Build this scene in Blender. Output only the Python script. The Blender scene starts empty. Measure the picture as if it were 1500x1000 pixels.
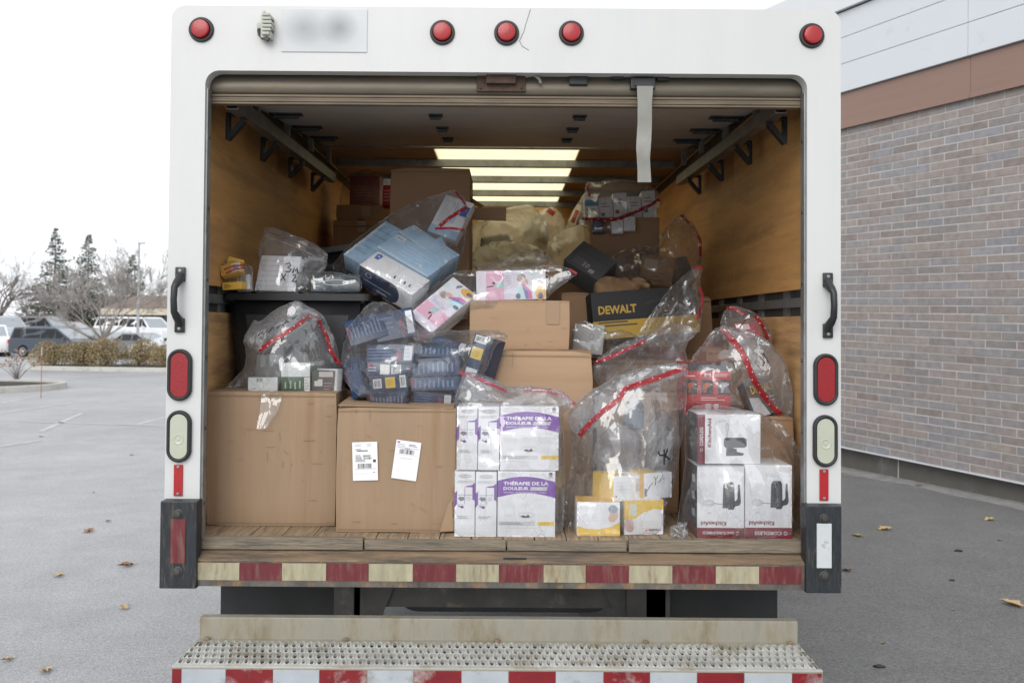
import bpy, bmesh, math, random
import numpy as np
from mathutils import Vector, Matrix, Euler, noise
from mathutils.geometry import delaunay_2d_cdt
R = math.radians
random.seed(7)
SC = bpy.context.scene
COL = SC.collection

# ------------------------------------------------------------------ camera
CAM_H, FPX, PCX, PCY, PITCH, ROLL = 1.70, 1400.0, 740.0, 446.0, R(1.25), R(0.41)
camd = bpy.data.cameras.new('camera')
cam = bpy.data.objects.new('camera', camd)
COL.objects.link(cam)
cam.location = (0, 0, CAM_H)
CAMROT = Euler((R(90) + PITCH, 0, 0)).to_matrix() @ Euler((0, 0, ROLL)).to_matrix()
cam.rotation_euler = CAMROT.to_euler()
camd.sensor_width = 36.0
camd.lens = 36.0 * FPX / 1500.0
camd.shift_x = (750 - PCX) / 1500.0
camd.shift_y = (PCY - 500) / 1500.0
camd.clip_start, camd.clip_end = 0.05, 3000
camd.dof.use_dof = True
camd.dof.focus_distance = 3.75
camd.dof.aperture_fstop = 5.0
SC.camera = cam

# ------------------------------------------------------------------ sky, sun, exposure: a bright overcast day
SUN_EL, SUN_AZ = R(32), R(196)          # azimuth clockwise from +Y: behind the camera and to its left
world = bpy.data.worlds.new('World')
SC.world = world
world.use_nodes = True
wn, wl = world.node_tree.nodes, world.node_tree.links
bg = wn['Background']
sky = wn.new('ShaderNodeTexSky'); sky.sky_type = 'NISHITA'; sky.sun_disc = False
sky.sun_elevation, sky.sun_rotation = SUN_EL, SUN_AZ
sky.air_density, sky.dust_density = 1.0, 3.0
hs = wn.new('ShaderNodeHueSaturation'); hs.inputs['Saturation'].default_value = 0.25
wl.new(sky.outputs[0], hs.inputs['Color'])
wm = wn.new('ShaderNodeMix'); wm.data_type = 'RGBA'
wm.inputs[0].default_value = 0.88
wl.new(hs.outputs[0], wm.inputs[6])
wm.inputs[7].default_value = (9.3, 9.6, 10.0, 1)      # the even white cloud deck
wl.new(wm.outputs[2], bg.inputs['Color'])
bg.inputs['Strength'].default_value = 0.10
sund = bpy.data.lights.new('sun', 'SUN')
sund.energy, sund.angle, sund.color = 1.2, R(40), (1.0, 0.97, 0.93)
sun = bpy.data.objects.new('sun', sund)
COL.objects.link(sun)
sdir = Vector((math.sin(SUN_AZ) * math.cos(SUN_EL), math.cos(SUN_AZ) * math.cos(SUN_EL), math.sin(SUN_EL)))
sun.rotation_euler = (-sdir).to_track_quat('-Z', 'Y').to_euler()
sun.location = (-6, -6, 12)
SC.view_settings.view_transform = 'Standard'
SC.view_settings.look = 'None'
SC.view_settings.gamma = 1
SC.view_settings.use_curve_mapping = False
SC.view_settings.exposure = 0.46
SC.render.engine = 'CYCLES'
SC.cycles.use_denoising = True
SC.cycles.max_bounces = 10
SC.cycles.diffuse_bounces = 5
SC.cycles.glossy_bounces = 4
SC.cycles.transmission_bounces = 6
SC.cycles.transparent_max_bounces = 40
SC.cycles.sample_clamp_indirect = 6

# ------------------------------------------------------------------ pixel <-> place
def ray(px, py):
    return CAMROT @ Vector(((px - PCX) / FPX, -(py - PCY) / FPX, -1))
def at(px, py, Y):
    d = ray(px, py)
    return Vector((0, 0, CAM_H)) + d * (Y / d.y)
def gnd(px, py, z=0.0):
    d = ray(px, py)
    return Vector((0, 0, CAM_H)) + d * ((z - CAM_H) / d.z)
def topx(P):
    c = CAMROT.transposed() @ (Vector(P) - Vector((0, 0, CAM_H)))
    return PCX + FPX * c.x / -c.z, PCY - FPX * c.y / -c.z

# ------------------------------------------------------------------ materials
MATS = {}
def srgb(*c):
    f = lambda v: (v / 255 / 12.92) if v / 255 <= 0.04045 else ((v / 255 + 0.055) / 1.055) ** 2.4
    return tuple(f(v) for v in c)
def M(name, col, rough=0.6, metal=0.0, var=0.12, vscale=4.0, bump=0.0, bscale=40.0, stretch=(1, 1, 1),
      dirt=None, spec=0.5, trans=0.0, sheen=0.0, coat=0.0, rvar=0.0, world=False):
    """Principled material with tonal noise, fine relief and optional dirt (colour, amount, scale)."""
    if name in MATS: return MATS[name]
    m = bpy.data.materials.new(name); m.use_nodes = True
    n, l = m.node_tree.nodes, m.node_tree.links
    b = n['Principled BSDF']
    tc = n.new('ShaderNodeTexCoord')
    mp = n.new('ShaderNodeMapping'); mp.inputs['Scale'].default_value = stretch
    if world:
        g = n.new('ShaderNodeNewGeometry'); l.new(g.outputs['Position'], mp.inputs['Vector'])
    else:
        l.new(tc.outputs['Object'], mp.inputs['Vector'])
    nz = n.new('ShaderNodeTexNoise'); nz.inputs['Scale'].default_value = vscale; nz.inputs['Detail'].default_value = 6
    nz.inputs['Roughness'].default_value = 0.62
    l.new(mp.outputs[0], nz.inputs['Vector'])
    mr = n.new('ShaderNodeMapRange'); mr.inputs[1].default_value = 0.25; mr.inputs[2].default_value = 0.75
    mr.inputs[3].default_value = 1 - var; mr.inputs[4].default_value = 1 + var
    l.new(nz.outputs[0], mr.inputs[0])
    vm = n.new('ShaderNodeVectorMath'); vm.operation = 'SCALE'
    vm.inputs[0].default_value = col
    l.new(mr.outputs[0], vm.inputs['Scale'])
    out = vm.outputs[0]
    if dirt:
        dn = n.new('ShaderNodeTexNoise'); dn.inputs['Scale'].default_value = dirt[2]; dn.inputs['Detail'].default_value = 8
        dn.inputs['Roughness'].default_value = 0.7
        l.new(mp.outputs[0], dn.inputs['Vector'])
        dr = n.new('ShaderNodeMapRange'); dr.inputs[1].default_value = 0.62 - dirt[1] * 0.3; dr.inputs[2].default_value = 0.72 - dirt[1] * 0.12
        l.new(dn.outputs[0], dr.inputs[0])
        mx = n.new('ShaderNodeMix'); mx.data_type = 'RGBA'
        l.new(dr.outputs[0], mx.inputs[0]); l.new(out, mx.inputs[6]); mx.inputs[7].default_value = (*dirt[0], 1)
        out = mx.outputs[2]
    l.new(out, b.inputs['Base Color'])
    b.inputs['Roughness'].default_value = rough
    if rvar:
        r2 = n.new('ShaderNodeMapRange'); r2.inputs[1].default_value = .3; r2.inputs[2].default_value = .7
        r2.inputs[3].default_value = rough - rvar; r2.inputs[4].default_value = rough + rvar
        l.new(nz.outputs[0], r2.inputs[0]); l.new(r2.outputs[0], b.inputs['Roughness'])
    b.inputs['Metallic'].default_value = metal
    b.inputs['Specular IOR Level'].default_value = spec
    b.inputs['Transmission Weight'].default_value = trans
    b.inputs['Coat Weight'].default_value = coat
    if bump:
        bn = n.new('ShaderNodeTexNoise'); bn.inputs['Scale'].default_value = bscale; bn.inputs['Detail'].default_value = 4
        l.new(mp.outputs[0], bn.inputs['Vector'])
        bp = n.new('ShaderNodeBump'); bp.inputs['Strength'].default_value = min(1, bump); bp.inputs['Distance'].default_value = 0.01
        l.new(bn.outputs[0], bp.inputs['Height']); l.new(bp.outputs[0], b.inputs['Normal'])
    MATS[name] = m
    return m

def print_material(name, rough):
    m = bpy.data.materials.new(name); m.use_nodes = True
    n, l = m.node_tree.nodes, m.node_tree.links
    a = n.new('ShaderNodeAttribute'); a.attribute_name = 'Col'
    l.new(a.outputs['Color'], n['Principled BSDF'].inputs['Base Color'])
    n['Principled BSDF'].inputs['Roughness'].default_value = rough
    return m
PRINT = print_material('printed_ink', 0.42)

# ------------------------------------------------------------------ object helpers
def tag(o, label=None, cat=None, group=None, kind=None):
    if label: o['label'] = label
    if cat: o['category'] = cat
    if group: o['group'] = group
    if kind: o['kind'] = kind
    return o
def empty(name, loc=(0, 0, 0), rot=(0, 0, 0), parent=None):
    o = bpy.data.objects.new(name, None); COL.objects.link(o)
    o.empty_display_size = 0.1
    o.location, o.rotation_euler = loc, rot
    if parent: o.parent = parent
    return o
def copy_tree(o, parent=None):
    c = o.copy(); COL.objects.link(c)
    if parent is not None: c.parent = parent
    for ch in o.children: copy_tree(ch, c)
    return c

class MB:
    """Collects geometry for one mesh object."""
    def __init__(s): s.v, s.f, s.mi, s.col, s.m = [], [], [], [], 0
    def add(s, vs, fs, mat=None, col=None, M4=None):
        b = len(s.v)
        for p in vs:
            p = Vector(p)
            s.v.append(tuple(M4 @ p if M4 else p))
        for f in fs:
            s.f.append([b + i for i in f]); s.mi.append(s.m if mat is None else mat); s.col.append(col)
        return s
    def box(s, x0, x1, y0, y1, z0, z1, M4=None, mat=None, bev=0.0):
        if bev > 0:
            bm = bmesh.new()
            r = bmesh.ops.create_cube(bm, size=1)
            for v in bm.verts:
                v.co = Vector(((x0 + x1) / 2 + v.co.x * (x1 - x0), (y0 + y1) / 2 + v.co.y * (y1 - y0), (z0 + z1) / 2 + v.co.z * (z1 - z0)))
            bmesh.ops.bevel(bm, geom=bm.edges[:], offset=bev, segments=2, affect='EDGES', profile=0.6)
            s.bm(bm, M4, mat); return s
        vs = [(x, y, z) for x in (x0, x1) for y in (y0, y1) for z in (z0, z1)]
        fs = [(0, 1, 3, 2), (4, 6, 7, 5), (0, 4, 5, 1), (2, 3, 7, 6), (0, 2, 6, 4), (1, 5, 7, 3)]
        return s.add(vs, fs, mat, None, M4)
    def bm(s, bm, M4=None, mat=None):
        bm.verts.index_update()
        s.add([v.co for v in bm.verts], [[v.index for v in f.verts] for f in bm.faces], mat, None, M4)
        bm.free(); return s
    def prism(s, poly, y0, y1, M4=None, mat=None):
        """polygon in (x, z) extruded along y"""
        n = len(poly)
        vs = [(x, y0, z) for x, z in poly] + [(x, y1, z) for x, z in poly]
        fs = [list(range(n)), list(range(2 * n - 1, n - 1, -1))] + [[(i + 1) % n, i, n + i, n + (i + 1) % n] for i in range(n)]
        return s.add(vs, fs, mat, None, M4)
    def ring(s, outer, inner, y0, y1, M4=None, mat=None):
        n = len(outer)
        vs = [(x, y0, z) for x, z in outer] + [(x, y0, z) for x, z in inner] + [(x, y1, z) for x, z in outer] + [(x, y1, z) for x, z in inner]
        fs = []
        for i in range(n):
            j = (i + 1) % n
            fs += [[i, j, n + j, n + i], [2 * n + j, 2 * n + i, 3 * n + i, 3 * n + j], [j, i, 2 * n + i, 2 * n + j], [n + i, n + j, 3 * n + j, 3 * n + i]]
        return s.add(vs, fs, mat, None, M4)
    def tube(s, pts, rad, seg=8, caps=True, mat=None):
        pts = [Vector(p) for p in pts]
        rad = rad if isinstance(rad, (list, tuple)) else [rad] * len(pts)
        rings, up = [], None
        for i, p in enumerate(pts):
            t = (pts[min(i + 1, len(pts) - 1)] - pts[max(i - 1, 0)]).normalized()
            if up is None: up = Vector((0, 0, 1)) if abs(t.z) < .9 else Vector((1, 0, 0))
            a = t.cross(up); a = a.normalized() if a.length > 1e-6 else Vector((1, 0, 0))
            b = a.cross(t).normalized(); up = b
            rings.append([p + (a * math.cos(2 * math.pi * k / seg) + b * math.sin(2 * math.pi * k / seg)) * rad[i] for k in range(seg)])
        vs = [v for r in rings for v in r]
        fs = [[i * seg + k, i * seg + (k + 1) % seg, (i + 1) * seg + (k + 1) % seg, (i + 1) * seg + k] for i in range(len(pts) - 1) for k in range(seg)]
        if caps: fs += [list(range(seg))[::-1], [(len(pts) - 1) * seg + k for k in range(seg)]]
        return s.add(vs, fs, mat)
    def lathe(s, prof, seg=24, M4=None, mat=None):
        """profile of (radius, height) turned round local z"""
        vs = [(r * math.cos(2 * math.pi * k / seg), r * math.sin(2 * math.pi * k / seg), h) for r, h in prof for k in range(seg)]
        n = len(prof)
        fs = [[i * seg + k, i * seg + (k + 1) % seg, (i + 1) * seg + (k + 1) % seg, (i + 1) * seg + k] for i in range(n - 1) for k in range(seg)]
        fs += [list(range(seg))[::-1], [(n - 1) * seg + k for k in range(seg)]]
        return s.add(vs, fs, mat, None, M4)
    def build(s, name, mats, parent=None, smooth=False, auto=None, loc=None, rot=None, recalc=True):
        me = bpy.data.meshes.new(name)
        me.from_pydata([tuple(v) for v in s.v], [], s.f)
        mats = mats if isinstance(mats, (list, tuple)) else [mats]
        for m in mats: me.materials.append(m)
        if len(mats) > 1: me.polygons.foreach_set('material_index', s.mi)
        if any(c is not None for c in s.col):
            ca = me.color_attributes.new('Col', 'FLOAT_COLOR', 'CORNER')
            d = []
            for p, c in zip(me.polygons, s.col):
                c = c or (.8, .8, .8)
                d += list((*c, 1.0)) * p.loop_total
            ca.data.foreach_set('color', d)
        if recalc:
            bm = bmesh.new(); bm.from_mesh(me); bmesh.ops.recalc_face_normals(bm, faces=bm.faces[:]); bm.to_mesh(me); bm.free()
        if smooth or auto is not None: me.polygons.foreach_set('use_smooth', [True] * len(me.polygons))
        if auto is not None: me.set_sharp_from_angle(angle=R(auto))
        me.update()
        o = bpy.data.objects.new(name, me); COL.objects.link(o)
        if loc is not None: o.location = loc
        if rot is not None: o.rotation_euler = rot
        if parent: o.parent = parent
        return o

def rrect(x0, x1, z0, z1, r, seg=6):
    pts = []
    for cx, cz, a0 in ((x1 - r, z1 - r, 0), (x0 + r, z1 - r, 90), (x0 + r, z0 + r, 180), (x1 - r, z0 + r, 270)):
        for k in range(seg + 1):
            a = R(a0 + 90 * k / seg); pts.append((cx + r * math.cos(a), cz + r * math.sin(a)))
    return pts
def bevelled(poly, y0, y1, bev, M4=None, seg=2):
    """bmesh prism of an (x,z) polygon with its front rim (y0) rounded"""
    bm = bmesh.new()
    a = [bm.verts.new((x, y0, z)) for x, z in poly]
    f = bm.faces.new(a)
    b = [bm.verts.new((x, y1, z)) for x, z in poly]
    n = len(poly)
    for i in range(n): bm.faces.new((a[(i + 1) % n], a[i], b[i], b[(i + 1) % n]))
    bm.faces.new(b[::-1])
    e = [e for e in bm.edges if all(abs(v.co.y - y0) < 1e-9 for v in e.verts)]
    bmesh.ops.bevel(bm, geom=e, offset=bev, segments=seg, affect='EDGES', profile=0.5)
    return bm
# ================================================================== THE TRUCK
m_white = M('truck_white_paint', (0.57, 0.575, 0.567), .38, var=.03, vscale=3, stretch=(3, 1, .6), dirt=((.60, .585, .54), .10, 4), bump=.04, bscale=90)
m_white_edge = M('edge_trim_metal', (.62, .62, .60), .4, .3, dirt=((.16, .14, .11), .35, 9))
m_rubber = M('black_rubber', (.018, .019, .02), .55, var=.25, vscale=20)
m_black = M('black_plastic', (.014, .015, .017), .42, var=.2, vscale=12, rvar=.1)
m_blacksteel = M('worn_black_steel', (.022, .026, .031), .46, .2, var=.4, vscale=16, stretch=(6, 1, 1), dirt=((.11, .085, .06), .22, 8), bump=.15, bscale=60)
m_redlens = M('red_lens', (.34, .008, .012), .28, var=.1, vscale=30, bump=.12, bscale=160, coat=.15)
m_taillens = M('dark_red_lens', (.26, .006, .010), .25, var=.1, vscale=30, bump=.12, bscale=160, coat=.2)
m_clearlens = M('clear_lens', (.44, .46, .37), .2, var=.06, vscale=12, coat=.5, bump=.05, bscale=120)
m_redrefl = M('red_reflector', (.36, .010, .014), .25, var=.15, vscale=60, bump=.2, bscale=300)
m_redold = M('faded_red_tape', (.135, .016, .021), .5, var=.4, vscale=8, stretch=(6, 1, 1), dirt=((.13, .085, .065), .40, 8))
m_redtape = M('red_tape', (.19, .007, .012), .38, var=.2, vscale=20, dirt=((.34, .30, .285), .24, 8), bump=.1, bscale=300)
m_whtape = M('white_tape', (.39, .42, .45), .4, var=.12, vscale=12, dirt=((.24, .23, .21), .26, 8), bump=.1, bscale=300)
m_creamtape = M('yellowed_tape', (.34, .31, .21), .5, var=.3, vscale=6, stretch=(5, 1, 1), dirt=((.22, .155, .085), .36, 9))
m_silvertape = M('silver_tape', (.52, .55, .56), .38, var=.06, vscale=18, dirt=((.3, .26, .2), .06, 18))
m_galv = M('galvanised_steel', (.24, .25, .25), .45, .6, var=.28, vscale=9, dirt=((.16, .14, .12), .3, 11))
m_rust = M('rusty_steel', (.225, .155, .095), .75, .1, var=.4, vscale=7, stretch=(.5, 3, 2), dirt=((.085, .072, .06), .42, 6), bump=.4, bscale=60)
m_rustface = M('rusty_sill_face', (.11, .10, .09), .65, .25, var=.5, vscale=11, stretch=(1, 1, .6), dirt=((.30, .18, .085), .42, 10), bump=.4, bscale=60)
m_stepmetal = M('step_galvanised', (.315, .30, .25), .5, .25, var=.28, vscale=6, stretch=(1.6, 1, .5), dirt=((.235, .20, .135), .5, 6), bump=.1, bscale=80)
m_grate = M('grating_aluminium', (.48, .48, .455), .5, .15, var=.25, vscale=9, dirt=((.30, .265, .20), .35, 7))
m_ply = M('plywood_liner', (.57, .305, .105), .62, var=.22, vscale=4, stretch=(1, .35, 3.5), dirt=((.38, .205, .078), .45, 2.6), bump=.12, bscale=30)
m_plyscr = M('scuffed_plywood', (.57, .335, .145), .7, var=.25, vscale=6, stretch=(1, .4, 4), dirt=((.33, .195, .09), .45, 4), bump=.2, bscale=30)
m_plank = M('floor_plank_wood', (.30, .215, .135), .75, var=.3, vscale=6, stretch=(9, .6, 4), dirt=((.13, .105, .08), .45, 9), bump=.4, bscale=30)
m_nose = M('sill_plank_wood', (.20, .165, .12), .75, var=.35, vscale=7, stretch=(.7, 5, 7), dirt=((.10, .09, .075), .45, 9), bump=.5, bscale=30)
m_liner = M('door_panel_grey', (.38, .355, .32), .5, var=.06, vscale=2)
m_roofskin = M('roof_skin', (.30, .21, .13), .6, var=.2, vscale=4)
m_darksteel = M('dark_steel', (.06, .058, .055), .5, .3, var=.4, vscale=9, dirt=((.14, .12, .10), .2, 8))
m_cavity = M('dark_wall_cavity', (.07, .068, .065), .7, var=.3, vscale=5)
m_track = M('track_steel', (.15, .145, .135), .45, .6, var=.3, vscale=9)
m_alu = M('door_aluminium', (.155, .135, .105), .45, .5, var=.22, vscale=8, stretch=(.5, 1, 3), dirt=((.17, .13, .09), .28, 12))
m_seal = M('door_seal', (.15, .115, .075), .6, var=.3, vscale=10, stretch=(.4, 1, 4), dirt=((.10, .075, .055), .3, 14))
m_brownrust = M('brown_latch', (.075, .045, .03), .7, .2, var=.4, vscale=30, bump=.4, bscale=90)
m_strap = M('grey_strap', (.27, .27, .245), .7, var=.15, vscale=12, dirt=((.26, .25, .22), .3, 14), bump=.3, bscale=400)
m_plateface = M('placard_face', (.58, .60, .62), .45, var=.03, vscale=3)
m_connector = M('connector_grey', (.42, .43, .37), .5, var=.12, vscale=25)
m_tank = M('tank_grey', (.17, .17, .17), .55, var=.25, vscale=5, dirt=((.17, .16, .14), .2, 6))
m_tyre = M('tyre_rubber', (.02, .02, .021), .8, var=.2, vscale=15)

FY = 3.45          # plane of the truck's rear face
FZ = 0.925         # cargo floor
truck = empty('box_truck', (0, 5.5, 0))
tag(truck, 'white box truck seen from behind, roll-up door open, cargo hold full', 'truck')
TP = Matrix.Translation((0, -5.5, 0))
def tpart(mb, name, mats, parent=None, **k):
    """build in world coordinates, then parent under the truck (or one of its parts)"""
    o = mb.build(name, mats, None, **k)
    if parent is None:
        o.parent = truck; o.matrix_parent_inverse = TP
    else:
        o.parent = parent
        o.matrix_parent_inverse = Matrix.Identity(4)
    return o
# -- the white rear frame: an inverted U with rounded corners
def arc(cx, cz, r, a0, a1, n=6):
    return [(cx + r * math.cos(R(a0 + (a1 - a0) * k / n)), cz + r * math.sin(R(a0 + (a1 - a0) * k / n))) for k in range(n + 1)]
XL, XR, ZT, ZB = -1.220, 1.212, 2.854, 1.070
IL, IR, IZ = -1.094, 1.090, 2.617
frame_poly = ([(XL, ZB)] + [(XL, ZT - .05)] + arc(XL + .05, ZT - .05, .05, 180, 90)[1:] + arc(XR - .05, ZT - .05, .05, 90, 0) +
              [(XR, ZB), (IR, ZB)] + arc(IR - .05, IZ - .05, .05, 0, 90) + arc(IL + .05, IZ - .05, .05, 90, 180) + [(IL, ZB)])
mb = MB(); mb.bm(bevelled(frame_poly[::-1], FY, FY + .055, .012))
rear_frame = tpart(mb, 'rear_frame', m_white, auto=35)
# thin metal edge round the outside of the frame
op = [(XL - .006, ZB)] + [(XL - .006, ZT - .05)] + arc(XL + .05, ZT - .05, .056, 180, 90)[1:] + arc(XR - .05, ZT - .05, .056, 90, 0) + [(XR + .006, ZB)]
ip = [(XL + .001, ZB)] + [(XL + .001, ZT - .05)] + arc(XL + .05, ZT - .05, .049, 180, 90)[1:] + arc(XR - .05, ZT - .05, .049, 90, 0) + [(XR - .001, ZB)]
mb = MB(); n = len(op)
for i in range(n - 1):
    mb.prism([op[i], op[i + 1], ip[i + 1], ip[i]], FY + .02, FY + .165)
tpart(mb, 'edge_trim', m_white_edge)
# hairline crack beside the middle marker lamps
mb = MB(); cr = [(777, 14), (774, 24), (770, 36), (768, 45), (764, 54), (761, 60), (765, 68), (775, 74)]
for a, b in zip(cr[:-1], cr[1:]):
    A, B = at(*a, FY - .0008), at(*b, FY - .0008); mb.tube([A, B], .0010, 4)
tpart(mb, 'paint_crack', m_galv)
# jambs inside the opening
for s, x in ((-1, IL), (1, IR)):
    mb = MB(); x0, x1 = sorted((x, x - s * .008))
    mb.box(x0, x1, FY + .010, FY + .052, .925, 2.555, bev=.002)
    j = tpart(mb, 'door_jamb', m_galv)
    for z in (1.05, 1.32, 1.58, 1.86, 2.12, 2.38):
        mb = MB(); mb.lathe([(.007, 0), (.006, .003), (0.001, .0035)], 8, Matrix.Translation((x - s * .008, FY + .03, z)) @ Matrix.Rotation(-s * R(90), 4, 'Y'))
        o = mb.build('screw', m_darksteel); o.parent = j
# -- lamps on the frame
def oval(cx, cz, w, h, n=10):
    r = w / 2
    return rrect(cx - w / 2, cx + w / 2, cz - h / 2, cz + h / 2, r * .999, n)
def marker_lamp(x, z):
    Rm = Matrix.Translation((x, FY, z)) @ Matrix.Rotation(R(90), 4, 'X')
    mb = MB(); mb.lathe([(.0455, 0), (.0455, .006), (.043, .011), (.036, .012), (.034, .009), (.034, 0)], 36, Rm)
    g = tpart(mb, 'marker_lamp', m_rubber, auto=40)
    mb = MB(); mb.lathe([(.033, 0), (.0325, .020), (.030, .024), (.024, .0255), (.001, .0262)], 36, Rm)
    o = mb.build('lens', m_redlens, auto=30); o.parent = g
for x, z in ((-1.110, 2.764), (-.235, 2.760), (-.002, 2.760), (.233, 2.761), (1.106, 2.758)): marker_lamp(x, z)
def oval_lamp(x, z, m, name):
    mb = MB(); mb.ring(oval(x, z, .088, .186), oval(x, z, .062, .160), FY - .018, FY + .004)
    g = tpart(mb, name, m_rubber, auto=35)
    bev = g.modifiers.new('bevel', 'BEVEL'); bev.width = .006; bev.segments = 2; bev.limit_method = 'ANGLE'
    mb = MB(); mb.bm(bevelled(oval(x, z, .0615, .1595), FY - .014, FY + .003, .012, seg=4))
    o = mb.build('lens', m, auto=40); o.parent = g
    if m is m_clearlens:
        mb = MB(); mb.lathe([(.020, 0), (.019, .0016), (.016, .002), (.015, .0012), (.008, .001), (.007, .0022), (.001, .0024)], 24, Matrix.Translation((x, FY - .0135, z - .01)) @ Matrix.Rotation(R(90), 4, 'X'))
        o = mb.build('lens_ring', m_clearlens, auto=40); o.parent = g
for x in (-1.169, 1.155): oval_lamp(x, 1.514, m_taillens, 'tail_lamp')
for x in (-1.168, 1.153): oval_lamp(x, 1.294, m_clearlens, 'reversing_lamp')
for x in (-1.170, 1.150):
    mb = MB(); mb.box(x - .016, x + .016, FY - .006, FY + .001, 1.080, 1.192, bev=.002)
    g = tpart(mb, 'side_reflector', m_redrefl)
    for z in (1.088, 1.184):
        mb = MB(); mb.lathe([(.006, 0), (.005, .003), (.001, .004)], 10, Matrix.Translation((x, FY - .006, z)) @ Matrix.Rotation(R(90), 4, 'X'))
        o = mb.build('screw', m_galv); o.parent = g
# -- grab handles
for x, z0, z1, s in ((-1.172, 1.666, 1.902, 1), (1.163, 1.663, 1.898, -1)):
    mb = MB()
    zs = [z1 - .03, z1 - .045, z1 - .06, z1 - .075, (z0 + z1) / 2, z0 + .075, z0 + .06, z0 + .045, z0 + .03]
    ys = [FY - .006, FY - .016, FY - .034, FY - .044, FY - .047, FY - .044, FY - .034, FY - .016, FY - .006]
    xs = [x, x, x + s * -.004, x - s * .008, x - s * .009, x - s * .008, x - s * .004, x, x]
    mb.tube([(a, b, c) for a, b, c in zip(xs, ys, zs)], [.017, .016, .0145, .0125, .012, .0125, .0145, .016, .017], 10)
    mb.box(x - .018, x + .018, FY - .012, FY, z1 - .052, z1, bev=.004); mb.box(x - .018, x + .018, FY - .012, FY, z0, z0 + .052, bev=.004)
    g = tpart(mb, 'grab_handle', m_black, auto=40)
    for z in (z0 + .014, z1 - .014):
        mb = MB(); mb.lathe([(.007, 0), (.006, .003), (.001, .004)], 10, Matrix.Translation((x, FY - .012, z)) @ Matrix.Rotation(R(90), 4, 'X'))
        o = mb.build('bolt', m_galv); o.parent = g
# -- the blank placard with smudged grey marks, and the grey cable connector
def smudge_material():
    m = bpy.data.materials.new('smudged_placard'); m.use_nodes = True
    n, l = m.node_tree.nodes, m.node_tree.links
    tc = n.new('ShaderNodeTexCoord'); acc = None
    for cx, cz, rx, rz, k in ((-.075, .010, .085, .075, .55), (.055, .012, .075, .070, .75), (-.01, -.02, .19, .10, .35)):
        mp = n.new('ShaderNodeMapping'); mp.vector_type = 'TEXTURE'
        mp.inputs['Location'].default_value = (-.6635 + cx, FY, 2.7645 + cz); mp.inputs['Scale'].default_value = (rx, 1, rz)
        l.new(tc.outputs['Object'], mp.inputs[0])
        g = n.new('ShaderNodeTexGradient'); g.gradient_type = 'SPHERICAL'; l.new(mp.outputs[0], g.inputs[0])
        mu = n.new('ShaderNodeMath'); mu.operation = 'MULTIPLY'; mu.inputs[1].default_value = k; l.new(g.outputs['Fac'], mu.inputs[0])
        if acc:
            ad = n.new('ShaderNodeMath'); ad.operation = 'ADD'; l.new(acc, ad.inputs[0]); l.new(mu.outputs[0], ad.inputs[1]); acc = ad.outputs[0]
        else: acc = mu.outputs[0]
    mx = n.new('ShaderNodeMix'); mx.data_type = 'RGBA'; mx.inputs[6].default_value = (.56, .575, .585, 1); mx.inputs[7].default_value = (.24, .25, .265, 1)
    l.new(acc, mx.inputs[0]); l.new(mx.outputs[2], n['Principled BSDF'].inputs['Base Color'])
    n['Principled BSDF'].inputs['Roughness'].default_value = .5
    return m
mb = MB(); mb.box(-.8190, -.5080, FY - .004, FY + .002, 2.6860, 2.8430, bev=.0015)
tpart(mb, 'placard', smudge_material())
mb = MB()
cx, cz = -.872, 2.770
for k in range(6):
    mb.box(cx - .006, cx + .030 - abs(k - 2.5) * .004, FY - .052, FY, cz + .032 - k * .0135, cz + .042 - k * .0135, bev=.0015)
mb.box(cx - .014, cx + .024, FY - .040, FY + .002, cz - .044, cz + .040, bev=.004)
mb.box(cx - .030, cx - .012, FY - .03, FY + .002, cz - .008, cz + .014, bev=.003)
mb.box(cx - .006, cx + .002, FY - .045, FY, cz + .036, cz + .052, bev=.002)
g = tpart(mb, 'cable_connector', m_connector, auto=35)
mb = MB(); mb.tube([(cx - .026, FY - .02, cz - .01), (cx - .022, FY - .024, cz - .03), (cx - .008, FY - .03, cz - .044), (cx + .008, FY - .035, cz - .046), (cx + .016, FY - .03, cz - .034)], .006, 6)
mb.lathe([(.008, 0), (.008, .02), (.001, .021)], 10, Matrix.Translation((cx + .008, FY - .02, cz - .046)) @ Matrix.Rotation(R(90), 4, 'X'))
o = mb.build('hinge_clip', m_darksteel, auto=40); o.parent = g

# -- corner plates below the frame
for s, x0, x1 in ((-1, at(234, 790, FY - .05).x, at(288, 790, FY - .05).x), (1, at(1181, 795, FY - .05).x, at(1233, 795, FY - .05).x)):
    mb = MB(); mb.box(x0, x1, FY - .050, FY + .012, .762, 1.0695, bev=.004)
    g = tpart(mb, 'corner_plate', m_blacksteel)
    cx = (x0 + x1) / 2
    mb = MB(); mb.box(cx - .026, cx + .026, FY - .053, FY - .049, .852, 1.008)
    o = mb.build('reflective_tape', m_redold if s < 0 else m_silvertape); o.parent = g
    for z in (1.026, .824):
        mb = MB(); mb.lathe([(.017, 0), (.017, .002), (.012, .003), (.012, .011), (.009, .014), (.001, .015)], 14, Matrix.Translation((cx, FY - .05, z)) @ Matrix.Rotation(R(90), 4, 'X'))
        o = mb.build('bolt', m_darksteel, auto=35); o.parent = g
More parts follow.
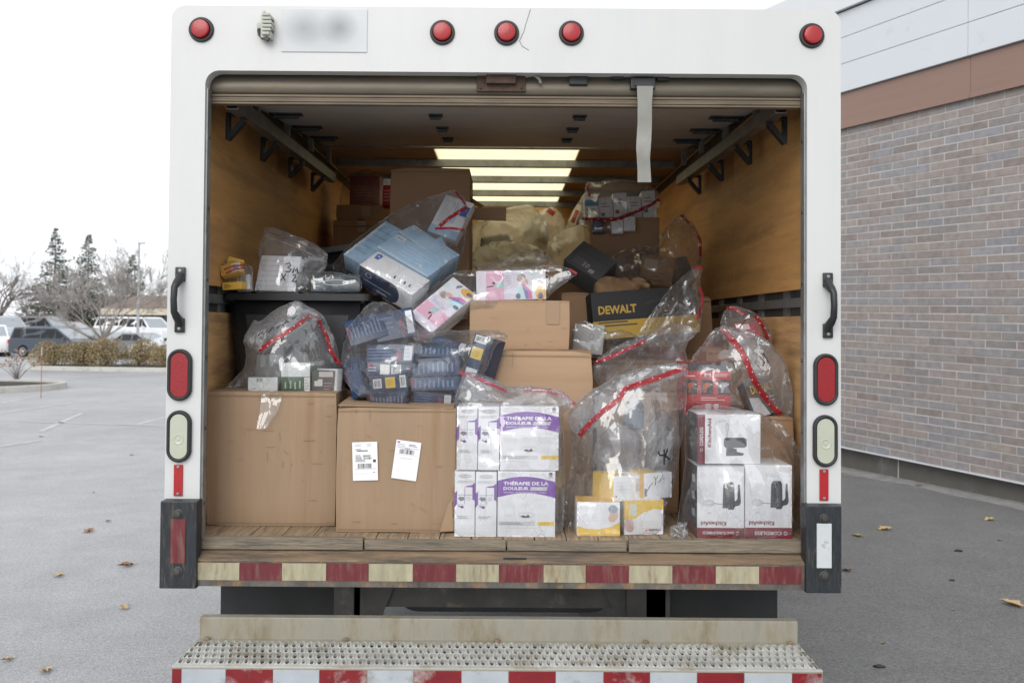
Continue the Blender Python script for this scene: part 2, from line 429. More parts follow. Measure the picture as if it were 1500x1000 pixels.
# -- rear sill: rusty ledge and striped face
mb = MB()
mb.prism([(-1.0995, .767), (1.0835, .767), (1.0835, .8595), (-1.0995, .8595)], FY - .030, FY + .045)
sill = tpart(mb, 'rear_sill', m_rustface)
mb = MB()
mb.add([(-1.10, 3.417, .862), (1.084, 3.417, .862), (1.084, 3.500, .886), (-1.10, 3.500, .886), (-1.10, 3.417, .856), (1.084, 3.417, .856), (1.084, 3.500, .860), (-1.10, 3.500, .860)],
       [(0, 1, 2, 3), (4, 7, 6, 5), (0, 4, 5, 1), (1, 5, 6, 2), (2, 6, 7, 3), (3, 7, 4, 0)])
ledge = tpart(mb, 'sill_ledge', m_rust)
mb = MB(); mb.box(.000, .082, 3.428, 3.440, .8663, .8705); o = mb.build('drain_slot', m_rubber); o.parent = ledge
xe = [287, 351, 413, 478, 540, 605, 668, 731, 796, 858, 921, 985, 1048, 1112, 1174]
for i in range(14):
    a, b = at(xe[i], 838, FY - .03).x, at(xe[i + 1], 838, FY - .03).x
    mb = MB(); mb.box(a + .0008, b - .0008, FY - .0325, FY - .0285, .789, .850)
    o = mb.build('striped_tape', m_creamtape if i % 2 == 0 else m_redold); o.parent = sill
# -- wooden floor and sill boards
pw = 2.32 / 20
for i in range(20):
    mb = MB(); x0 = -1.162 + i * pw
    mb.box(x0 + .0015, x0 + pw - .0015, 3.507 + random.uniform(0, .006), 8.70, FZ - .035, FZ - random.uniform(0, .002), bev=.002)
    o = tpart(mb, 'floor_plank', m_plank)
mb = MB(); mb.box(-1.16, 1.15, 3.52, 8.72, FZ - .07, FZ - .036); tpart(mb, 'floor_base', m_darksteel)
for a, b, up, y in ((292, 532, .004, 3.472), (534, 741, -.004, 3.476), (743, 918, -.007, 3.478), (921, 1175, .003, 3.470)):
    mb = MB(); mb.box(at(a, 790, 3.48).x, at(b, 790, 3.48).x, y, 3.503, FZ - .040, FZ + up, bev=.003)
    tpart(mb, 'sill_board', m_nose)
# -- body walls, liners, posts
for s, xo, xi in ((-1, XL, -1.197), (1, XR, 1.189)):
    x0, x1 = sorted((xo, xi)); 
    mb = MB(); mb.box(x0, x1 , FY + .057, 8.80, .86, 2.822, bev=.006); tpart(mb, 'side_wall', m_white)
    xa = xi - s * .002
    for nm, z0, z1, m in (('upper_liner', 1.850, 2.700, m_ply), ('lower_liner', .926, 1.745, m_plyscr)):
        for (y0, y1) in ((3.512, 4.83), (4.833, 6.05), (6.053, 7.30), (7.303, 8.70)):
            x0, x1 = sorted((xa - s * .014, xa - s * .030))
            mb = MB(); mb.box(x0, x1, y0, y1, z0, z1, bev=.0015); tpart(mb, nm, m)
    x0, x1 = sorted((xi - s * .0002, xi - s * .0014)); mb = MB(); mb.box(x0, x1, 3.512, 8.69, .93, 2.79); tpart(mb, 'wall_cavity', m_cavity)  # thin dark grey skin on the inner face of the side wall
    for k in range(13):
        y = 3.56 + k * .405
        x0, x1 = sorted((xa, xa - s * .013)); mb = MB(); mb.box(x0, x1, y, y + .07, .93, 2.70); tpart(mb, 'wall_post', m_galv)
    x0, x1 = sorted((xa - s * .0135, xa - s * .024))
    mb = MB(); mb.box(x0, x1, 3.515, 8.68, 1.780, 1.818, bev=.003); tpart(mb, 'cargo_rail', m_galv)
mb = MB(); mb.box(-1.14, 1.135, 8.70, 8.80, .86, 2.80); tpart(mb, 'front_wall', m_ply)
# -- roof: solid sides, translucent middle strip, cross bows
for x0, x1 in ((XL + .02, -.457), (.462, XR - .02)):
    mb = MB(); mb.box(x0, x1, FY + .057, 8.80, 2.802, 2.83); tpart(mb, 'roof_panel', m_roofskin)
def skylight_material():
    m = bpy.data.materials.new('skylight_fibreglass'); m.use_nodes = True
    n, l = m.node_tree.nodes, m.node_tree.links
    for x in list(n): 
        if x.type == 'BSDF_PRINCIPLED': n.remove(x)
    t = n.new('ShaderNodeBsdfTranslucent'); d = n.new('ShaderNodeBsdfDiffuse'); mx = n.new('ShaderNodeMixShader')
    tc = n.new('ShaderNodeTexCoord'); nz = n.new('ShaderNodeTexNoise'); nz.inputs['Scale'].default_value = 3; nz.inputs['Detail'].default_value = 5
    l.new(tc.outputs['Object'], nz.inputs[0])
    cr = n.new('ShaderNodeValToRGB'); cr.color_ramp.elements[0].position = .3; cr.color_ramp.elements[1].position = .7
    cr.color_ramp.elements[0].color = (.93, .79, .47, 1); cr.color_ramp.elements[1].color = (.98, .86, .55, 1)
    l.new(nz.outputs[0], cr.inputs[0]); l.new(cr.outputs[0], t.inputs[0])
    d.inputs[0].default_value = (.6, .5, .3, 1); mx.inputs[0].default_value = .03
    l.new(t.outputs[0], mx.inputs[1]); l.new(d.outputs[0], mx.inputs[2]); l.new(mx.outputs[0], n['Material Output'].inputs[0])
    return m
mb = MB(); mb.add([(-.457, FY + .06, 2.815), (.462, FY + .06, 2.815), (.462, 8.79, 2.815), (-.457, 8.79, 2.815)], [(0, 1, 2, 3)])
tpart(mb, 'skylight_panel', skylight_material())
for y in (3.78, 4.40, 5.02, 5.66, 6.33, 7.02, 7.75, 8.45):
    mb = MB(); mb.box(-1.13, 1.125, y, y + .045, 2.752, 2.801, bev=.003)
    b = tpart(mb, 'roof_bow', m_galv)
# -- roll-up door under the roof
door = empty('rolling_door', (0, 4.4, 2.6)); door.parent = truck; door.matrix_parent_inverse = TP
def dpart(mb, name, m, **k):
    o = mb.build(name, m, None, **k); o.parent = door; o.matrix_parent_inverse = Matrix.Translation((0, -4.4, -2.6)); return o
def dz(y): return 2.565 + (y - 3.62) * (2.715 - 2.565) / (5.42 - 3.62)
ys = [3.66, 4.10, 4.54, 4.98, 5.42]
for y0, y1 in zip(ys[:-1], ys[1:]):
    mb = MB()
    z0, z1 = dz(y0), dz(y1)
    mb.add([(x, y, z + t) for t in (0, .022) for y, z in ((y0 + .002, z0), (y1 - .002, z1)) for x in (-1.03, 1.025)],
           [(0, 1, 3, 2), (4, 6, 7, 5), (0, 4, 5, 1), (2, 3, 7, 6), (0, 2, 6, 4), (1, 5, 7, 3)])
    p = dpart(mb, 'door_panel', m_liner)
for y in ys[:-1]:
    for x, w in ((-.305, .030), (.315, .030), (-.95, .07), (.945, .07)):
        mb = MB(); z = dz(y)
        mb.box(x - w, x + w, y - .028, y + .028, z - .008, z - .001, bev=.002)
        mb.tube([(x - w * .8, y, z - .012), (x + w * .8, y, z - .012)], .011, 8)
        dpart(mb, 'hinge', m_blacksteel, auto=40)
# bottom section curling down behind the header, its seal, latch and pull strap
mb = MB()
prof = [(y - .078, z) for y, z in [(3.600, 2.545), (3.590, 2.556), (3.586, 2.575), (3.590, 2.60), (3.605, 2.64), (3.63, 2.68), (3.655, 2.70), (3.665, 2.69), (3.62, 2.60), (3.612, 2.565), (3.612, 2.545)]]
n = len(prof); mb.add([(x, y, z) for x in (-1.092, 1.088) for y, z in prof], [list(range(n)), list(range(2 * n - 1, n - 1, -1))] + [[i, (i + 1) % n, n + (i + 1) % n, n + i] for i in range(n)])
dpart(mb, 'bottom_section', m_alu, auto=50)
mb = MB()
for k in range(4): mb.box(-1.092, 1.088, 3.510 - .004 * (k % 2), 3.544, 2.510 + k * .0088, 2.5182 + k * .0088, bev=.0015)
dpart(mb, 'bottom_seal', m_seal)
def pbox(x0p, y0p, x1p, y1p, Y, d):
    A, B = at(x0p, y1p, Y), at(x1p, y0p, Y); return A.x, B.x, Y, Y + d, A.z, B.z
mb = MB(); mb.box(*pbox(698, 109, 770, 134, 3.497, .02), bev=.003); mb.box(*pbox(712, 104, 756, 122, 3.477, .03), bev=.003)
for px in (704, 764):
    for py in (114, 129): mb.lathe([(.005, 0), (.004, .004), (.001, .005)], 8, Matrix.Translation(at(px, py, 3.496)) @ Matrix.Rotation(R(90), 4, 'X'))
dpart(mb, 'latch_plate', m_brownrust)
mb = MB(); mb.tube([at(770, 112, 3.497), at(782, 110, 3.487), at(790, 116, 3.482), at(792, 122, 3.487)], .006, 6); dpart(mb, 'latch_cord', m_strap, auto=60)
for a in ((834, 108, 861, 124), (896, 108, 914, 116), (963, 110, 980, 118)):
    mb = MB(); mb.box(*pbox(*a, 3.494, .03), bev=.003); dpart(mb, 'door_clip', m_black)
mb = MB(); mb.box(*pbox(924, 114, 960, 130, 3.482, .03), bev=.003); mb.box(*pbox(930, 120, 956, 126, 3.475, .03), bev=.002); dpart(mb, 'strap_holder', m_black)
mb = MB(); mb.box(-1.03, 1.02, 3.56, 3.565, 2.64, 2.66); dpart(mb, 'torsion_bar', m_darksteel)
L, Rr, Ys = [], [], []
stp = [(933, 957, 126, 3.470), (934, 955, 150, 3.475), (934, 955, 180, 3.483), (932.5, 954, 205, 3.480), (932, 953, 218, 3.474), (933, 952, 232, 3.486), (934, 953, 250, 3.492), (934, 954, 267, 3.496)]
mb = MB(); vs = []
for a, b, y, Y in stp: vs += [at(a, y, Y), at(b, y, Y)]
vs2 = [v + Vector((0, .003, 0)) for v in vs]; n = len(vs)
fs = []
for i in range(0, n - 2, 2): fs += [(i, i + 1, i + 3, i + 2), (n + i + 1, n + i, n + i + 2, n + i + 3), (i, i + 2, n + i + 2, n + i), (i + 1, n + i + 1, n + i + 3, i + 3)]
fs += [(0, n, n + 1, 1), (n - 2, n - 1, 2 * n - 1, 2 * n - 2)]
mb.add(vs + vs2, fs); dpart(mb, 'pull_strap', m_strap, auto=50)
# -- door tracks with their wall brackets
for s in (-1, 1):
    mb = MB(); xc = s * 1.028
    for (y0, z0), (y1, z1) in (((3.56, 2.500), (5.62, 2.535)),):
        for dx0, dx1, h0, h1 in ((-.022, -.018, 0, .085), (-.018, .020, 0, .004), (.020, .024, 0, .05), (-.03, -.022, .078, .085)):
            a, b = sorted((xc + s * -dx0, xc + s * -dx1))
            mb.add([(x, y, z + h) for h in (h0, h1) for y, z in ((y0, z0), (y1, z1)) for x in (a, b)],
                   [(0, 1, 3, 2), (4, 6, 7, 5), (0, 4, 5, 1), (2, 3, 7, 6), (0, 2, 6, 4), (1, 5, 7, 3)])
    tr = tpart(mb, 'door_track', m_track)
    for y in (3.72, 4.25, 4.80, 5.35):
        z = 2.50 + (y - 3.64) * .0177
        mb = MB(); xw, xt = s * 1.095, s * 1.040
        mb.ring([(xw, z + .02), (xw, z - .085), (xw - s * .012, z - .088), (xt - s * .02, z - .015), (xt - s * .02, z + .02)],
                [(xw - s * .014, z + .008), (xw - s * .014, z - .052), (xw - s * .018, z - .054), (xt - s * .002, z - .008), (xt - s * .002, z + .008)], y - .012, y + .022)
        o = mb.build('track_bracket', m_black); o.parent = tr
    for y in (3.9, 4.45, 5.0, 5.5):
        mb = MB(); z = 2.60 + (y - 3.64) * .05
        mb.box(xc - .012, xc + .012, y, y + .03, z - .06, 2.79); o = mb.build('track_hanger', m_galv); o.parent = tr
# -- under the body: chassis, tank, flaps, step
mb = MB()
for x in (-.58, .58):
    mb.box(x - .045, x + .045, 3.60, 9.2, .60, .76)
for y in (3.62, 4.9, 6.4, 7.9): mb.box(-.535, .535, y, y + .06, .64, .74)
tpart(mb, 'chassis_frame', m_darksteel)
mb = MB()
for k in range(9): mb.box(-1.15, 1.14, 3.62 + k * .6, 3.68 + k * .6, .765, .85)
tpart(mb, 'cross_members', m_darksteel)
for x0, x1, xl0, xl1 in ((at(323, 880, 3.72).x, at(492, 880, 3.72).x, at(490, 880, 3.60).x, at(545, 880, 3.60).x), (at(958, 880, 3.72).x, at(1139, 880, 3.72).x, at(917, 880, 3.60).x, at(975, 880, 3.60).x)):
    mb = MB(); mb.box(x0, x1, 3.72, 3.728, .22, .765, bev=.002); tpart(mb, 'mud_flap', m_rubber)
    mb = MB(); mb.box(xl0, xl0 + .075, 3.585, 3.62, .50, .765, bev=.002); mb.box(xl0 + .075, xl1, 3.60, 3.606, .50, .765)
    c = 1 if x0 < 0 else -1; xg = xl1 if c > 0 else xl0
    mb.prism([(xg, .765), (xg + c * .10, .765), (xg, .52)], 3.60, 3.608)
    tpart(mb, 'step_bracket', m_darksteel)
mb = MB(); a, b = at(592, 870, 4.3).x, at(832, 870, 4.3).x
mb.bm(bevelled(rrect(a, b, .435, .80, .09, 6)[::-1], 4.30, 5.30, .02)); tk = tpart(mb, 'fuel_tank', m_tank, auto=40)
mb = MB(); mb.box(a + .17, a + .20, 4.292, 5.3, .430, .80); mb.box(b - .25, b - .22, 4.292, 5.3, .430, .80); o = mb.build('tank_strap', m_darksteel); o.parent = tk
mb = MB(); mb.ring(rrect(a - .035, b + .2, .43, .82, .10, 6), rrect(a - .012, b + .18, .45, .80, .09, 6), 4.27, 4.29); o = mb.build('tank_guard', m_black); o.parent = tk
for s in (-1, 1):
    for xo in (.66, .93):
        mb = MB(); mb.lathe([(.18, 0), (.30, .0), (.375, .02), (.385, .06), (.385, .17), (.375, .21), (.30, .23), (.18, .23)], 28, Matrix.Translation((s * xo - (.0 if s > 0 else .0), 5.2, .385)) @ Matrix.Rotation(s * R(90), 4, 'Y'))
        w = tpart(mb, 'rear_wheel', m_tyre, auto=40)
        mb = MB(); mb.lathe([(.05, .06), (.17, .06), (.182, .03), (.182, .20), (.05, .19)], 20, Matrix.Translation((s * xo, 5.2, .385)) @ Matrix.Rotation(s * R(90), 4, 'Y'))
        o = mb.build('rim', m_galv, auto=40); o.parent = w
mb = MB(); mb.tube([(-.9, 5.2, .385), (.9, 5.2, .385)], .05, 10); mb.lathe([(.02, -.15), (.16, -.1), (.2, 0), (.16, .1), (.02, .15)], 16, Matrix.Translation((0, 5.2, .385))); tpart(mb, 'rear_axle', m_darksteel, auto=40)
# -- rear step
SX0, SX1, SY0, SY1, SZ = -1.072, 1.038, 3.12, 3.385, .590
step = empty('rear_step', (0, 3.25, .55)); step.parent = truck; step.matrix_parent_inverse = TP
def spart(mb, name, m, **k):
    o = mb.build(name, m, None, **k); o.parent = step; o.matrix_parent_inverse = Matrix.Translation((0, -3.25, -.55)); return o
mb = MB(); mb.box(SX0, SX1, SY0, SY0 + .006, SZ - .085, SZ - .002, bev=.002); mb.box(SX0, SX1, SY0 + .006, SY0 + .03, SZ - .085, SZ - .080)
face = spart(mb, 'step_face', m_stepmetal)
xe = [252, 266, 331, 400, 468, 538, 606, 676, 745, 814, 884, 952, 1021, 1090, 1160, 1204]
for i in range(15):
    a, b = at(xe[i], 985, SY0).x, at(xe[i + 1], 985, SY0).x
    mb = MB(); mb.box(a + .001, b - .001, SY0 - .0022, SY0 + .001, SZ - .078, SZ - .008)
    o = mb.build('striped_tape', m_redtape if i % 2 == 0 else m_whtape); o.parent = face
xa, xb = at(293, 925, SY1).x, at(1168, 925, SY1).x
mb = MB(); mb.box(xa, xb, SY1 - .004, SY1, SZ - .02, SZ + .078, bev=.0015); mb.box(xa, xb, SY1, SY1 + .035, SZ + .0735, SZ + .0785, bev=.0015)
mb.box(xa, xb, SY1 - .03, SY1 - .004, SZ + .001, SZ + .005)
spart(mb, 'step_back_angle', m_stepmetal)
for x in (xa + .03, -.55, -.02, .50, xb - .03):
    mb = MB(); mb.lathe([(.012, 0), (.012, .005), (.007, .009), (.001, .010)], 8, Matrix.Translation((x, SY1 - .018, SZ + .005))); spart(mb, 'step_bolt', m_rust)
mb = MB(); nx, nr = 78, 4
wx = (SX1 - SX0 - .004) / (nx + .5); hr = (SY1 - .030 - SY0 - .016) / nr; ya = SY0 + .016
for j in range(nr):
    for i in range(nx):
        cx = SX0 + .002 + (i + .5 + (.5 if j % 2 else 0)) * wx; cy = ya + (j + .5) * hr
        a, b = wx / 2, hr / 2; sgn = 1 if cx > -.03 else -1
        o8 = [(cx - a, cy - b), (cx, cy - b), (cx + a, cy - b), (cx + a, cy), (cx + a, cy + b), (cx, cy + b), (cx - a, cy + b), (cx - a, cy)]
        ja, jb = random.uniform(.82, 1.12), random.uniform(-.06, .06)
        h8 = [(-.30, -.42), (.05, -.50), (.42, -.34), (.58, .05), (.40, .45), (.0, .60), (-.34, .44), (-.44, .0)]
        i8 = [(cx + a * (u * 1.1 * ja + jb), cy + b * v * 1.25 * ja) for u, v in h8]; lift = [.004, .001, .002, .006, .009, .010, .009, .006]
        vs = [(x, y, SZ + .0005 + (.004 if abs(x - cx) < a * .5 and y > cy else 0)) for x, y in o8] + [(x, y, SZ + l_) for (x, y), l_ in zip(i8, lift)] + [(x, y, SZ - .005) for x, y in i8]
        mb.add(vs, [(k, (k + 1) % 8, 8 + (k + 1) % 8, 8 + k) for k in range(8)] + [(8 + k, 8 + (k + 1) % 8, 16 + (k + 1) % 8, 16 + k) for k in range(8)])
mb.box(SX0, SX1, SY0 + .001, ya + .0005, SZ - .004, SZ + .0004)
g = spart(mb, 'step_grating', m_grate); g['kind'] = 'stuff'
mb = MB()
for x in (SX0 + .003, SX1 - .009): mb.box(x, x + .006, SY0 + .006, SY1, SZ - .08, SZ - .001)
spart(mb, 'step_end_plate', m_stepmetal)
mb = MB(); mb.box(SX0 + .02, SX1 - .02, SY0 + .03, SY1 - .02, SZ - .085, SZ - .075); mb.box(-.9, -.84, SY1, 3.62, SZ - .07, SZ - .02); mb.box(.84, .9, SY1, 3.62, SZ - .07, SZ - .02); spart(mb, 'step_shade_tray', m_rubber)  # added black tray keeps the grating holes dark; arms carry the step
# ================================================================== GROUND
GK = [(-60, 0), (37, 0), (56, -.33), (66, .12), (90, .28), (1200, .28)]      # the lot dips, then rises, beyond the kerb island
def gh(y): return float(np.interp(y, [k[0] for k in GK], [k[1] for k in GK]))
def asphalt_material(name, base):
    m = bpy.data.materials.new(name); m.use_nodes = True
    n, l = m.node_tree.nodes, m.node_tree.links; b = n['Principled BSDF']
    tc = n.new('ShaderNodeTexCoord')
    def nz(scale, det=5, rough=.6):
        x = n.new('ShaderNodeTexNoise'); x.inputs['Scale'].default_value = scale; x.inputs['Detail'].default_value = det; x.inputs['Roughness'].default_value = rough
        l.new(tc.outputs['Object'], x.inputs['Vector']); return x.outputs[0]
    def rng(a, lo, hi, o0, o1):
        x = n.new('ShaderNodeMapRange'); x.inputs[1].default_value, x.inputs[2].default_value, x.inputs[3].default_value, x.inputs[4].default_value = lo, hi, o0, o1
        l.new(a, x.inputs[0]); return x.outputs[0]
    def mul(a, c):
        x = n.new('ShaderNodeMath'); x.operation = 'MULTIPLY'; l.new(a, x.inputs[0]); l.new(c, x.inputs[1]); return x.outputs[0]
    big = mul(rng(nz(.3, 7, .7), .3, .7, .78, 1.16), rng(nz(42, 3, .7), .32, .68, .80, 1.20))
    mid = rng(nz(3.2, 6, .7), .3, .7, .90, 1.10)
    fine = rng(nz(120, 2, .6), .33, .67, .66, 1.34)
    vor = n.new('ShaderNodeTexVoronoi'); vor.inputs['Scale'].default_value = 60; l.new(tc.outputs['Object'], vor.inputs['Vector'])
    stone = rng(vor.outputs['Distance'], .05, .25, 1.7, 1.0)          # pale aggregate showing at the surface
    sep = n.new('ShaderNodeSeparateColor'); l.new(vor.outputs['Color'], sep.inputs[0])
    pick = rng(sep.outputs[0], .72, .74, 0, 1)
    mixs = n.new('ShaderNodeMix'); mixs.data_type = 'FLOAT'; l.new(pick, mixs.inputs[0]); mixs.inputs[2].default_value = 1.0; l.new(stone, mixs.inputs[3])
    v = mul(mul(big, mid), mul(fine, mixs.outputs[0]))
    # base tone holds the light: paler on the open lot, darker by the building
    vm = n.new('ShaderNodeVectorMath'); vm.operation = 'SCALE'; vm.inputs[0].default_value = base
    l.new(v, vm.inputs['Scale'])
    l.new(vm.outputs[0], b.inputs['Base Color']); b.inputs['Roughness'].default_value = .56
    b.inputs['Specular IOR Level'].default_value = .5
    bp = n.new('ShaderNodeBump'); bp.inputs['Strength'].default_value = .5; bp.inputs['Distance'].default_value = .004
    l.new(fine, bp.inputs['Height']); l.new(bp.outputs[0], b.inputs['Normal'])
    return m
mb = MB(); mb.add([(x, y, z) for y, z in GK for x in (-600, 600)], [(2 * i, 2 * i + 1, 2 * i + 3, 2 * i + 2) for i in range(len(GK) - 1)])
tag(mb.build('ground', asphalt_material('asphalt_lit', (.33, .332, .338))), kind='structure')  # brightness of the open side put into a paler base
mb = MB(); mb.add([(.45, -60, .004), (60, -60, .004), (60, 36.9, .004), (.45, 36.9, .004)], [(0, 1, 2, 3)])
tag(mb.build('shaded_ground', asphalt_material('asphalt_shaded', (.170, .169, .168))), kind='structure')  # shade of wall and truck put into the colour of a darker sheet
m_line = M('worn_line_paint', (.44, .44, .435), .7, var=.2, vscale=3, dirt=((.33, .33, .335), .45, 4), world=True)
for a, b, w in (((-10, 607), (105, 590), .12), ((30, 617), (245, 624), .12), (((0, 591)), (68, 577), .10), ((200, 622), (300, 596), .10), ((120, 605), (60, 632), .1), ((-40, 660), (60, 645), .1)):
    A, B = gnd(*a), gnd(*b); d = (B - A).normalized(); p = Vector((-d.y, d.x, 0)) * w / 2
    mb = MB(); mb.add([A - p, B - p, B + p, A + p], [(0, 1, 2, 3)])
    o = mb.build('parking_line', m_line); o.location.z = .004; tag(o, kind='structure')

# ================================================================== THE BRICK BUILDING
def brick_material():
    m = bpy.data.materials.new('brick_clay'); m.use_nodes = True
    n, l = m.node_tree.nodes, m.node_tree.links; b = n['Principled BSDF']
    oi = n.new('ShaderNodeObjectInfo'); ge = n.new('ShaderNodeNewGeometry')
    ad = n.new('ShaderNodeMath'); ad.operation = 'ADD'; l.new(oi.outputs['Random'], ad.inputs[0]); l.new(ge.outputs['Random Per Island'], ad.inputs[1])
    fr = n.new('ShaderNodeMath'); fr.operation = 'FRACT'; l.new(ad.outputs[0], fr.inputs[0])
    cr = n.new('ShaderNodeValToRGB'); e = cr.color_ramp.elements; cr.color_ramp.interpolation = 'LINEAR'
    cols = [(0, (.205, .175, .162)), (.14, (.255, .220, .205)), (.28, (.215, .215, .228)), (.40, (.232, .200, .188)), (.52, (.275, .238, .215)), (.64, (.205, .190, .188)), (.76, (.235, .226, .222)), (.88, (.262, .222, .205)), (1, (.230, .233, .252))]
    e[0].position, e[0].color = 0, (*cols[0][1], 1); e[1].position, e[1].color = 1, (*cols[-1][1], 1)
    for p, c in cols[1:-1]: x = e.new(p); x.color = (*c, 1)
    l.new(fr.outputs[0], cr.inputs[0])
    nz = n.new('ShaderNodeTexNoise'); nz.inputs['Scale'].default_value = 14; nz.inputs['Detail'].default_value = 7; l.new(ge.outputs['Position'], nz.inputs['Vector'])
    mr = n.new('ShaderNodeMapRange'); mr.inputs[1].default_value, mr.inputs[2].default_value, mr.inputs[3].default_value, mr.inputs[4].default_value = .3, .7, .86, 1.14
    l.new(nz.outputs[0], mr.inputs[0])
    mr.inputs[3].default_value, mr.inputs[4].default_value = .93, 1.24
    vm = n.new('ShaderNodeVectorMath'); vm.operation = 'SCALE'; l.new(cr.outputs[0], vm.inputs[0]); l.new(mr.outputs[0], vm.inputs['Scale'])
    l.new(vm.outputs[0], b.inputs['Base Color']); b.inputs['Roughness'].default_value = .75
    bp = n.new('ShaderNodeBump'); bp.inputs['Strength'].default_value = .3; bp.inputs['Distance'].default_value = .004
    n2 = n.new('ShaderNodeTexNoise'); n2.inputs['Scale'].default_value = 120; l.new(ge.outputs['Position'], n2.inputs['Vector']); l.new(n2.outputs[0], bp.inputs['Height']); l.new(bp.outputs[0], b.inputs['Normal'])
    return m
m_brick = brick_material()
m_mortar = M('mortar', (.50, .47, .45), .9, var=.1, vscale=9, bump=.3, bscale=90)
m_plinth = M('concrete_plinth', (.115, .110, .098), .85, var=.25, vscale=2.5, stretch=(1, 1, .4), dirt=((.20, .19, .17), .3, 3), bump=.2, bscale=30)
m_panel = M('white_wall_panel', (.60, .63, .66), .45, var=.02, vscale=1.5, dirt=((.50, .52, .53), .08, 2))
m_coping = M('coping_metal', (.66, .68, .70), .4, var=.02)
m_band = M('brown_metal_band', (.255, .158, .122), .45, .1, var=.10, vscale=2, stretch=(.3, 1, 5), dirt=((.22, .14, .115), .3, 2))
m_sealw = M('white_drip_edge', (.62, .64, .68), .5, var=.08)
m_sand = M('washed_grit', (.24, .235, .225), .9, var=.3, vscale=8, bump=.5, bscale=90)
# building frame: level courses, the lot falls away slightly; +x runs along the wall towards the camera, -y faces the lot
w0 = Vector((4.03, 11.43, 0)); wd = Vector((.372, -.928, 0)).normalized()
BM = Matrix.Translation(w0) @ Matrix.Rotation(PITCH, 4, 'X') @ Matrix(((wd.x, -wd.y, 0, 0), (wd.y, wd.x, 0, 0), (0, 0, 1, 0), (0, 0, 0, 1)))
# local x along wall; local y = rotate +90 deg of x; outward (towards the lot, -x world) is local -y
BI = BM.inverted()
def wallpt(px, py, off=0.0):
    o = BI @ Vector((0, 0, CAM_H)); d = BI.to_3x3() @ ray(px, py); t = (off - o.y) / d.y; return o + d * t
SX_A, SX_B = -9.0, 6.5
z_plinth = wallpt(1297, 666).z; z_brick_top = wallpt(1233, 190).z; z_band_top = wallpt(1233, 139).z
building = empty('brick_building'); building.matrix_world = BM
tag(building, 'long brick building with brown metal band and white panels above', 'building')
def bpart(mb, name, m, parent=None, **k):
    o = mb.build(name, m, parent or building, **k); return o
mb = MB(); mb.box(SX_A, SX_B, .10, .35, -.6, z_plinth); bpart(mb, 'plinth', m_plinth)
for xj in (-3.1, .78, 4.6):
    mb = MB(); mb.box(xj, xj + .012, .096, .11, -.5, z_plinth - .01); bpart(mb, 'plinth_joint', m_mortar)
mb = MB(); mb.box(SX_A, SX_B, -.022, .10, z_plinth - .016, z_plinth - .001); bpart(mb, 'drip_edge', m_sealw)
mb = MB(); mb.box(SX_A, SX_B, -.008, .30, z_plinth, z_brick_top + .02); wallcore = bpart(mb, 'mortar_bed', m_mortar)
mb = MB(); mb.box(SX_A, SX_B, .30, 8.0, -.5, wallpt(1233, 10).z); bpart(mb, 'inner_mass', m_plinth)
CH, CL = .0825, .362
rows = int((z_brick_top - z_plinth) / CH); CH = (z_brick_top - z_plinth) / rows
bmesh_b = bmesh.new(); bmesh.ops.create_cube(bmesh_b, size=1)
for v in bmesh_b.verts: v.co = Vector((v.co.x * (CL - .010), v.co.y * .02, v.co.z * (CH - .010)))
bmesh.ops.bevel(bmesh_b, geom=[e for e in bmesh_b.edges if all(v.co.y < 0 for v in e.verts)], offset=.002, segments=1, affect='EDGES')
bmesh.ops.delete(bmesh_b, geom=[f for f in bmesh_b.faces if f.calc_center_median().y > .009], context='FACES')
brick_me = bpy.data.meshes.new('brick'); bmesh_b.to_mesh(brick_me); bmesh_b.free(); brick_me.materials.append(m_brick)
bv = [v.co.copy() for v in brick_me.vertices]; bf = [list(p.vertices) for p in brick_me.polygons]
cand = []
for r in range(rows):
    off = (.5 if r % 2 else 0) * CL + random.uniform(-.012, .012)
    k = 0
    while SX_A + off + k * CL < SX_B:
        x = SX_A + off + (k + .5) * CL; z = z_plinth + (r + .5) * CH; k += 1
        if x > SX_B - CL / 2: break
        px, py = topx(BM @ Vector((x, 0, z)))
        vis = 1225 < px < 1505 and -10 < py < 760 and (BM @ Vector((x, 0, z))).y > 1
        cand.append((0 if vis else 1, -px if vis else 0, x, z))
cand.sort(key=lambda c: (c[0], c[1]))
rest = MB()
for i, (vv, _, x, z) in enumerate(cand):
    y = random.uniform(-.0035, .001)
    if i < 300:
        o = bpy.data.objects.new('brick', brick_me); COL.objects.link(o); o.parent = wallcore; o.location = (x, y, z)
    else:
        rest.add([(p.x + x, p.y + y, p.z + z) for p in bv], bf)
o = rest.build('brickwork', m_brick, wallcore); o['kind'] = 'stuff'
# brown band, white panels
bx = [-9.0, -5.2, -1.6, 1.86, 5.3, 6.5]
for a, b in zip(bx[:-1], bx[1:]):
    mb = MB(); mb.box(a + .002, b - .002, -.045, .1, z_brick_top, z_band_top - .004, bev=.003); g = bpart(mb, 'band_panel', m_band)
    mb = MB(); mb.box(a + .002, b - .002, -.060, -.046, z_brick_top - .006, z_brick_top + .035, bev=.003); o = mb.build('band_lip', m_band, g)
zc = [z_band_top, wallpt(1233, 98).z, wallpt(1233, 60).z, wallpt(1233, 22).z]
for r in range(3):
    for a, b in zip(bx[:-1], bx[1:]):
        mb = MB(); mb.box(a + .003, b - .003, -.085, .2, zc[r] + .003, zc[r + 1] - .003, bev=.003); bpart(mb, 'wall_panel', m_panel)
mb = MB(); mb.box(SX_A, SX_B, -.055, .3, zc[0], zc[3]); bpart(mb, 'panel_backing', M('panel_joint', (.32, .33, .34), .6))
mb = MB(); mb.box(SX_A, SX_B, -.14, .32, zc[3] + .004, zc[3] + .42, bev=.006); bpart(mb, 'coping', m_coping)
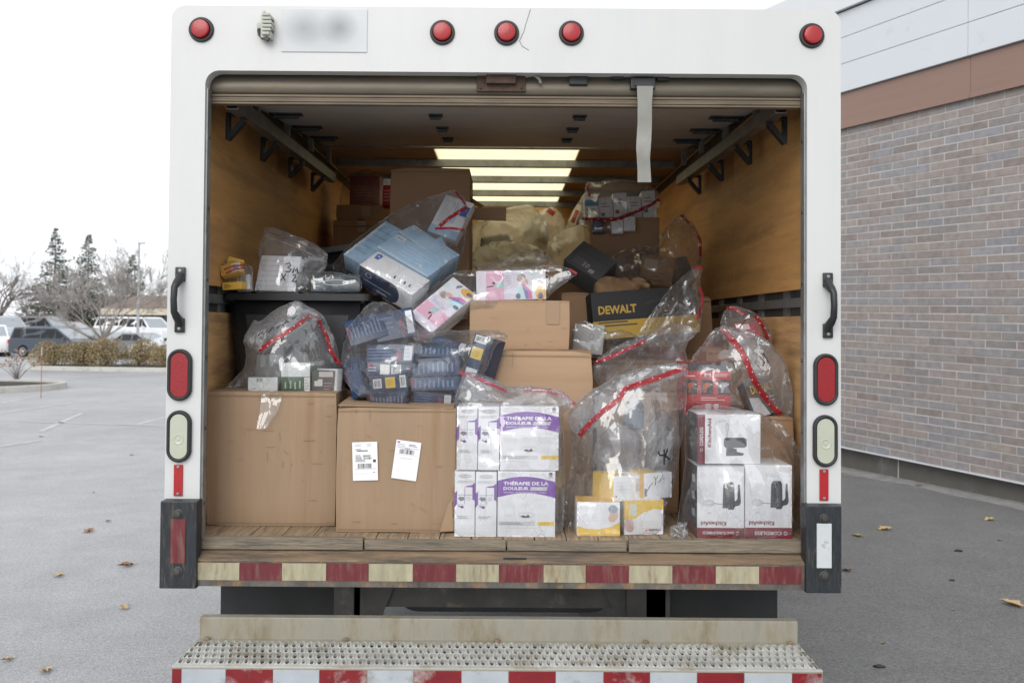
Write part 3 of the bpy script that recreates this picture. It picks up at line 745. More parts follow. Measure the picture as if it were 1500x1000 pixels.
mb = MB(); mb.box(SX_A, SX_B, -.09, .3, zc[3] - .012, zc[3] + .0035); bpart(mb, 'shadow_gap', m_rubber)
# grit washed up against the wall
mb = MB(); random.seed(3); pts = []
nseg = 60
for i in range(nseg + 1):
    x = SX_A + (SX_B - SX_A) * i / nseg
    P = BM @ Vector((x, .10, 0)); Q = BM @ Vector((x, -.10 - .10 * noise.noise((x * 1.3, 0, 0)) - .05 * noise.noise((x * 5, 2, 0)), 0))
    pts.append((P.x, P.y, .03)); pts.append((Q.x, Q.y, .004))
mb.add(pts, [(2 * i, 2 * i + 1, 2 * i + 3, 2 * i + 2) for i in range(nseg)]); tag(mb.build('wall_grit', m_sand), kind='structure')

# ================================================================== KERBED ISLANDS
m_kerb = M('kerb_concrete', (.47, .46, .43), .85, var=.12, vscale=3, dirt=((.33, .31, .27), .25, 5), world=True, bump=.2, bscale=40)
m_mulch = M('dark_mulch', (.035, .028, .024), .95, var=.5, vscale=12, bump=1, bscale=30, world=True)
def island(outline, name):
    """kerb ring of real height with a mulch bed inside"""
    n = len(outline)
    c = Vector((sum(p[0] for p in outline) / n, sum(p[1] for p in outline) / n))
    inner = []
    for i in range(n):
        p, a, b = Vector(outline[i]), Vector(outline[i - 1]), Vector(outline[(i + 1) % n])
        t = (b - a).normalized(); nrm = Vector((-t.y, t.x))
        if nrm.dot(c - p) < 0: nrm = -nrm
        inner.append(p + nrm * .17)
    mb = MB(); H = .15
    vs = [(*p, 0) for p in outline] + [(p[0], p[1], H - .02) for p in outline] + [(*(Vector(p) * .97 + q * .03 ), H) for p, q in zip(outline, inner)] + [(*q, H) for q in inner] + [(*q, .05) for q in inner]
    fs = [[k * n + i, k * n + (i + 1) % n, (k + 1) * n + (i + 1) % n, (k + 1) * n + i] for k in range(4) for i in range(n)]
    mb.add(vs, fs); k = mb.build(name, m_kerb, smooth=False); tag(k, kind='structure')
    mb = MB(); vs = [(*q, .10) for q in inner] + [(*c, .22)]
    mb.add(vs, [[i, (i + 1) % n, n] for i in range(n)]); tag(mb.build('mulch_bed', m_mulch), kind='structure')
def smooth_loop(pts, it=3):
    for _ in range(it):
        q = []
        for i in range(len(pts)):
            a, b = Vector(pts[i]), Vector(pts[(i + 1) % len(pts)]); q += [tuple(a * .75 + b * .25), tuple(a * .25 + b * .75)]
        pts = q
    return pts
A = gnd(24, 541)
island(smooth_loop([(A.x, A.y - .1), (A.x + 2, A.y - .7), (-11.0, 33.0), (-3, 32.8), (4, 33.2), (6.5, 34.6), (4, 36.4), (-6, 36.9), (-14, 36.8), (A.x + .6, A.y + 1.2)]), 'kerb')
B = gnd(74, 571)
island(smooth_loop([(B.x + .2, B.y), (B.x - .5, B.y - 1.2), (-13.5, 21.9), (-19, 21.7), (-20, 24), (-18, 26.3), (B.x - 1.6, B.y + 2.0), (B.x, B.y + 1.2)]), 'kerb')

# ================================================================== PLANTS
def leaf_material(name, cols, rough=.7):
    m = bpy.data.materials.new(name); m.use_nodes = True
    n, l = m.node_tree.nodes, m.node_tree.links; b = n['Principled BSDF']
    ge = n.new('ShaderNodeNewGeometry'); cr = n.new('ShaderNodeValToRGB'); e = cr.color_ramp.elements
    e[0].color, e[1].color = (*cols[0], 1), (*cols[-1], 1)
    for i, c in enumerate(cols[1:-1]): x = e.new((i + 1) / (len(cols) - 1)); x.color = (*c, 1)
    l.new(ge.outputs['Random Per Island'], cr.inputs[0]); l.new(cr.outputs[0], b.inputs['Base Color']); b.inputs['Roughness'].default_value = rough
    return m
m_bark = M('bark', (.13, .11, .095), .9, var=.3, vscale=8, stretch=(3, 3, .5), bump=.5, bscale=20)
m_barkpale = M('pale_bark', (.34, .315, .295), .9, var=.25, vscale=8, stretch=(3, 3, .5))
m_twig = M('twigs', (.17, .145, .13), .9, var=.25, vscale=4)
m_shrub = leaf_material('shrub_leaf', [(.27, .20, .10), (.36, .27, .14), (.24, .21, .10), (.40, .31, .18), (.30, .25, .12), (.32, .21, .12)])
m_needle = leaf_material('needles', [(.10, .125, .095), (.13, .155, .115), (.085, .105, .08), (.15, .155, .12)])  # greens lightened: the washed-out distance is put into the colour
def leafcloud(mb, c, rx, ry, rz, n, s, rnd, droop=.3):
    for _ in range(n):
        while True:
            p = Vector((rnd.uniform(-1, 1), rnd.uniform(-1, 1), rnd.uniform(-.6, 1)))
            if p.length < 1: break
        p = p.normalized() * (p.length ** .45)
        q = Vector((c[0] + p.x * rx, c[1] + p.y * ry, max(.03, c[2] + p.z * rz)))
        d = Vector((rnd.gauss(0, 1), rnd.gauss(0, 1), rnd.gauss(.5, 1))).normalized(); e = d.orthogonal().normalized(); e = Matrix.Rotation(rnd.uniform(0, 6.3), 3, d) @ e
        L = s * rnd.uniform(.6, 1.5)
        mb.add([q - e * L * .3, q + d * L * .5, q + e * L * .3, q - d * L * .5], [(0, 1, 2, 3)])
rnd = random.Random(11)
shr = []
for i in range(13):
    x = -16.3 + i * 1.02 + rnd.uniform(-.2, .2); y = 34.55 + rnd.uniform(-.35, .35)
    h = (.62 if i == 0 else .82) + rnd.uniform(0, .30); w = rnd.uniform(.62, .85)
    root = empty('shrub', (x, y, .10))
    mb = MB()
    for _ in range(5): leafcloud(mb, (rnd.uniform(-.3, .3), rnd.uniform(-.3, .3), h * rnd.uniform(.3, .6)), w * .7, w * .6, h * .5, 900, .052, rnd)
    mb.build('foliage', m_shrub, root, recalc=False)
    mb = MB()
    for _ in range(26):
        a = rnd.uniform(0, 6.3); r = rnd.uniform(.2, .9) * w; mb.tube([(0, 0, -.05), (r * .4 * math.cos(a), r * .4 * math.sin(a), h * .6), (r * math.cos(a), r * math.sin(a), h * rnd.uniform(.8, 1.35))], [.012, .008, .003], 4)
    mb.build('stems', m_twig, root)
    tag(root, 'tan and olive low shrub in the planted kerb island', 'shrub', 'shrubs in the kerb island')
P = gnd(10, 566); root = empty('shrub', (P.x - .2, P.y + .9, .12)); mb = MB(); mt = MB()
for _ in range(16):
    a = rnd.uniform(0, 6.3); r = rnd.uniform(.1, .55); T = Vector((r * math.cos(a), r * math.sin(a), rnd.uniform(.3, .85)))
    mt.tube([(0, 0, -.03), T * .5 + Vector((0, 0, .05)), T], [.010, .007, .003], 4); leafcloud(mb, T, .10, .10, .08, 9, .06, rnd)
mb.build('foliage', leaf_material('russet_leaf', [(.30, .14, .06), (.22, .12, .06), (.34, .2, .1)]), root, recalc=False); mt.build('stems', m_twig, root)
tag(root, 'small russet twiggy shrub on the mulch of the nearer kerb', 'shrub')

def bare_tree(name, label, loc, H, spread, seed, trunk_h=.25, mt=m_bark, mtw=m_twig, r0=None, depth=6, group=None, up=.25, n0=7):
    rnd = random.Random(seed); root = empty(name, loc); trunk, crown = MB(), MB()
    r0 = r0 or H * .016
    top = Vector((rnd.uniform(-.02, .02) * H, 0, H * trunk_h))
    trunk.tube([(0, 0, -.1), top * .5, top], [r0 * 1.25, r0, r0 * .9], 8)
    def grow(p, d, L, r, lev):
        q = p; pts = [p]; rr = [r]
        ns = 3 if lev < 3 else 2
        for i in range(ns):
            d = (d + Vector((rnd.gauss(0, .14), rnd.gauss(0, .14), rnd.gauss(.03, .1)))).normalized(); q = q + d * L / ns; pts.append(q); rr.append(max(.006, r * (1 - .55 * (i + 1) / ns)))
        (trunk if lev < 2 else crown).tube(pts, rr, 5 if lev < 3 else 3, caps=False)
        if lev >= depth: return
        for k in range(3 if lev > 1 else 3):
            t = rnd.uniform(.35, 1.0); i = min(int(t * ns), ns - 1); b = pts[i].lerp(pts[i + 1], t * ns - i)
            ax = Vector((rnd.gauss(0, 1), rnd.gauss(0, 1), rnd.gauss(0, .6))).normalized()
            nd = (Matrix.Rotation(rnd.uniform(.35, .85), 3, ax) @ d + Vector((0, 0, up * .4))).normalized()
            grow(b, nd, L * rnd.uniform(.55, .78), rr[i] * .62, lev + 1)
    for k in range(n0):
        a = 6.283 * k / n0 + rnd.uniform(-.3, .3); e = rnd.uniform(.35, 1.25)
        d = Vector((math.cos(a) * math.cos(e) * spread, math.sin(a) * math.cos(e) * spread, math.sin(e) + up)).normalized()
        grow(top * rnd.uniform(.72, 1), d, H * rnd.uniform(.28, .40), r0 * .55, 1)
    trunk.build('trunk', mt, root, recalc=False); crown.build('crown', mtw, root, recalc=False)
    return tag(root, label, 'tree', group)
def conifer(name, label, loc, H, W, seed, group=None):
    rnd = random.Random(seed); root = empty(name, loc)
    mb = MB(); mb.tube([(0, 0, -.2), (0, 0, H * .5), (0, 0, H)], [H * .014, H * .009, H * .002], 7); mb.build('trunk', m_bark, root)
    mb = MB(); lev = 30
    for i in range(lev):
        t = i / (lev - 1); z = H * (.06 + .92 * t); R0 = W * (1 - t) ** .95 * rnd.uniform(.72, 1.12) + .10
        for k in range(max(4, int(12 * (1 - t * .6)))):
            if rnd.random() < .1: continue
            a = rnd.uniform(0, 6.283); L = R0 * rnd.uniform(.55, 1.15); dr = rnd.uniform(-.02, .30) * (1 - t * .8)
            tip = Vector((math.cos(a) * L, math.sin(a) * L, -dr * L + .1 * L)); side = Vector((-math.sin(a), math.cos(a), 0))
            nseg = max(3, int(L / .34))
            for s in range(nseg):
                u = (s + .6) / nseg; c = Vector((0, 0, z)) + tip * u + Vector((0, 0, -.10 * L * u * u))
                w = L * .20 * (1 - u * .6) + .12
                for _ in range(6):
                    o = side * rnd.uniform(-w, w) + Vector((0, 0, rnd.uniform(-.22, .10)))
                    d = (tip.normalized() + side * rnd.uniform(-1, 1) + Vector((0, 0, rnd.uniform(-.7, .4)))).normalized(); e = d.orthogonal().normalized()
                    e = Matrix.Rotation(rnd.uniform(0, 6.3), 3, d) @ e; q = c + o; l = rnd.uniform(.3, .65) * (1 - .55 * t)
                    mb.add([q, q + d * l * .5 + e * l * .22, q + d * l, q + d * l * .5 - e * l * .22], [(0, 1, 2, 3)])
    mb.build('crown', m_needle, root, recalc=False)
    return tag(root, label, 'tree', group)
def behind(px, dist):       # ground point at a given distance on the column of a pixel
    P = at(px, 478, dist); return (P.x, dist, gh(dist))
conifer('spruce_tree', 'tall dark spruce standing left of its twin behind the parked cars', behind(79, 105), 11.9, 4.2, 1)
conifer('spruce_tree', 'tall dark spruce standing right of its twin behind the bare island tree', behind(128, 104), 11.1, 4.3, 2)
conifer('spruce_tree', 'shorter ragged spruce standing beside the tall light pole', behind(192, 100), 8.6, 3.4, 3)
bare_tree('bare_tree', 'bare leafless tree with pale grey branches rising from the kerb island', (gnd(143, 541).x, 35.0, .12), 4.5, 1.5, 5, .24, m_barkpale, m_barkpale, .065, 6, up=.30, n0=13)
bare_tree('bare_tree', 'large bare tree with drooping limbs at the edge of the lot', behind(-4, 70), 7.0, 1.2, 9, .28, depth=6, r0=.22)
bare_tree('bare_tree', 'bare brown tree standing below the two tall spruces', behind(50, 96), 6.3, 1.3, 14, .2, depth=6)
bare_tree('bare_tree', 'wide bare tree between the two tall spruces and the light pole', behind(150, 95), 5.8, 1.5, 15, .2, depth=6)
bare_tree('bare_tree', 'thin bare tree beyond the light pole above the low roof', behind(226, 98), 6.8, 1.2, 17, .25, depth=6, r0=.07)

# ================================================================== LOW BUILDING, POLE, STAKES BEHIND
m_shingle = M('brown_shingle', (.19, .135, .11), .85, var=.15, vscale=6, stretch=(1, 6, 6))
m_cream = M('cream_fascia', (.62, .55, .42), .7, var=.05)
m_darkwall = M('dark_wall', (.06, .058, .06), .7, var=.2)
hb = empty('low_building', behind(215, 82))
tag(hb, 'long low building with brown shingle roof and cream fascia', 'building')
def zpx(py, d, px=200): return at(px, py, d).z
mb = MB(); zt, ze, zf = zpx(440, 82), zpx(456, 82), zpx(465, 82)
mb.add([(-3.9, 0, ze), (9, 0, ze), (9, 4, zt + .3), (-2.6, 4, zt + .3), (-3.9, 8, ze), (9, 8, ze)], [(0, 1, 2, 3), (3, 2, 5, 4), (0, 3, 4)]); mb.build('roof', m_shingle, hb)
mb = MB(); mb.box(-3.9, 9, -.1, .06, zf, ze - .005); mb.build('fascia', m_cream, hb)
mb = MB(); mb.box(-3.6, 9, .35, 7.6, -.05, zf + .02); mb.build('wall', m_darkwall, hb)
for k in range(5):
    mb = MB(); mb.box(-3.2 + k * 2.3, -1.6 + k * 2.3, .30, .36, .8, 2.2); w = mb.build('window', M('dark_glazing', (.05, .06, .07), .15), hb)
m_pole = M('pole_grey', (.42, .43, .44), .45, .4, var=.05)
lp = empty('light_pole', behind(202, 62)); H = zpx(355, 62)
mb = MB(); mb.tube([(0, 0, -.05), (0, 0, H)], [.10, .065], 10); mb.build('pole', m_pole, lp)
mb = MB(); mb.box(-.05, .35, -.12, .12, H - .03, H + .08, bev=.02); mb.build('lamp_head', m_pole, lp)
mb = MB(); mb.lathe([(.22, 0), (.22, .6), (.18, .65), (.01, .65)], 14); mb.build('base', m_kerb, lp)
tag(lp, 'tall thin grey light pole beyond the parked cars', 'lamp post')
for px, pyb, pyt, lab in ((60, 583, 503, 'thin orange and white marker stake at the nearer kerb tip'), (31, 532, 503, 'thin orange and white marker stake beside the dark minivan')):
    P = gnd(px, pyb) if px > 40 else Vector(behind(px, 50)); H = (at(px, pyt, P.y)).z
    root = empty('marker_stake', P); mb = MB(); mb.tube([(0, 0, -.02), (0, 0, H)], .008 if px > 40 else .018, 6); mb.build('stake', M('stake_orange', (.34, .10, .07), .6), root)
    mb = MB(); mb.tube([(0, 0, H * .78), (0, 0, H * .93)], .014 if px > 40 else .026, 8); mb.build('reflective_sleeve', m_whtape, root)
    tag(root, lab, 'marker post')

# ================================================================== PARKED CARS
m_glass = M('car_glass', (.36, .39, .41), .08, .55, var=.1, spec=.9)  # pale half-metal base stands in for sky reflected in the windscreens
m_sglass = M('car_side_glass', (.018, .02, .023), .25, var=.1, spec=.25)
m_rim = M('alloy_rim', (.5, .5, .5), .3, .8)
m_headl = M('headlamp', (.75, .77, .8), .15, coat=.5)
m_taill = M('car_tail_lamp', (.42, .02, .02), .25, coat=.4)
m_under = M('car_underside', (.015, .015, .016), .8)
def paint(name, c): return M('car_paint_' + name, c, .3, .1, var=.03, coat=.35)
WMESH = {}
def wheel(root, x, y, r, side):
    if r not in WMESH:
        mb = MB(); mb.lathe([(r * .62, -.10), (r * .95, -.105), (r, -.08), (r, .08), (r * .95, .105), (r * .62, .10)], 24)
        t = MB(); t.lathe([(r * .6, .05), (r * .64, .112), (r * .58, .115), (r * .45, .085), (r * .18, .11), (.01, .115)], 20)
        WMESH[r] = (mb, t)
    mb, t = WMESH[r]
    w = mb.build('wheel', m_tyre, root, auto=40, loc=(x, y, r), rot=(R(-90) if side > 0 else R(90), 0, 0))
    o = t.build('rim', m_rim, w, auto=30)
    return w
CARS = {   # length, width, wheel radius, wheel x, lower profile, greenhouse (belt pts, roof pts) all in metres, front = +x
 'minivan': dict(W=1.96, r=.33, wx=(-1.52, 1.52), low=[(-2.52, .30), (-2.56, .62), (-2.50, 1.02), (1.20, 1.04), (1.75, .98), (2.30, .82), (2.52, .62), (2.50, .30)], belt=(-2.48, 1.62, 1.03), roof=(-2.30, .52, 1.74), pil=(-1.55, -.42, .55)),
 'suv': dict(W=1.95, r=.36, wx=(-1.42, 1.42), low=[(-2.35, .40), (-2.40, .70), (-2.34, 1.10), (.85, 1.14), (1.90, 1.06), (2.30, .94), (2.38, .60), (2.34, .36)], belt=(-2.32, 1.10, 1.12), roof=(-2.10, .25, 1.80), pil=(-1.35, -.45, .42)),
 'sedan': dict(W=1.82, r=.32, wx=(-1.36, 1.36), low=[(-2.30, .32), (-2.38, .62), (-2.28, .95), (-1.55, 1.0), (.85, .98), (1.75, .88), (2.28, .72), (2.36, .50), (2.30, .28)], belt=(-1.75, 1.15, .97), roof=(-.95, .20, 1.43), pil=(-.95, -.10, .55)),
 'pickup': dict(W=1.98, r=.39, wx=(-1.75, 1.75), low=[(-2.85, .45), (-2.88, .75), (-2.85, 1.12), (-.80, 1.14), (1.25, 1.18), (2.35, 1.12), (2.75, .98), (2.80, .60), (2.75, .42)], belt=(-1.05, 1.35, 1.16), roof=(-.85, .55, 1.88), pil=(-.10, .62)),
}
def car(kind, label, colour, loc, heading, name='parked_car', cat='car', group=None, sc=1.0):
    s = CARS[kind]; root = empty(name, loc, (0, 0, heading)); root.scale = (sc, sc, sc); W = s['W'] / 2; mp = paint(*colour)
    # lower body with wheel arches, in slices across the width so that the flanks round over
    low = s['low']; bot = []
    x_r, x_f = low[0][0], low[-1][0]
    zb = .24
    arch = []
    for wx in sorted(s['wx'], reverse=True):
        ra = s['r'] + .06
        arch += [(wx + ra * math.cos(R(a)), max(zb, s['r'] + ra * math.sin(R(a)))) for a in range(-10, 191, 20)]
    poly = [(p[0], p[1]) for p in low] + [(x_f - .05, zb)] + arch + [(x_r + .05, zb)]
    mb = MB(); sec = []
    for y, k, dz in ((-W, .972, -.01), (-W * .97, .985, 0), (-W * .8, 1.0, .015), (W * .8, 1.0, .015), (W * .97, .985, 0), (W, .972, -.01)):
        sec.append([(x * k, y * (1.0 if z < .8 else .985), z + (dz if z > .5 else 0)) for x, z in poly])
    n = len(poly); vs = [p for q in sec for p in q]
    fs = [[i * n + j, i * n + (j + 1) % n, (i + 1) * n + (j + 1) % n, (i + 1) * n + j] for i in range(5) for j in range(n)]
    fs += [list(range(n)), [5 * n + j for j in range(n)][::-1]]
    mb.add(vs, fs); body = mb.build('body', mp, root, auto=30)
    mb = MB(); mb.box(x_r + .2, x_f - .2, -W * .82, W * .82, .2, .7); mb.build('underbody', m_under, root)
    # cabin
    (b0, b1, bz), (r0, r1, rz) = s['belt'], s['roof']; wb, wr = W * .955, W * .77
    mb = MB()
    bt = [(b0, -wb, bz - .03), (b1, -wb * .93, bz - .03), (b1, wb * .93, bz - .03), (b0, wb, bz - .03)]
    tp = [(r0, -wr, rz - .05), (r1, -wr, rz - .05), (r1, wr, rz - .05), (r0, wr, rz - .05)]
    t2 = [(r0 + .12, -wr * .88, rz), (r1 - .15, -wr * .88, rz), (r1 - .15, wr * .88, rz), (r0 + .12, wr * .88, rz)]
    mb.add(bt + tp + t2, [(0, 1, 5, 4), (1, 2, 6, 5), (2, 3, 7, 6), (3, 0, 4, 7), (4, 5, 9, 8), (5, 6, 10, 9), (6, 7, 11, 10), (7, 4, 8, 11), (8, 9, 10, 11)])
    cab = mb.build('cabin', mp, root, auto=25)
    def lerp(a, b, t): return Vector(a) + (Vector(b) - Vector(a)) * t
    def pane(A, B, C, D, nm='window'):      # quad inset on a cabin side, 6 mm proud
        A, B, C, D = map(Vector, (A, B, C, D)); nr = (B - A).cross(D - A).normalized(); ctr = (A + B + C + D) / 4
        if nr.dot(ctr - Vector((0, 0, bz))) < 0: nr = -nr
        mb = MB(); q = [p + nr * .008 for p in (A, B, C, D)]; r_ = [p - nr * .004 for p in (A, B, C, D)]
        mb.add(q + r_, [(0, 1, 2, 3), (0, 4, 5, 1), (1, 5, 6, 2), (2, 6, 7, 3), (3, 7, 4, 0)]); mb.build(nm, m_glass if nm == 'windscreen' else m_sglass, cab)
    pane(lerp(lerp(bt[1], tp[1], .10), lerp(bt[2], tp[2], .10), .05), lerp(lerp(bt[1], tp[1], .10), lerp(bt[2], tp[2], .10), .95), lerp(lerp(bt[1], tp[1], .94), lerp(bt[2], tp[2], .94), .93), lerp(lerp(bt[1], tp[1], .94), lerp(bt[2], tp[2], .94), .07), 'windscreen')
    pane(lerp(lerp(bt[0], tp[0], .25), lerp(bt[3], tp[3], .25), .08), lerp(lerp(bt[0], tp[0], .25), lerp(bt[3], tp[3], .25), .92), lerp(lerp(bt[0], tp[0], .90), lerp(bt[3], tp[3], .90), .90), lerp(lerp(bt[0], tp[0], .90), lerp(bt[3], tp[3], .90), .10), 'rear_window')
    for sy in (0, 1):
        B0, B1, T0, T1 = (bt[0], bt[1], tp[0], tp[1]) if sy == 0 else (bt[3], bt[2], tp[3], tp[2])
        lo = lambda t: lerp(lerp(B0, T0, .14), lerp(B1, T1, .14), t)
        hi = lambda t: lerp(lerp(B0, T0, .90), lerp(B1, T1, .90), t)
        cuts = [b0 + .12] + list(s['pil']) + [b1 - .16]
        for i in range(len(cuts) - 1):
            def tt(fn, x):
                a, b = fn(0).x, fn(1).x; return min(.97, max(.03, (x - a) / (b - a)))
            ta, tb = cuts[i] + .035, cuts[i + 1] - .035
            pane(lo(tt(lo, ta)), lo(tt(lo, tb)), hi(tt(hi, tb)), hi(tt(hi, ta)))
    for wx in s['wx']:
        for sd in (-1, 1): wheel(root, wx, sd * (W - .12), s['r'], sd)
    for sd in (-1, 1):
        zf = [z for x, z in low if x > 2.0]; zh = max(zf) - .10 if zf else .7
        mb = MB(); mb.box(x_f - .30, x_f - .01, min(sd * W * .58, sd * W * .93), max(sd * W * .58, sd * W * .93), zh - .13, zh + .03, bev=.03); mb.build('headlight', m_headl, root)
        mb = MB(); mb.box(x_r - .05, x_r + .16, min(sd * W * .72, sd * W * .985), max(sd * W * .72, sd * W * .985), .78, 1.02, bev=.02); mb.build('tail_light', m_taill, root)
        mb = MB(); xm = b1 - .35; mb.box(xm - .06, xm + .06, min(sd * W, sd * (W + .17)), max(sd * W, sd * (W + .17)), bz, bz + .14, bev=.03); mb.build('mirror', mp, root)
    return tag(root, label, cat, group)
def cpos(px, dist): return behind(px, dist)
navy, white, silver, dark, grey = ('navy', (.045, .06, .085)), ('white', (.78, .79, .80)), ('silver', (.45, .47, .50)), ('black', (.03, .033, .038)), ('grey', (.16, .17, .185))
car('minivan', 'dark blue minivan parked beside the planted kerb island', navy, cpos(84, 55.5), R(-14), 'parked_minivan', 'minivan')
car('suv', 'white car parked close behind the tail of the dark minivan', white, cpos(-12, 57), R(-60))
car('suv', 'silver grey SUV with large windscreen parked behind the dark minivan', silver, cpos(8, 66), R(-40), sc=1.1)
car('suv', 'dark grey SUV parked behind the roof of the dark minivan', grey, cpos(76, 69), R(-24), sc=1.1)
car('sedan', 'black car with pale windscreen parked ahead of the dark minivan', dark, cpos(126, 59), R(-30), sc=1.08)
car('sedan', 'silver sedan parked behind the bare island tree', silver, cpos(172, 58), R(-75))
car('suv', 'white SUV parked behind the white pickup', white, cpos(193, 73), R(-10), sc=1.1)
car('pickup', 'white pickup truck parked in front of the white SUV', white, cpos(215, 66), R(-32), 'parked_pickup', 'pickup', sc=1.05)
car('sedan', 'dark grey sedan parked beside the white pickup', grey, cpos(212, 54), R(-30))
car('sedan', 'white sedan parked nearest the shrubs and the truck', white, cpos(256, 52), R(-150))
car('sedan', 'bright blue car parked before the low brown-roofed building', ('blue', (.04, .09, .42)), cpos(189, 78), R(-5), sc=1.15)
car('sedan', 'dark red car parked behind the grey SUV', ('red', (.28, .03, .03)), cpos(104, 76), R(-20), sc=1.1)
car('suv', 'black SUV parked in the far row under the bare tree', dark, cpos(14, 76), R(0), sc=1.1)
car('suv', 'black SUV parked in the far row beside the dark red car', dark, cpos(60, 76), R(0), sc=1.1)
car('suv', 'black car parked in the far row before the cream fascia', dark, cpos(232, 77), R(5))

# ================================================================== FALLEN LEAVES
m_leafs = [M('dry_leaf_tan', (.46, .33, .18), .8, var=.25, vscale=30), M('dry_leaf_brown', (.30, .165, .09), .8, var=.3, vscale=30), M('dry_leaf_yellow', (.48, .35, .15), .8, var=.2, vscale=30)]
rnd = random.Random(5)
def fallen_leaf(px, py, sz, mi, label):
    sz *= .85; P = gnd(px, py); mb = MB(); n = 14; rim = []
    for k in range(n):
        a = 6.283 * k / n; r = sz * (1.0 if k % 2 == 0 else .62) * (1.25 if k == 0 else 1) * rnd.uniform(.85, 1.1)
        rim.append((r * math.cos(a), r * .8 * math.sin(a), .004 + sz * .35 * abs(math.sin(a)) * rnd.uniform(.5, 1.4) + (sz * .25 if math.cos(a) > .7 else 0)))
    vs = [(0, 0, .003)] + rim
    mb.add(vs, [(0, i + 1, (i + 1) % n + 1) for i in range(n)])
    root = mb.build('fallen_leaf', m_leafs[mi], None, smooth=True, loc=(P.x, P.y, .002), rot=(0, 0, rnd.uniform(0, 6.3)), recalc=False)
    st = MB(); st.tube([(-sz * .2, 0, .004), (-sz * 1.5, sz * .1, .006)], sz * .03, 4); st.build('stem', m_leafs[1], root)
    tag(root, label, 'leaf', 'fallen leaves')
LLEFT = 'small dry curled leaf lying on the open asphalt left of the truck'
LRIGHT = 'small dry leaf lying on the shaded asphalt between the truck and the building'
for px, py, sz, mi in ((130, 779, .060, 1), (158, 764, .03, 1), (186, 829, .062, 1), (86, 844, .045, 2), (182, 891, .045, 0), (67, 983, .048, 0), (12, 967, .035, 0), (137, 722, .02, 1), (193, 667, .03, 1), (60, 640, .04, 0)): fallen_leaf(px, py, sz, mi, LLEFT)
for px, py, sz, mi in ((1256, 786, .055, 2), (1296, 776, .075, 2), (1449, 762, .06, 2), (1464, 792, .03, 0), (1240, 836, .06, 1), (1237, 698, .03, 2), (1293, 943, .02, 0), (1396, 894, .018, 0), (1387, 688, .02, 0)): fallen_leaf(px, py, sz, mi, LRIGHT)
fallen_leaf(1343, 706, .085, 1, 'brown leaf piled against another at the foot of the wall')
fallen_leaf(1346, 712, .06, 2, 'yellow leaf leaning on a brown leaf at the foot of the wall')
fallen_leaf(1484, 887, .085, 0, 'large pale tan leaf lying alone on the asphalt near the building')
for px, py, sz, lab in ((1288, 978, .028, 'black scrap lying on the asphalt beside the rear step'), (1404, 808, .03, 'dark twig scrap lying on the asphalt away from the wall'), (1394, 851, .022, 'small dark pebble lying near the large tan leaf')):
    P = gnd(px, py); mb = MB(); bm = bmesh.new(); bmesh.ops.create_icosphere(bm, subdivisions=2, radius=1)
    for v in bm.verts: v.co = Vector((v.co.x * sz, v.co.y * sz * .5, v.co.z * sz * .4)) * (1 + .4 * noise.noise(v.co * 2 + Vector((px, 0, 0))))
    mb.bm(bm); o = mb.build('debris', m_rubber, None, smooth=True, loc=(P.x, P.y, sz * .3)); tag(o, lab, 'debris')
# ================================================================== CARGO HELPERS
TEXTS = {}
def text_mesh(s, bold=0.0):
    key = (s, bold)
    if key not in TEXTS:
        c = bpy.data.curves.new('lettering', 'FONT'); c.body = s; c.resolution_u = 2; c.offset = bold; c.fill_mode = 'FRONT'
        o = bpy.data.objects.new('lettering', c); COL.objects.link(o)
        bpy.context.view_layer.update()
        me = bpy.data.meshes.new_from_object(o.evaluated_get(bpy.context.evaluated_depsgraph_get()))
        v = [(p.co.x, p.co.y) for p in me.vertices]; f = [list(p.vertices) for p in me.polygons]
        bpy.data.objects.remove(o); bpy.data.curves.remove(c); bpy.data.meshes.remove(me)
        x0, x1 = min(p[0] for p in v), max(p[0] for p in v); y0, y1 = min(p[1] for p in v), max(p[1] for p in v)
        TEXTS[key] = ([((p[0] - x0) / (x1 - x0), (p[1] - y0) / (y1 - y0)) for p in v], f)
    return TEXTS[key]
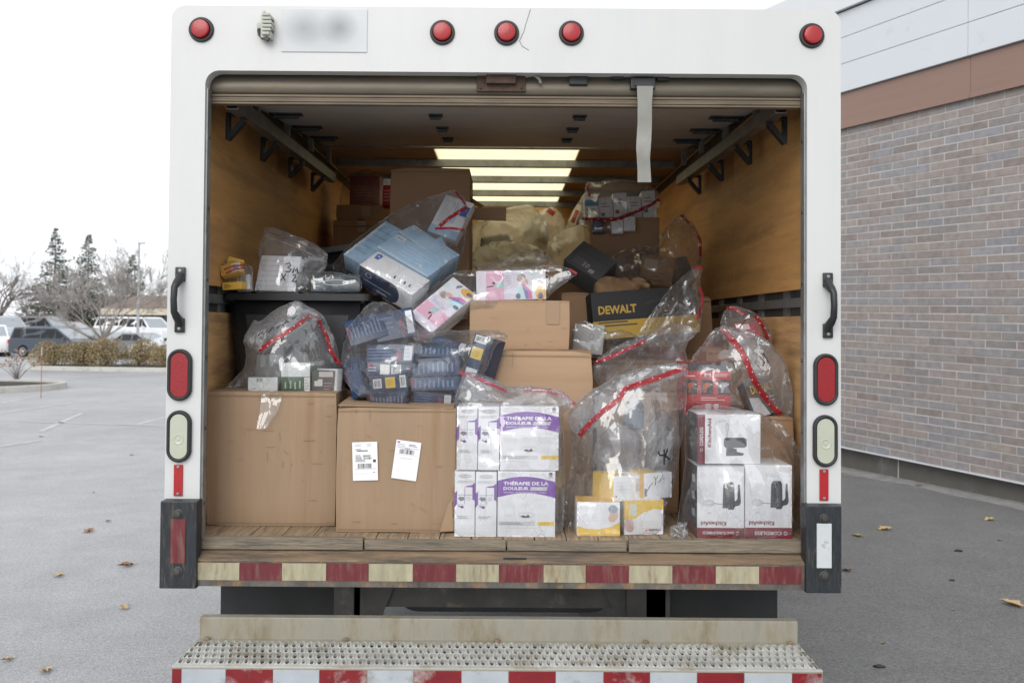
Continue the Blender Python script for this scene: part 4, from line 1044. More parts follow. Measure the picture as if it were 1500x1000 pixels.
class Print:
    """flat artwork on one face, in fractions of its width and height"""
    def __init__(s): s.items = []
    def poly(s, pts, col, lay=0): s.items.append((pts, [list(range(len(pts)))], col, lay)); return s
    def rect(s, u0, v0, u1, v1, col, lay=0): return s.poly([(u0, v0), (u1, v0), (u1, v1), (u0, v1)], col, lay)
    def ell(s, u, v, ru, rv, col, lay=0, n=20, a0=0, a1=360):
        return s.poly([(u + ru * math.cos(R(a0 + (a1 - a0) * k / n)), v + rv * math.sin(R(a0 + (a1 - a0) * k / n))) for k in range(n + (0 if a1 - a0 == 360 else 1))], col, lay)
    def oring(s, u, v, ru, rv, t, col, lay=0, n=22):
        o = [(u + ru * math.cos(6.2832 * k / n), v + rv * math.sin(6.2832 * k / n)) for k in range(n)]
        i = [(u + (ru - t) * math.cos(6.2832 * k / n), v + (rv - t) * math.sin(6.2832 * k / n)) for k in range(n)]
        s.items.append((o + i, [[k, (k + 1) % n, n + (k + 1) % n, n + k] for k in range(n)], col, lay)); return s
    def line(s, pts, w, col, lay=0, asp=1.0):
        for (a, b), (c, d) in zip(pts[:-1], pts[1:]):
            L = math.hypot(c - a, (d - b) / asp) or 1; nx, ny = -(d - b) / asp / L * w / 2, (c - a) / L * w / 2 * asp
            s.poly([(a - nx, b - ny), (c - nx, d - ny), (c + nx, d + ny), (a + nx, b + ny)], col, lay)
        return s
    def text(s, t, u0, v0, u1, v1, col, lay=2, rot=0, bold=.02):
        v, f = text_mesh(t, bold)
        if rot == 180: v = [(1 - a, 1 - b) for a, b in v]
        elif rot == 90: v = [(1 - b, a) for a, b in v]
        elif rot == -90: v = [(b, 1 - a) for a, b in v]
        s.items.append(([(u0 + (u1 - u0) * a, v0 + (v1 - v0) * b) for a, b in v], f, col, lay)); return s
    def fine(s, u0, v0, u1, v1, n, col=(.45, .45, .46), lay=1, rnd=random.Random(2), h=.35, vert=False):
        """rows of illegible small print"""
        for i in range(n):
            t = (i + .5) / n
            if vert: u = u0 + (u1 - u0) * t; w = (u1 - u0) / n * h; s.rect(u - w / 2, v0, u + w / 2, v0 + (v1 - v0) * rnd.uniform(.6, 1), col, lay)
            else: v = v0 + (v1 - v0) * t; w = (v1 - v0) / n * h; s.rect(u0, v - w / 2, u0 + (u1 - u0) * rnd.uniform(.6, 1), v + w / 2, col, lay)
        return s
    def bars(s, u0, v0, u1, v1, n=16, col=(.03, .03, .03), lay=1, seed=1):
        r = random.Random(seed)
        for i in range(n):
            a = u0 + (u1 - u0) * i / n; s.rect(a, v0, a + (u1 - u0) / n * r.choice((.25, .45, .7)), v1, col, lay)
        return s
    def build(s, name, O, U, V, N, parent, mat=None, lift=.0006):
        O, U, V, N = map(Vector, (O, U, V, N)); mb = MB()
        for pts, fs, col, lay in s.items:
            mb.add([O + U * a + V * b + N * (lift + .00035 * lay) for a, b in pts], fs, None, col)
        # all faces look outward
        o = mb.build(name, mat or PRINT, parent, recalc=False)
        me = o.data; flip = [p.index for p in me.polygons if p.normal.dot(N) < 0]
        if flip:
            bm = bmesh.new(); bm.from_mesh(me); bm.faces.ensure_lookup_table(); bmesh.ops.reverse_faces(bm, faces=[bm.faces[i] for i in flip]); bm.to_mesh(me); bm.free()
        return o
OBB = {}
def soft_box(w, d, h, bev=.002, cuts=0, amp=0.0, seed=0, crush=0.0):
    """box, base centred at x, front at y=0, bottom at z=0; bevelled and slightly uneven"""
    bm = bmesh.new(); bmesh.ops.create_cube(bm, size=1)
    for v in bm.verts: v.co = Vector((v.co.x * w, (v.co.y + .5) * d, (v.co.z + .5) * h))
    bmesh.ops.bevel(bm, geom=bm.edges[:], offset=bev, segments=2, affect='EDGES', profile=.6)
    if cuts:
        bmesh.ops.subdivide_edges(bm, edges=[e for e in bm.edges if e.calc_length() > .04], cuts=cuts, use_grid_fill=True)
        for v in bm.verts:
            q = v.co * 5 + Vector((seed * 7.3, 0, 0)); v.co += Vector((noise.noise(q), noise.noise(q + Vector((9, 0, 0))), noise.noise(q + Vector((0, 9, 0))) * .6)) * amp
        rc = random.Random(seed + 100)
        for cx in (-w / 2, w / 2):
            for cy in (0, d):
                for cz in (0, h):
                    s_ = rc.uniform(0, 1) ** 2 * crush
                    for v in bm.verts:
                        dd = (v.co - Vector((cx, cy, cz))).length
                        if dd < .12: v.co += (Vector((0, d / 2, h / 2)) - v.co).normalized() * s_ * math.exp(-(dd / .03) ** 2)
    return bm
def frames(w, d, h):
    return {'front': ((-w / 2, 0, 0), (w, 0, 0), (0, 0, h), (0, -1, 0)), 'right': ((w / 2, 0, 0), (0, d, 0), (0, 0, h), (1, 0, 0)),
            'left': ((-w / 2, d, 0), (0, -d, 0), (0, 0, h), (-1, 0, 0)), 'top': ((-w / 2, 0, h), (w, 0, 0), (0, d, 0), (0, 0, 1)),
            'bottom': ((-w / 2, d, 0), (w, 0, 0), (0, -d, 0), (0, 0, -1))}
def box_thing(name, label, cat, M4, w, d, h, mat, prints=None, group=None, bev=.0018, cuts=0, amp=0, seed=0):
    mb = MB(); mb.bm(soft_box(w, d, h, bev, cuts, amp, seed, amp * 4))
    o = mb.build(name, mat, None, auto=35); o.matrix_world = M4
    tag(o, label, cat, group)
    fr = frames(w, d, h)
    for face, P in (prints or {}).items(): P.build('printed_face', *fr[face], o)
    o['obb'] = 1; OBB[o.name] = (M4.copy(), w, d, h); del o['obb']
    return o
def R4(x0, yt, x1, yb, Y, d, yaw=0, z0=None, floor=False, tilt=0):
    """upright box whose front face covers a pixel rectangle at distance Y"""
    A, B, C = at(x0, yb, Y), at(x1, yb, Y), at((x0 + x1) / 2, yt, Y)
    c = (A + B) / 2; w = (B - A).length / max(.5, math.cos(yaw)); z = FZ if floor else (z0 if z0 is not None else c.z); h = C.z - z
    return Matrix.Translation((c.x, Y, z)) @ Matrix.Rotation(yaw, 4, 'Z') @ Matrix.Rotation(tilt, 4, 'X'), w, d, h
def O4(A, B, C, d):
    """box from three corners of its front face (pixel x, pixel y, distance): lower left, lower right, upper left"""
    A, B, C = at(*A), at(*B), at(*C)
    U = B - A; w = U.length; U.normalize(); V = C - A; V = V - U * V.dot(U); h = V.length; V.normalize(); N = V.cross(U)   # into the box
    if N.y < 0: N = -N
    M4 = Matrix(((U.x, N.x, V.x, 0), (U.y, N.y, V.y, 0), (U.z, N.z, V.z, 0), (0, 0, 0, 1)))
    M4.translation = A + U * w / 2
    return M4, w, d, h
# ---- film bags
def film_material(name, haze=.10, tint=(.96, .97, .98), gloss=.03, bump=.7, scale=13.0, rough=.07, dcol=(.78, .79, .82), tshare=.5):
    m = bpy.data.materials.new(name); m.use_nodes = True
    n, l = m.node_tree.nodes, m.node_tree.links
    for x in list(n):
        if x.type == 'BSDF_PRINCIPLED': n.remove(x)
    tc = n.new('ShaderNodeTexCoord')
    mp = n.new('ShaderNodeMapping'); mp.inputs['Scale'].default_value = (1, 1, .5); mp.inputs['Rotation'].default_value = (0, .6, 0); l.new(tc.outputs['Object'], mp.inputs[0])
    # flat facets of crumpled film: each cell is a plane with a tilt of its own, at two sizes
    wob = n.new('ShaderNodeTexNoise'); wob.inputs['Scale'].default_value = scale * .5; wob.inputs['Detail'].default_value = 1; l.new(mp.outputs[0], wob.inputs['Vector'])
    wa = n.new('ShaderNodeVectorMath'); wa.operation = 'MULTIPLY_ADD'; l.new(wob.outputs['Color'], wa.inputs[0]); wa.inputs[1].default_value = (.05, .05, .05); l.new(mp.outputs[0], wa.inputs[2])
    hgt, edges = None, []
    for sc_, k_ in ((scale, 1.0), (scale * 2.6, .5)):
        vo = n.new('ShaderNodeTexVoronoi'); vo.inputs['Scale'].default_value = sc_; l.new(wa.outputs[0], vo.inputs['Vector'])
        ve = n.new('ShaderNodeTexVoronoi'); ve.feature = 'DISTANCE_TO_EDGE'; ve.inputs['Scale'].default_value = sc_; l.new(wa.outputs[0], ve.inputs['Vector'])
        df_ = n.new('ShaderNodeVectorMath'); df_.operation = 'SUBTRACT'; l.new(wa.outputs[0], df_.inputs[0]); l.new(vo.outputs['Position'], df_.inputs[1])
        cc = n.new('ShaderNodeVectorMath'); cc.operation = 'SUBTRACT'; l.new(vo.outputs['Color'], cc.inputs[0]); cc.inputs[1].default_value = (.5, .5, .5)
        dt = n.new('ShaderNodeVectorMath'); dt.operation = 'DOT_PRODUCT'; l.new(df_.outputs[0], dt.inputs[0]); l.new(cc.outputs[0], dt.inputs[1])
        mu = n.new('ShaderNodeMath'); mu.operation = 'MULTIPLY'; mu.inputs[1].default_value = k_; l.new(dt.outputs['Value'], mu.inputs[0])
        edges.append(ve.outputs['Distance'])
        if hgt is None: hgt = mu.outputs[0]
        else:
            ad_ = n.new('ShaderNodeMath'); ad_.operation = 'ADD'; l.new(hgt, ad_.inputs[0]); l.new(mu.outputs[0], ad_.inputs[1]); hgt = ad_.outputs[0]
    ab = n.new('ShaderNodeMath'); ab.operation = 'MINIMUM'; l.new(edges[0], ab.inputs[0]); l.new(edges[1], ab.inputs[1])
    # whitened creases, partly standing in for sky glints, fade along their length
    fd = n.new('ShaderNodeTexNoise'); fd.inputs['Scale'].default_value = scale * 1.3; l.new(mp.outputs[0], fd.inputs['Vector'])
    fm = n.new('ShaderNodeMapRange'); fm.inputs[1].default_value = .48; fm.inputs[2].default_value = .66; fm.inputs[3].default_value = haze * .85; fm.inputs[4].default_value = min(.7, haze + .30); l.new(fd.outputs[0], fm.inputs[0])
    bp = n.new('ShaderNodeBump'); bp.inputs['Strength'].default_value = bump; bp.inputs['Distance'].default_value = 1.0; l.new(hgt, bp.inputs['Height'])
    tr = n.new('ShaderNodeBsdfTransparent'); tr.inputs[0].default_value = (*tint, 1)
    df = n.new('ShaderNodeBsdfDiffuse'); df.inputs[0].default_value = (*dcol, 1); l.new(bp.outputs[0], df.inputs['Normal'])
    tl = n.new('ShaderNodeBsdfTranslucent'); tl.inputs[0].default_value = tuple(c * .97 for c in dcol) + (1,)
    gl = n.new('ShaderNodeBsdfGlossy'); gl.inputs['Roughness'].default_value = rough; l.new(bp.outputs[0], gl.inputs['Normal'])
    md = n.new('ShaderNodeMixShader'); md.inputs[0].default_value = tshare; l.new(df.outputs[0], md.inputs[1]); l.new(tl.outputs[0], md.inputs[2])
    lf = n.new('ShaderNodeLayerWeight'); lf.inputs['Blend'].default_value = .5; l.new(bp.outputs[0], lf.inputs['Normal'])
    lw = n.new('ShaderNodeMath'); lw.operation = 'POWER'; lw.inputs[1].default_value = 3.0; l.new(lf.outputs['Facing'], lw.inputs[0])
    hz = n.new('ShaderNodeMapRange'); hz.interpolation_type = 'SMOOTHSTEP'; hz.inputs[1].default_value = 0; hz.inputs[2].default_value = .035; hz.inputs[4].default_value = haze * .85; l.new(ab.outputs[0], hz.inputs[0]); l.new(fm.outputs[0], hz.inputs[3])
    m1 = n.new('ShaderNodeMixShader'); l.new(hz.outputs[0], m1.inputs[0]); l.new(tr.outputs[0], m1.inputs[1]); l.new(md.outputs[0], m1.inputs[2])
    fa = n.new('ShaderNodeMath'); fa.operation = 'MULTIPLY_ADD'; fa.inputs[1].default_value = .38; fa.inputs[2].default_value = gloss; fa.use_clamp = True; l.new(lw.outputs[0], fa.inputs[0])
    m2 = n.new('ShaderNodeMixShader'); l.new(fa.outputs[0], m2.inputs[0]); l.new(m1.outputs[0], m2.inputs[1]); l.new(gl.outputs[0], m2.inputs[2])
    l.new(m2.outputs[0], n['Material Output'].inputs[0])
    return m
FILM = film_material('clear_film', haze=.085, gloss=.12, tint=(.975, .98, .985))
FILM_MILKY = film_material('milky_film', haze=.17, gloss=.12, tint=(.95, .96, .97))
FILM_SOFT = film_material('soft_clear_film', haze=.13, gloss=.13, tint=(.97, .975, .98))
FILM_DIM = film_material('dusty_film', haze=.06, gloss=.03, bump=.6, scale=9)
m_seam = film_material('film_seam', haze=.30, gloss=.05)
def seal_material():
    m = bpy.data.materials.new('seal_tape_film'); m.use_nodes = True
    n, l = m.node_tree.nodes, m.node_tree.links; b = n['Principled BSDF']; b.inputs['Roughness'].default_value = .3
    a = n.new('ShaderNodeAttribute'); a.attribute_name = 'Col'; l.new(a.outputs['Color'], b.inputs['Base Color'])
    t = n.new('ShaderNodeBsdfTransparent'); t.inputs[0].default_value = (.95, .55, .58, 1)
    tc = n.new('ShaderNodeTexCoord'); nz = n.new('ShaderNodeTexNoise'); nz.inputs['Scale'].default_value = 26; nz.inputs['Detail'].default_value = 4; l.new(tc.outputs['Object'], nz.inputs['Vector'])
    mr = n.new('ShaderNodeMapRange'); mr.inputs[1].default_value, mr.inputs[2].default_value, mr.inputs[3].default_value, mr.inputs[4].default_value = .35, .6, .45, .95; l.new(nz.outputs[0], mr.inputs[0])
    bp = n.new('ShaderNodeBump'); bp.inputs['Strength'].default_value = .6; bp.inputs['Distance'].default_value = .01; l.new(nz.outputs[0], bp.inputs['Height']); l.new(bp.outputs[0], b.inputs['Normal'])
    mx = n.new('ShaderNodeMixShader'); l.new(mr.outputs[0], mx.inputs[0]); l.new(t.outputs[0], mx.inputs[1]); l.new(b.outputs[0], mx.inputs[2]); l.new(mx.outputs[0], n['Material Output'].inputs[0])
    return m
SEAL = seal_material()
CAMP = np.array((0, 0, CAM_H)); CR = np.array(CAMROT)
def rays_np(P):
    d = np.stack([(P[:, 0] - PCX) / FPX, -(P[:, 1] - PCY) / FPX, -np.ones(len(P))], 1) @ CR.T
    return d / d[:, 1:2]            # per unit of y
def hit_boxes(dirs, names, gap, back=False):
    """distance (world y) at which each ray enters / leaves the boxes"""
    best = np.full(len(dirs), -1e9 if back else 1e9)
    for nm in names:
        M4, w, d, h = OBB[nm]; I = np.array(M4.inverted())
        o = I[:3, :3] @ CAMP + I[:3, 3]; D = dirs @ I[:3, :3].T
        lo = np.array((-w / 2 - gap, -gap, -gap)); hi = np.array((w / 2 + gap, d + gap, h + gap))
        with np.errstate(divide='ignore', invalid='ignore'):
            t1, t2 = (lo - o) / D, (hi - o) / D
        tn, tf = np.minimum(t1, t2).max(1), np.maximum(t1, t2).min(1); ok = tn < tf
        if back: best[ok] = np.maximum(best[ok], tf[ok])
        else: best[ok] = np.minimum(best[ok], tn[ok])
    return best
def inside(P, poly):
    c = np.zeros(len(P), bool); n = len(poly)
    for i in range(n):
        (x1, y1), (x2, y2) = poly[i], poly[(i + 1) % n]
        if y1 == y2: continue
        c ^= ((y1 > P[:, 1]) != (y2 > P[:, 1])) & (P[:, 0] < (x2 - x1) * (P[:, 1] - y1) / (y2 - y1) + x1)
    return c
def film_bag(label, outline, Y, contents, mat=None, sp=5.0, puff=.0006, crease=.012, strips=(), strokes=(), seed=0, back=.12, group=None, dirn=(1, .5), freq=.028, tape=True, name='plastic_bag', hug=.004, seam=True, part_of=None):
    """A bag of two film sheets welded round its rim: each sheet is a stretched membrane that rests on the things inside, then creased."""
    mat = mat or FILM; rnd = random.Random(seed); crease = crease * 1.6
    pts = [Vector(p) for p in outline]
    q = []
    for i in range(len(pts)):
        a, b = pts[i], pts[(i + 1) % len(pts)]; q += [a * .8 + b * .2, a * .2 + b * .8]
    rim = []
    for i in range(len(q)):
        a, b = q[i], q[(i + 1) % len(q)]; n = max(1, round((b - a).length / sp)); rim += [a.lerp(b, k / n) for k in range(n)]
    rim = [Vector((p.x + 1.6 * noise.noise((p.x * .06, p.y * .06, seed)), p.y + 1.6 * noise.noise((p.x * .06, p.y * .06, seed + 9)))) for p in rim]
    rim = [Vector((p.x + 2.6 * (abs(noise.noise((p.x * .11, p.y * .11, seed + 3))) - .22), p.y + 3.2 * (abs(noise.noise((p.x * .13, p.y * .13, seed + 6))) - .22))) for p in rim]
    rl = [(p.x, p.y) for p in rim]; arr = np.array(rl)
    x0, y0 = arr.min(0); x1, y1 = arr.max(0)
    g = []
    row = 0; yy = y0
    while yy < y1:
        xx = x0 + (sp / 2 if row % 2 else 0)
        while xx < x1: g.append((xx + rnd.uniform(-.9, .9), yy + rnd.uniform(-.9, .9))); xx += sp
        yy += sp * .87; row += 1
    g = np.array(g); g = g[inside(g, rl)]
    dmin = np.min(np.hypot(g[:, None, 0] - arr[None, :, 0], g[:, None, 1] - arr[None, :, 1]), 1); g = g[dmin > sp * .55]
    allp = [Vector(p) for p in rl] + [Vector((float(a), float(b))) for a, b in g]
    vo, eo, fo, *_ = delaunay_2d_cdt(allp, [(i, (i + 1) % len(rl)) for i in range(len(rl))], [], 1, 1e-4)
    P = np.array([(v.x, v.y) for v in vo]); F = [list(f) for f in fo]; nv = len(P)
    E = np.array(sorted({tuple(sorted((f[i], f[(i + 1) % len(f)]))) for f in F for i in range(len(f))}))
    cnt = {}
    for f in F:
        for i in range(len(f)):
            k = tuple(sorted((f[i], f[(i + 1) % len(f)]))); cnt[k] = cnt.get(k, 0) + 1
    bd = np.zeros(nv, bool)
    for k, c in cnt.items():
        if c == 1: bd[list(k)] = True
    deg = np.bincount(E.ravel(), minlength=nv).astype(float)
    dirs = rays_np(P)
    ob = hit_boxes(dirs, contents, hug); obk = hit_boxes(dirs, contents, hug, True)
    def avg(u): return (np.bincount(E[:, 0], u[E[:, 1]], nv) + np.bincount(E[:, 1], u[E[:, 0]], nv)) / deg
    yr = np.full(nv, float(Y)); yr = np.where(bd, np.minimum(yr, np.where(ob < 1e8, ob, yr)), yr)
    uf = yr.copy(); ub = yr.copy() + .004
    for it in range(260):
        a = avg(uf) - puff; a = np.minimum(a, ob); uf = np.where(bd, yr, a)
        b = avg(ub) + puff; b = np.maximum(b, np.where(obk > -1e8, np.minimum(obk, Y + back), -1e9)); ub = np.where(bd, yr, b)
    # creases
    ux, uy = Vector(dirn).normalized()
    rg = np.random.default_rng(seed + 77)
    Q = np.stack([(P[:, 0] * ux + P[:, 1] * uy), (-P[:, 0] * uy + P[:, 1] * ux)], 1); Q = (Q - Q.mean(0)) / 55.0
    def folds(K, fx, fy):
        # continuous, piecewise flat: difference of two upper envelopes of random planes, so every fold is a straight crease
        def env():
            C = rg.uniform(Q.min(0) - .2, Q.max(0) + .2, (K, 2)); G = rg.normal(0, 1, (K, 2)) * (fx, fy)
            return (G[None, :, :] * (Q[:, None, :] - C[None, :, :])).sum(2).max(1)
        h_ = env() - env(); return (h_ - h_.mean()) / (h_.std() + 1e-6)
    area = (Q.max(0) - Q.min(0)).prod()
    cr = folds(int(10 + 3 * area), .5, 1.2) + folds(int(18 + 6 * area), .6, 1.3) + .6 * folds(int(30 + 10 * area), .8, 1.3)
    cr2 = np.array([noise.noise((p[0] * 1.1 + seed, p[1] * 2.2, seed)) for p in Q]) * 1.5
    cr = np.clip(cr * .5 + cr2 * .35, -1.6, 1.6)
    free = 1 - np.exp(-np.clip(ob - uf, 0, 1) / .02)
    fade = np.where(bd, 0, 1)
    uf = uf - crease * fade * np.where(cr > 0, cr * (.28 + .9 * free), cr * .9 * free)
    uf = np.minimum(uf, ob + .002)
    ub = ub + crease * .7 * fade * (folds(int(10 + 3 * area), .6, 1.1) + .5)
    W = CAMP + dirs * uf[:, None]; Wb = CAMP + dirs * ub[:, None]
    root_c = W.mean(0); base = Vector((float(root_c[0]), float(root_c[1]), float(W[:, 2].min())))
    mb = MB(); idx = {}
    vs = [tuple(w) for w in W]; bi = []
    for i in range(nv):
        if bd[i]: bi.append(i)
        else: bi.append(len(vs)); vs.append(tuple(Wb[i]))
    fs = [f for f in F] + [[bi[k] for k in f[::-1]] for f in F]
    vs = [(v[0] - base.x, v[1] - base.y, v[2] - base.z) for v in vs]
    mb.add(vs, fs); o = mb.build(name, mat, None, smooth=True, loc=base, recalc=False)
    if part_of is None: tag(o, label, 'bag', group)
    else:
        bpy.context.view_layer.update(); o.parent = part_of; o.matrix_parent_inverse = part_of.matrix_world.inverted()
    if seam:
        sm = MB(); nr = len(rl); rp = rays_np(arr)
        ring = [CAMP + rp[i] * min(float(Y), float(hit_boxes(rp[i:i + 1], contents, hug)[0]) if contents else float(Y)) for i in range(nr)]
        sm.tube([Vector(r) - base for r in ring + ring[:1]], .0008, 4, caps=False); sm.build('welded_seam', m_seam, o, smooth=True)
    def lay(p, lift=.0025):
        d2 = (P[:, 0] - p[0]) ** 2 + (P[:, 1] - p[1]) ** 2; k = np.argsort(d2)[:4]; wgt = 1 / (d2[k] + 2)
        u = float((uf[k] * wgt).sum() / wgt.sum()); u = min(u, float(uf[k].min()) + .004)
        dd = rays_np(np.array([p]))[0]; return Vector(CAMP + dd * (u - lift)) - base
    for st in strips:
        col = st.get('col', (.34, .014, .022)); w = st.get('w', 8) * .80; path = [Vector(p) for p in st['p']]; fine = []
        for a, b in zip(path[:-1], path[1:]):
            n = max(1, round((b - a).length / 5)); fine += [a.lerp(b, k / n) for k in range(n)]
        fine.append(path[-1]); mb = MB(); vs = []
        nn = len(fine)
        for i, p in enumerate(fine):
            t = (fine[min(i + 1, nn - 1)] - fine[max(i - 1, 0)]).normalized(); nrm = Vector((-t.y, t.x)); ww = w * (1 + .18 * noise.noise((i * .35, seed, 0)))
            vs += [lay(p + nrm * ww / 2), lay(p, .0035), lay(p - nrm * ww / 2)]
        fs = []
        for i in range(nn - 1): fs += [(3 * i, 3 * i + 3, 3 * i + 4, 3 * i + 1), (3 * i + 1, 3 * i + 4, 3 * i + 5, 3 * i + 2)]
        mb.add(vs, fs, None, col)
        if st.get('dots', True):
            for i in range(1, nn - 1, 2):
                t = (fine[i + 1] - fine[i - 1]).normalized(); nrm = Vector((-t.y, t.x)); s_ = (1 if (i // 2) % 2 else -1); c = fine[i] + nrm * s_ * w * .27
                mb.add([lay(c + t * a + nrm * b, .0048) for a, b in ((-.9, -.7), (.9, -.7), (.9, .7), (-.9, .7))], [(0, 1, 2, 3)], None, (.8, .78, .76))
            for i in range(0, nn - 2, 4):
                a, b = fine[i], fine[min(i + 2, nn - 1)]; t = (b - a).normalized(); nrm = Vector((-t.y, t.x)) * .5
                mb.add([lay(a - nrm, .0046), lay(b - nrm, .0046), lay(b + nrm, .0046), lay(a + nrm, .0046)], [(0, 1, 2, 3)], None, (.24, .01, .015))
        mb.build('seal_strip', SEAL, o, smooth=True, recalc=False)
    if strokes:
        mb = MB()
        for path in strokes:
            wd, path = path[0], [Vector(p) for p in path[1:]]; f2 = []
            for a, b in zip(path[:-1], path[1:]):
                n = max(1, round((b - a).length / 4)); f2 += [a.lerp(b, k / n) for k in range(n)]
            f2.append(path[-1]); vs = []
            for i, p in enumerate(f2):
                t = (f2[min(i + 1, len(f2) - 1)] - f2[max(i - 1, 0)]).normalized(); nrm = Vector((-t.y, t.x)) * wd / 2; vs += [lay(p + nrm, .004), lay(p - nrm, .004)]
            mb.add(vs, [(2 * i, 2 * i + 2, 2 * i + 3, 2 * i + 1) for i in range(len(f2) - 1)], None, (.012, .012, .016))
        mb.build('marker_writing', PRINT, o, recalc=False)['kind'] = 'stuff'
    return o
# ================================================================== CARGO
m_card = M('cardboard', (.30, .205, .128), .8, var=.09, vscale=4, stretch=(5, 5, .3), dirt=((.27, .172, .098), .25, 2.2), bump=.06, bscale=60)
m_card2 = M('cardboard_pale', (.40, .265, .165), .8, var=.08, vscale=4, stretch=(.3, 5, 5), dirt=((.36, .235, .145), .25, 3), bump=.05, bscale=60)
m_card3 = M('cardboard_dark', (.30, .185, .105), .85, var=.07, vscale=5, bump=.06, bscale=60)
m_cardin = M('cardboard_edge', (.24, .145, .08), .9, var=.1)
m_ptape = M('packing_tape', (.335, .22, .13), .35, var=.05, spec=.6)
m_paper = M('white_label', (.78, .78, .80), .55, var=.02)
m_wbox = M('white_box_board', (.76, .76, .78), .38, var=.02, vscale=3)
m_navy = M('navy_box_board', (.013, .040, .100), .3, var=.1, vscale=10)
m_lblue = M('light_blue_box_board', (.36, .53, .70), .32, var=.12, vscale=9)
m_char = M('charcoal_box_board', (.035, .037, .042), .35, var=.1)
m_yel = M('yellow_box_board', (.72, .44, .07), .4, var=.05)
m_red = M('red_box_board', (.50, .018, .022), .35, var=.06)
m_toteb = M('black_tote_plastic', (.012, .012, .014), .38, var=.15, vscale=8, bump=.05, bscale=60)
m_grey = M('grey_pouch', (.23, .24, .25), .5, var=.2, vscale=8)
PUR, WHT, GRY, LGR, MAR, INK, YEL = (.20, .075, .36), (.82, .82, .84), (.50, .50, .52), (.68, .68, .70), (.19, .012, .03), (.03, .03, .035), (.75, .50, .07)

CARDPRINT = print_material('scuffed_board', .85)
def carton(label, spec, mat=None, group=None, seed=0, amp=.0035, prints=None, tape=True, name='cardboard_box', seams=True):
    M4, w, d, h = spec
    o = box_thing(name, label, 'box', M4, w, d, h, mat or m_card, prints, group, bev=.004, cuts=5, amp=amp, seed=seed)
    if tape:
        mb = MB(); mb.box(-.026, .026, -.0042, -.0030, h - .075, h - .006); mb.box(-.026, .026, -.0040, d * .98, h + .0028, h + .0042); mb.build('packing_tape', m_ptape, o)
    rs_ = random.Random(seed + 50); SCF = Print(); base = [m_card, m_card2, m_card3].index(mat or m_card); cc = ((.30, .195, .115), (.38, .25, .155), (.27, .165, .09))[base]
    for _ in range(26):
        u, v = rs_.uniform(.03, .97), rs_.uniform(.03, .97); L = rs_.uniform(.01, .09); a = rs_.choice((0, 0, R(90), rs_.uniform(0, 3.1))); k = rs_.choice((.86, 1.10, 1.16, .92))
        SCF.line([(u, v), (min(.99, max(.01, u + L * math.cos(a))), min(.99, max(.01, v + L * math.sin(a))))], rs_.uniform(.002, .006), tuple(c * k for c in cc), 0)
    for vv, k in ((.025, .80), (.972, .84)): SCF.rect(.012, vv - .003, .988, vv + .003, tuple(c * k for c in cc), 0)
    SCF.build('scuff_marks', (-w / 2, -.0030, 0), (w, 0, 0), (0, 0, h), (0, -1, 0), o, CARDPRINT, lift=.0012)['kind'] = 'stuff'
    if seams:
        mb = MB(); mb.box(-w / 2 + .006, w / 2 - .006, d / 2 - .0015, d / 2 + .0015, h - .001, h + .0026)
        mb.build('flap_seam', m_cardin, o)
    return o
def label_on(o, u0, v0, u1, v1, rot, P, name='paper_label'):
    """paper label turned by rot, on the front of a carton"""
    M4, w, d, h = OBB[o.name]
    cu, cv = (u0 + u1) / 2 * w - w / 2, (v0 + v1) / 2 * h; lw, lh = (u1 - u0) * w, (v1 - v0) * h
    U, V = Vector((math.cos(rot), 0, math.sin(rot))), Vector((-math.sin(rot), 0, math.cos(rot))); C = Vector((cu, -.0052, cv))
    mb = MB(); q = [C + U * a * lw / 2 + V * b * lh / 2 for a, b in ((-1, -1), (1, -1), (1, 1), (-1, 1))]
    mb.add(q + [p + Vector((0, .0007, 0)) for p in q], [(0, 1, 2, 3), (0, 4, 5, 1), (1, 5, 6, 2), (2, 6, 7, 3), (3, 7, 4, 0)])
    b = mb.build(name, m_paper, o)
    P.build('label_print', C - U * lw / 2 - V * lh / 2, U * lw, V * lh, Vector((0, -1, 0)), b, lift=.0004)

# -- front row on the floor
big = carton('large plain brown carton on the truck floor beside the plywood wall', R4(301, 574, 491, 772, 3.68, .26, floor=True), seed=1, tape=False)
lab = carton('brown carton with two white shipping labels on its front', R4(492, 597, 667, 780, 3.585, .45, floor=True), seed=2, tape=False, amp=.005)
M4, w, d, h = OBB[lab.name]
P = Print(); P.fine(.10, .88, .36, .96, 2).fine(.58, .88, .86, .96, 2); P.rect(.12, .80, .35, .815, INK).rect(.18, .76, .62, .785, INK)
P.fine(.12, .54, .40, .67, 4, INK).bars(.44, .55, .78, .61, 12); P.rect(.42, .63, .72, .655, INK); P.rect(.82, .47, .93, .54, INK); P.rect(.12, .48, .55, .495, GRY).rect(.12, .51, .50, .53, INK)
P.bars(.20, .32, .76, .44, 20); P.rect(.10, .300, .92, .306, INK).rect(.12, .175, .6, .182, GRY).rect(.80, .20, .88, .215, INK)
label_on(lab, .135, .417, .345, .725, R(2), P)
P = Print(); P.rect(.05, .93, .16, .965, PUR).fine(.06, .84, .44, .92, 2).fine(.52, .86, .92, .93, 2, INK); P.rect(.05, .815, .95, .822, INK)
P.bars(.18, .66, .78, .78, 22, seed=4); P.rect(.05, .63, .95, .636, GRY); P.rect(.25, .54, .72, .555, GRY).rect(.36, .79, .6, .80, INK)
label_on(lab, .480, .425, .690, .735, R(-7.5), P)
mb = MB(); mb.add([(-w / 2 + .004, -.006, h + .006), (w / 2 - .01, -.002, h - .002), (w / 2 - .012, d * .46, h + .014), (-w / 2 + .01, d * .46, h + .020)], [(0, 1, 2, 3)])
f = mb.build('lid_flap', m_card, lab); sm = f.modifiers.new('thick', 'SOLIDIFY'); sm.thickness = .004
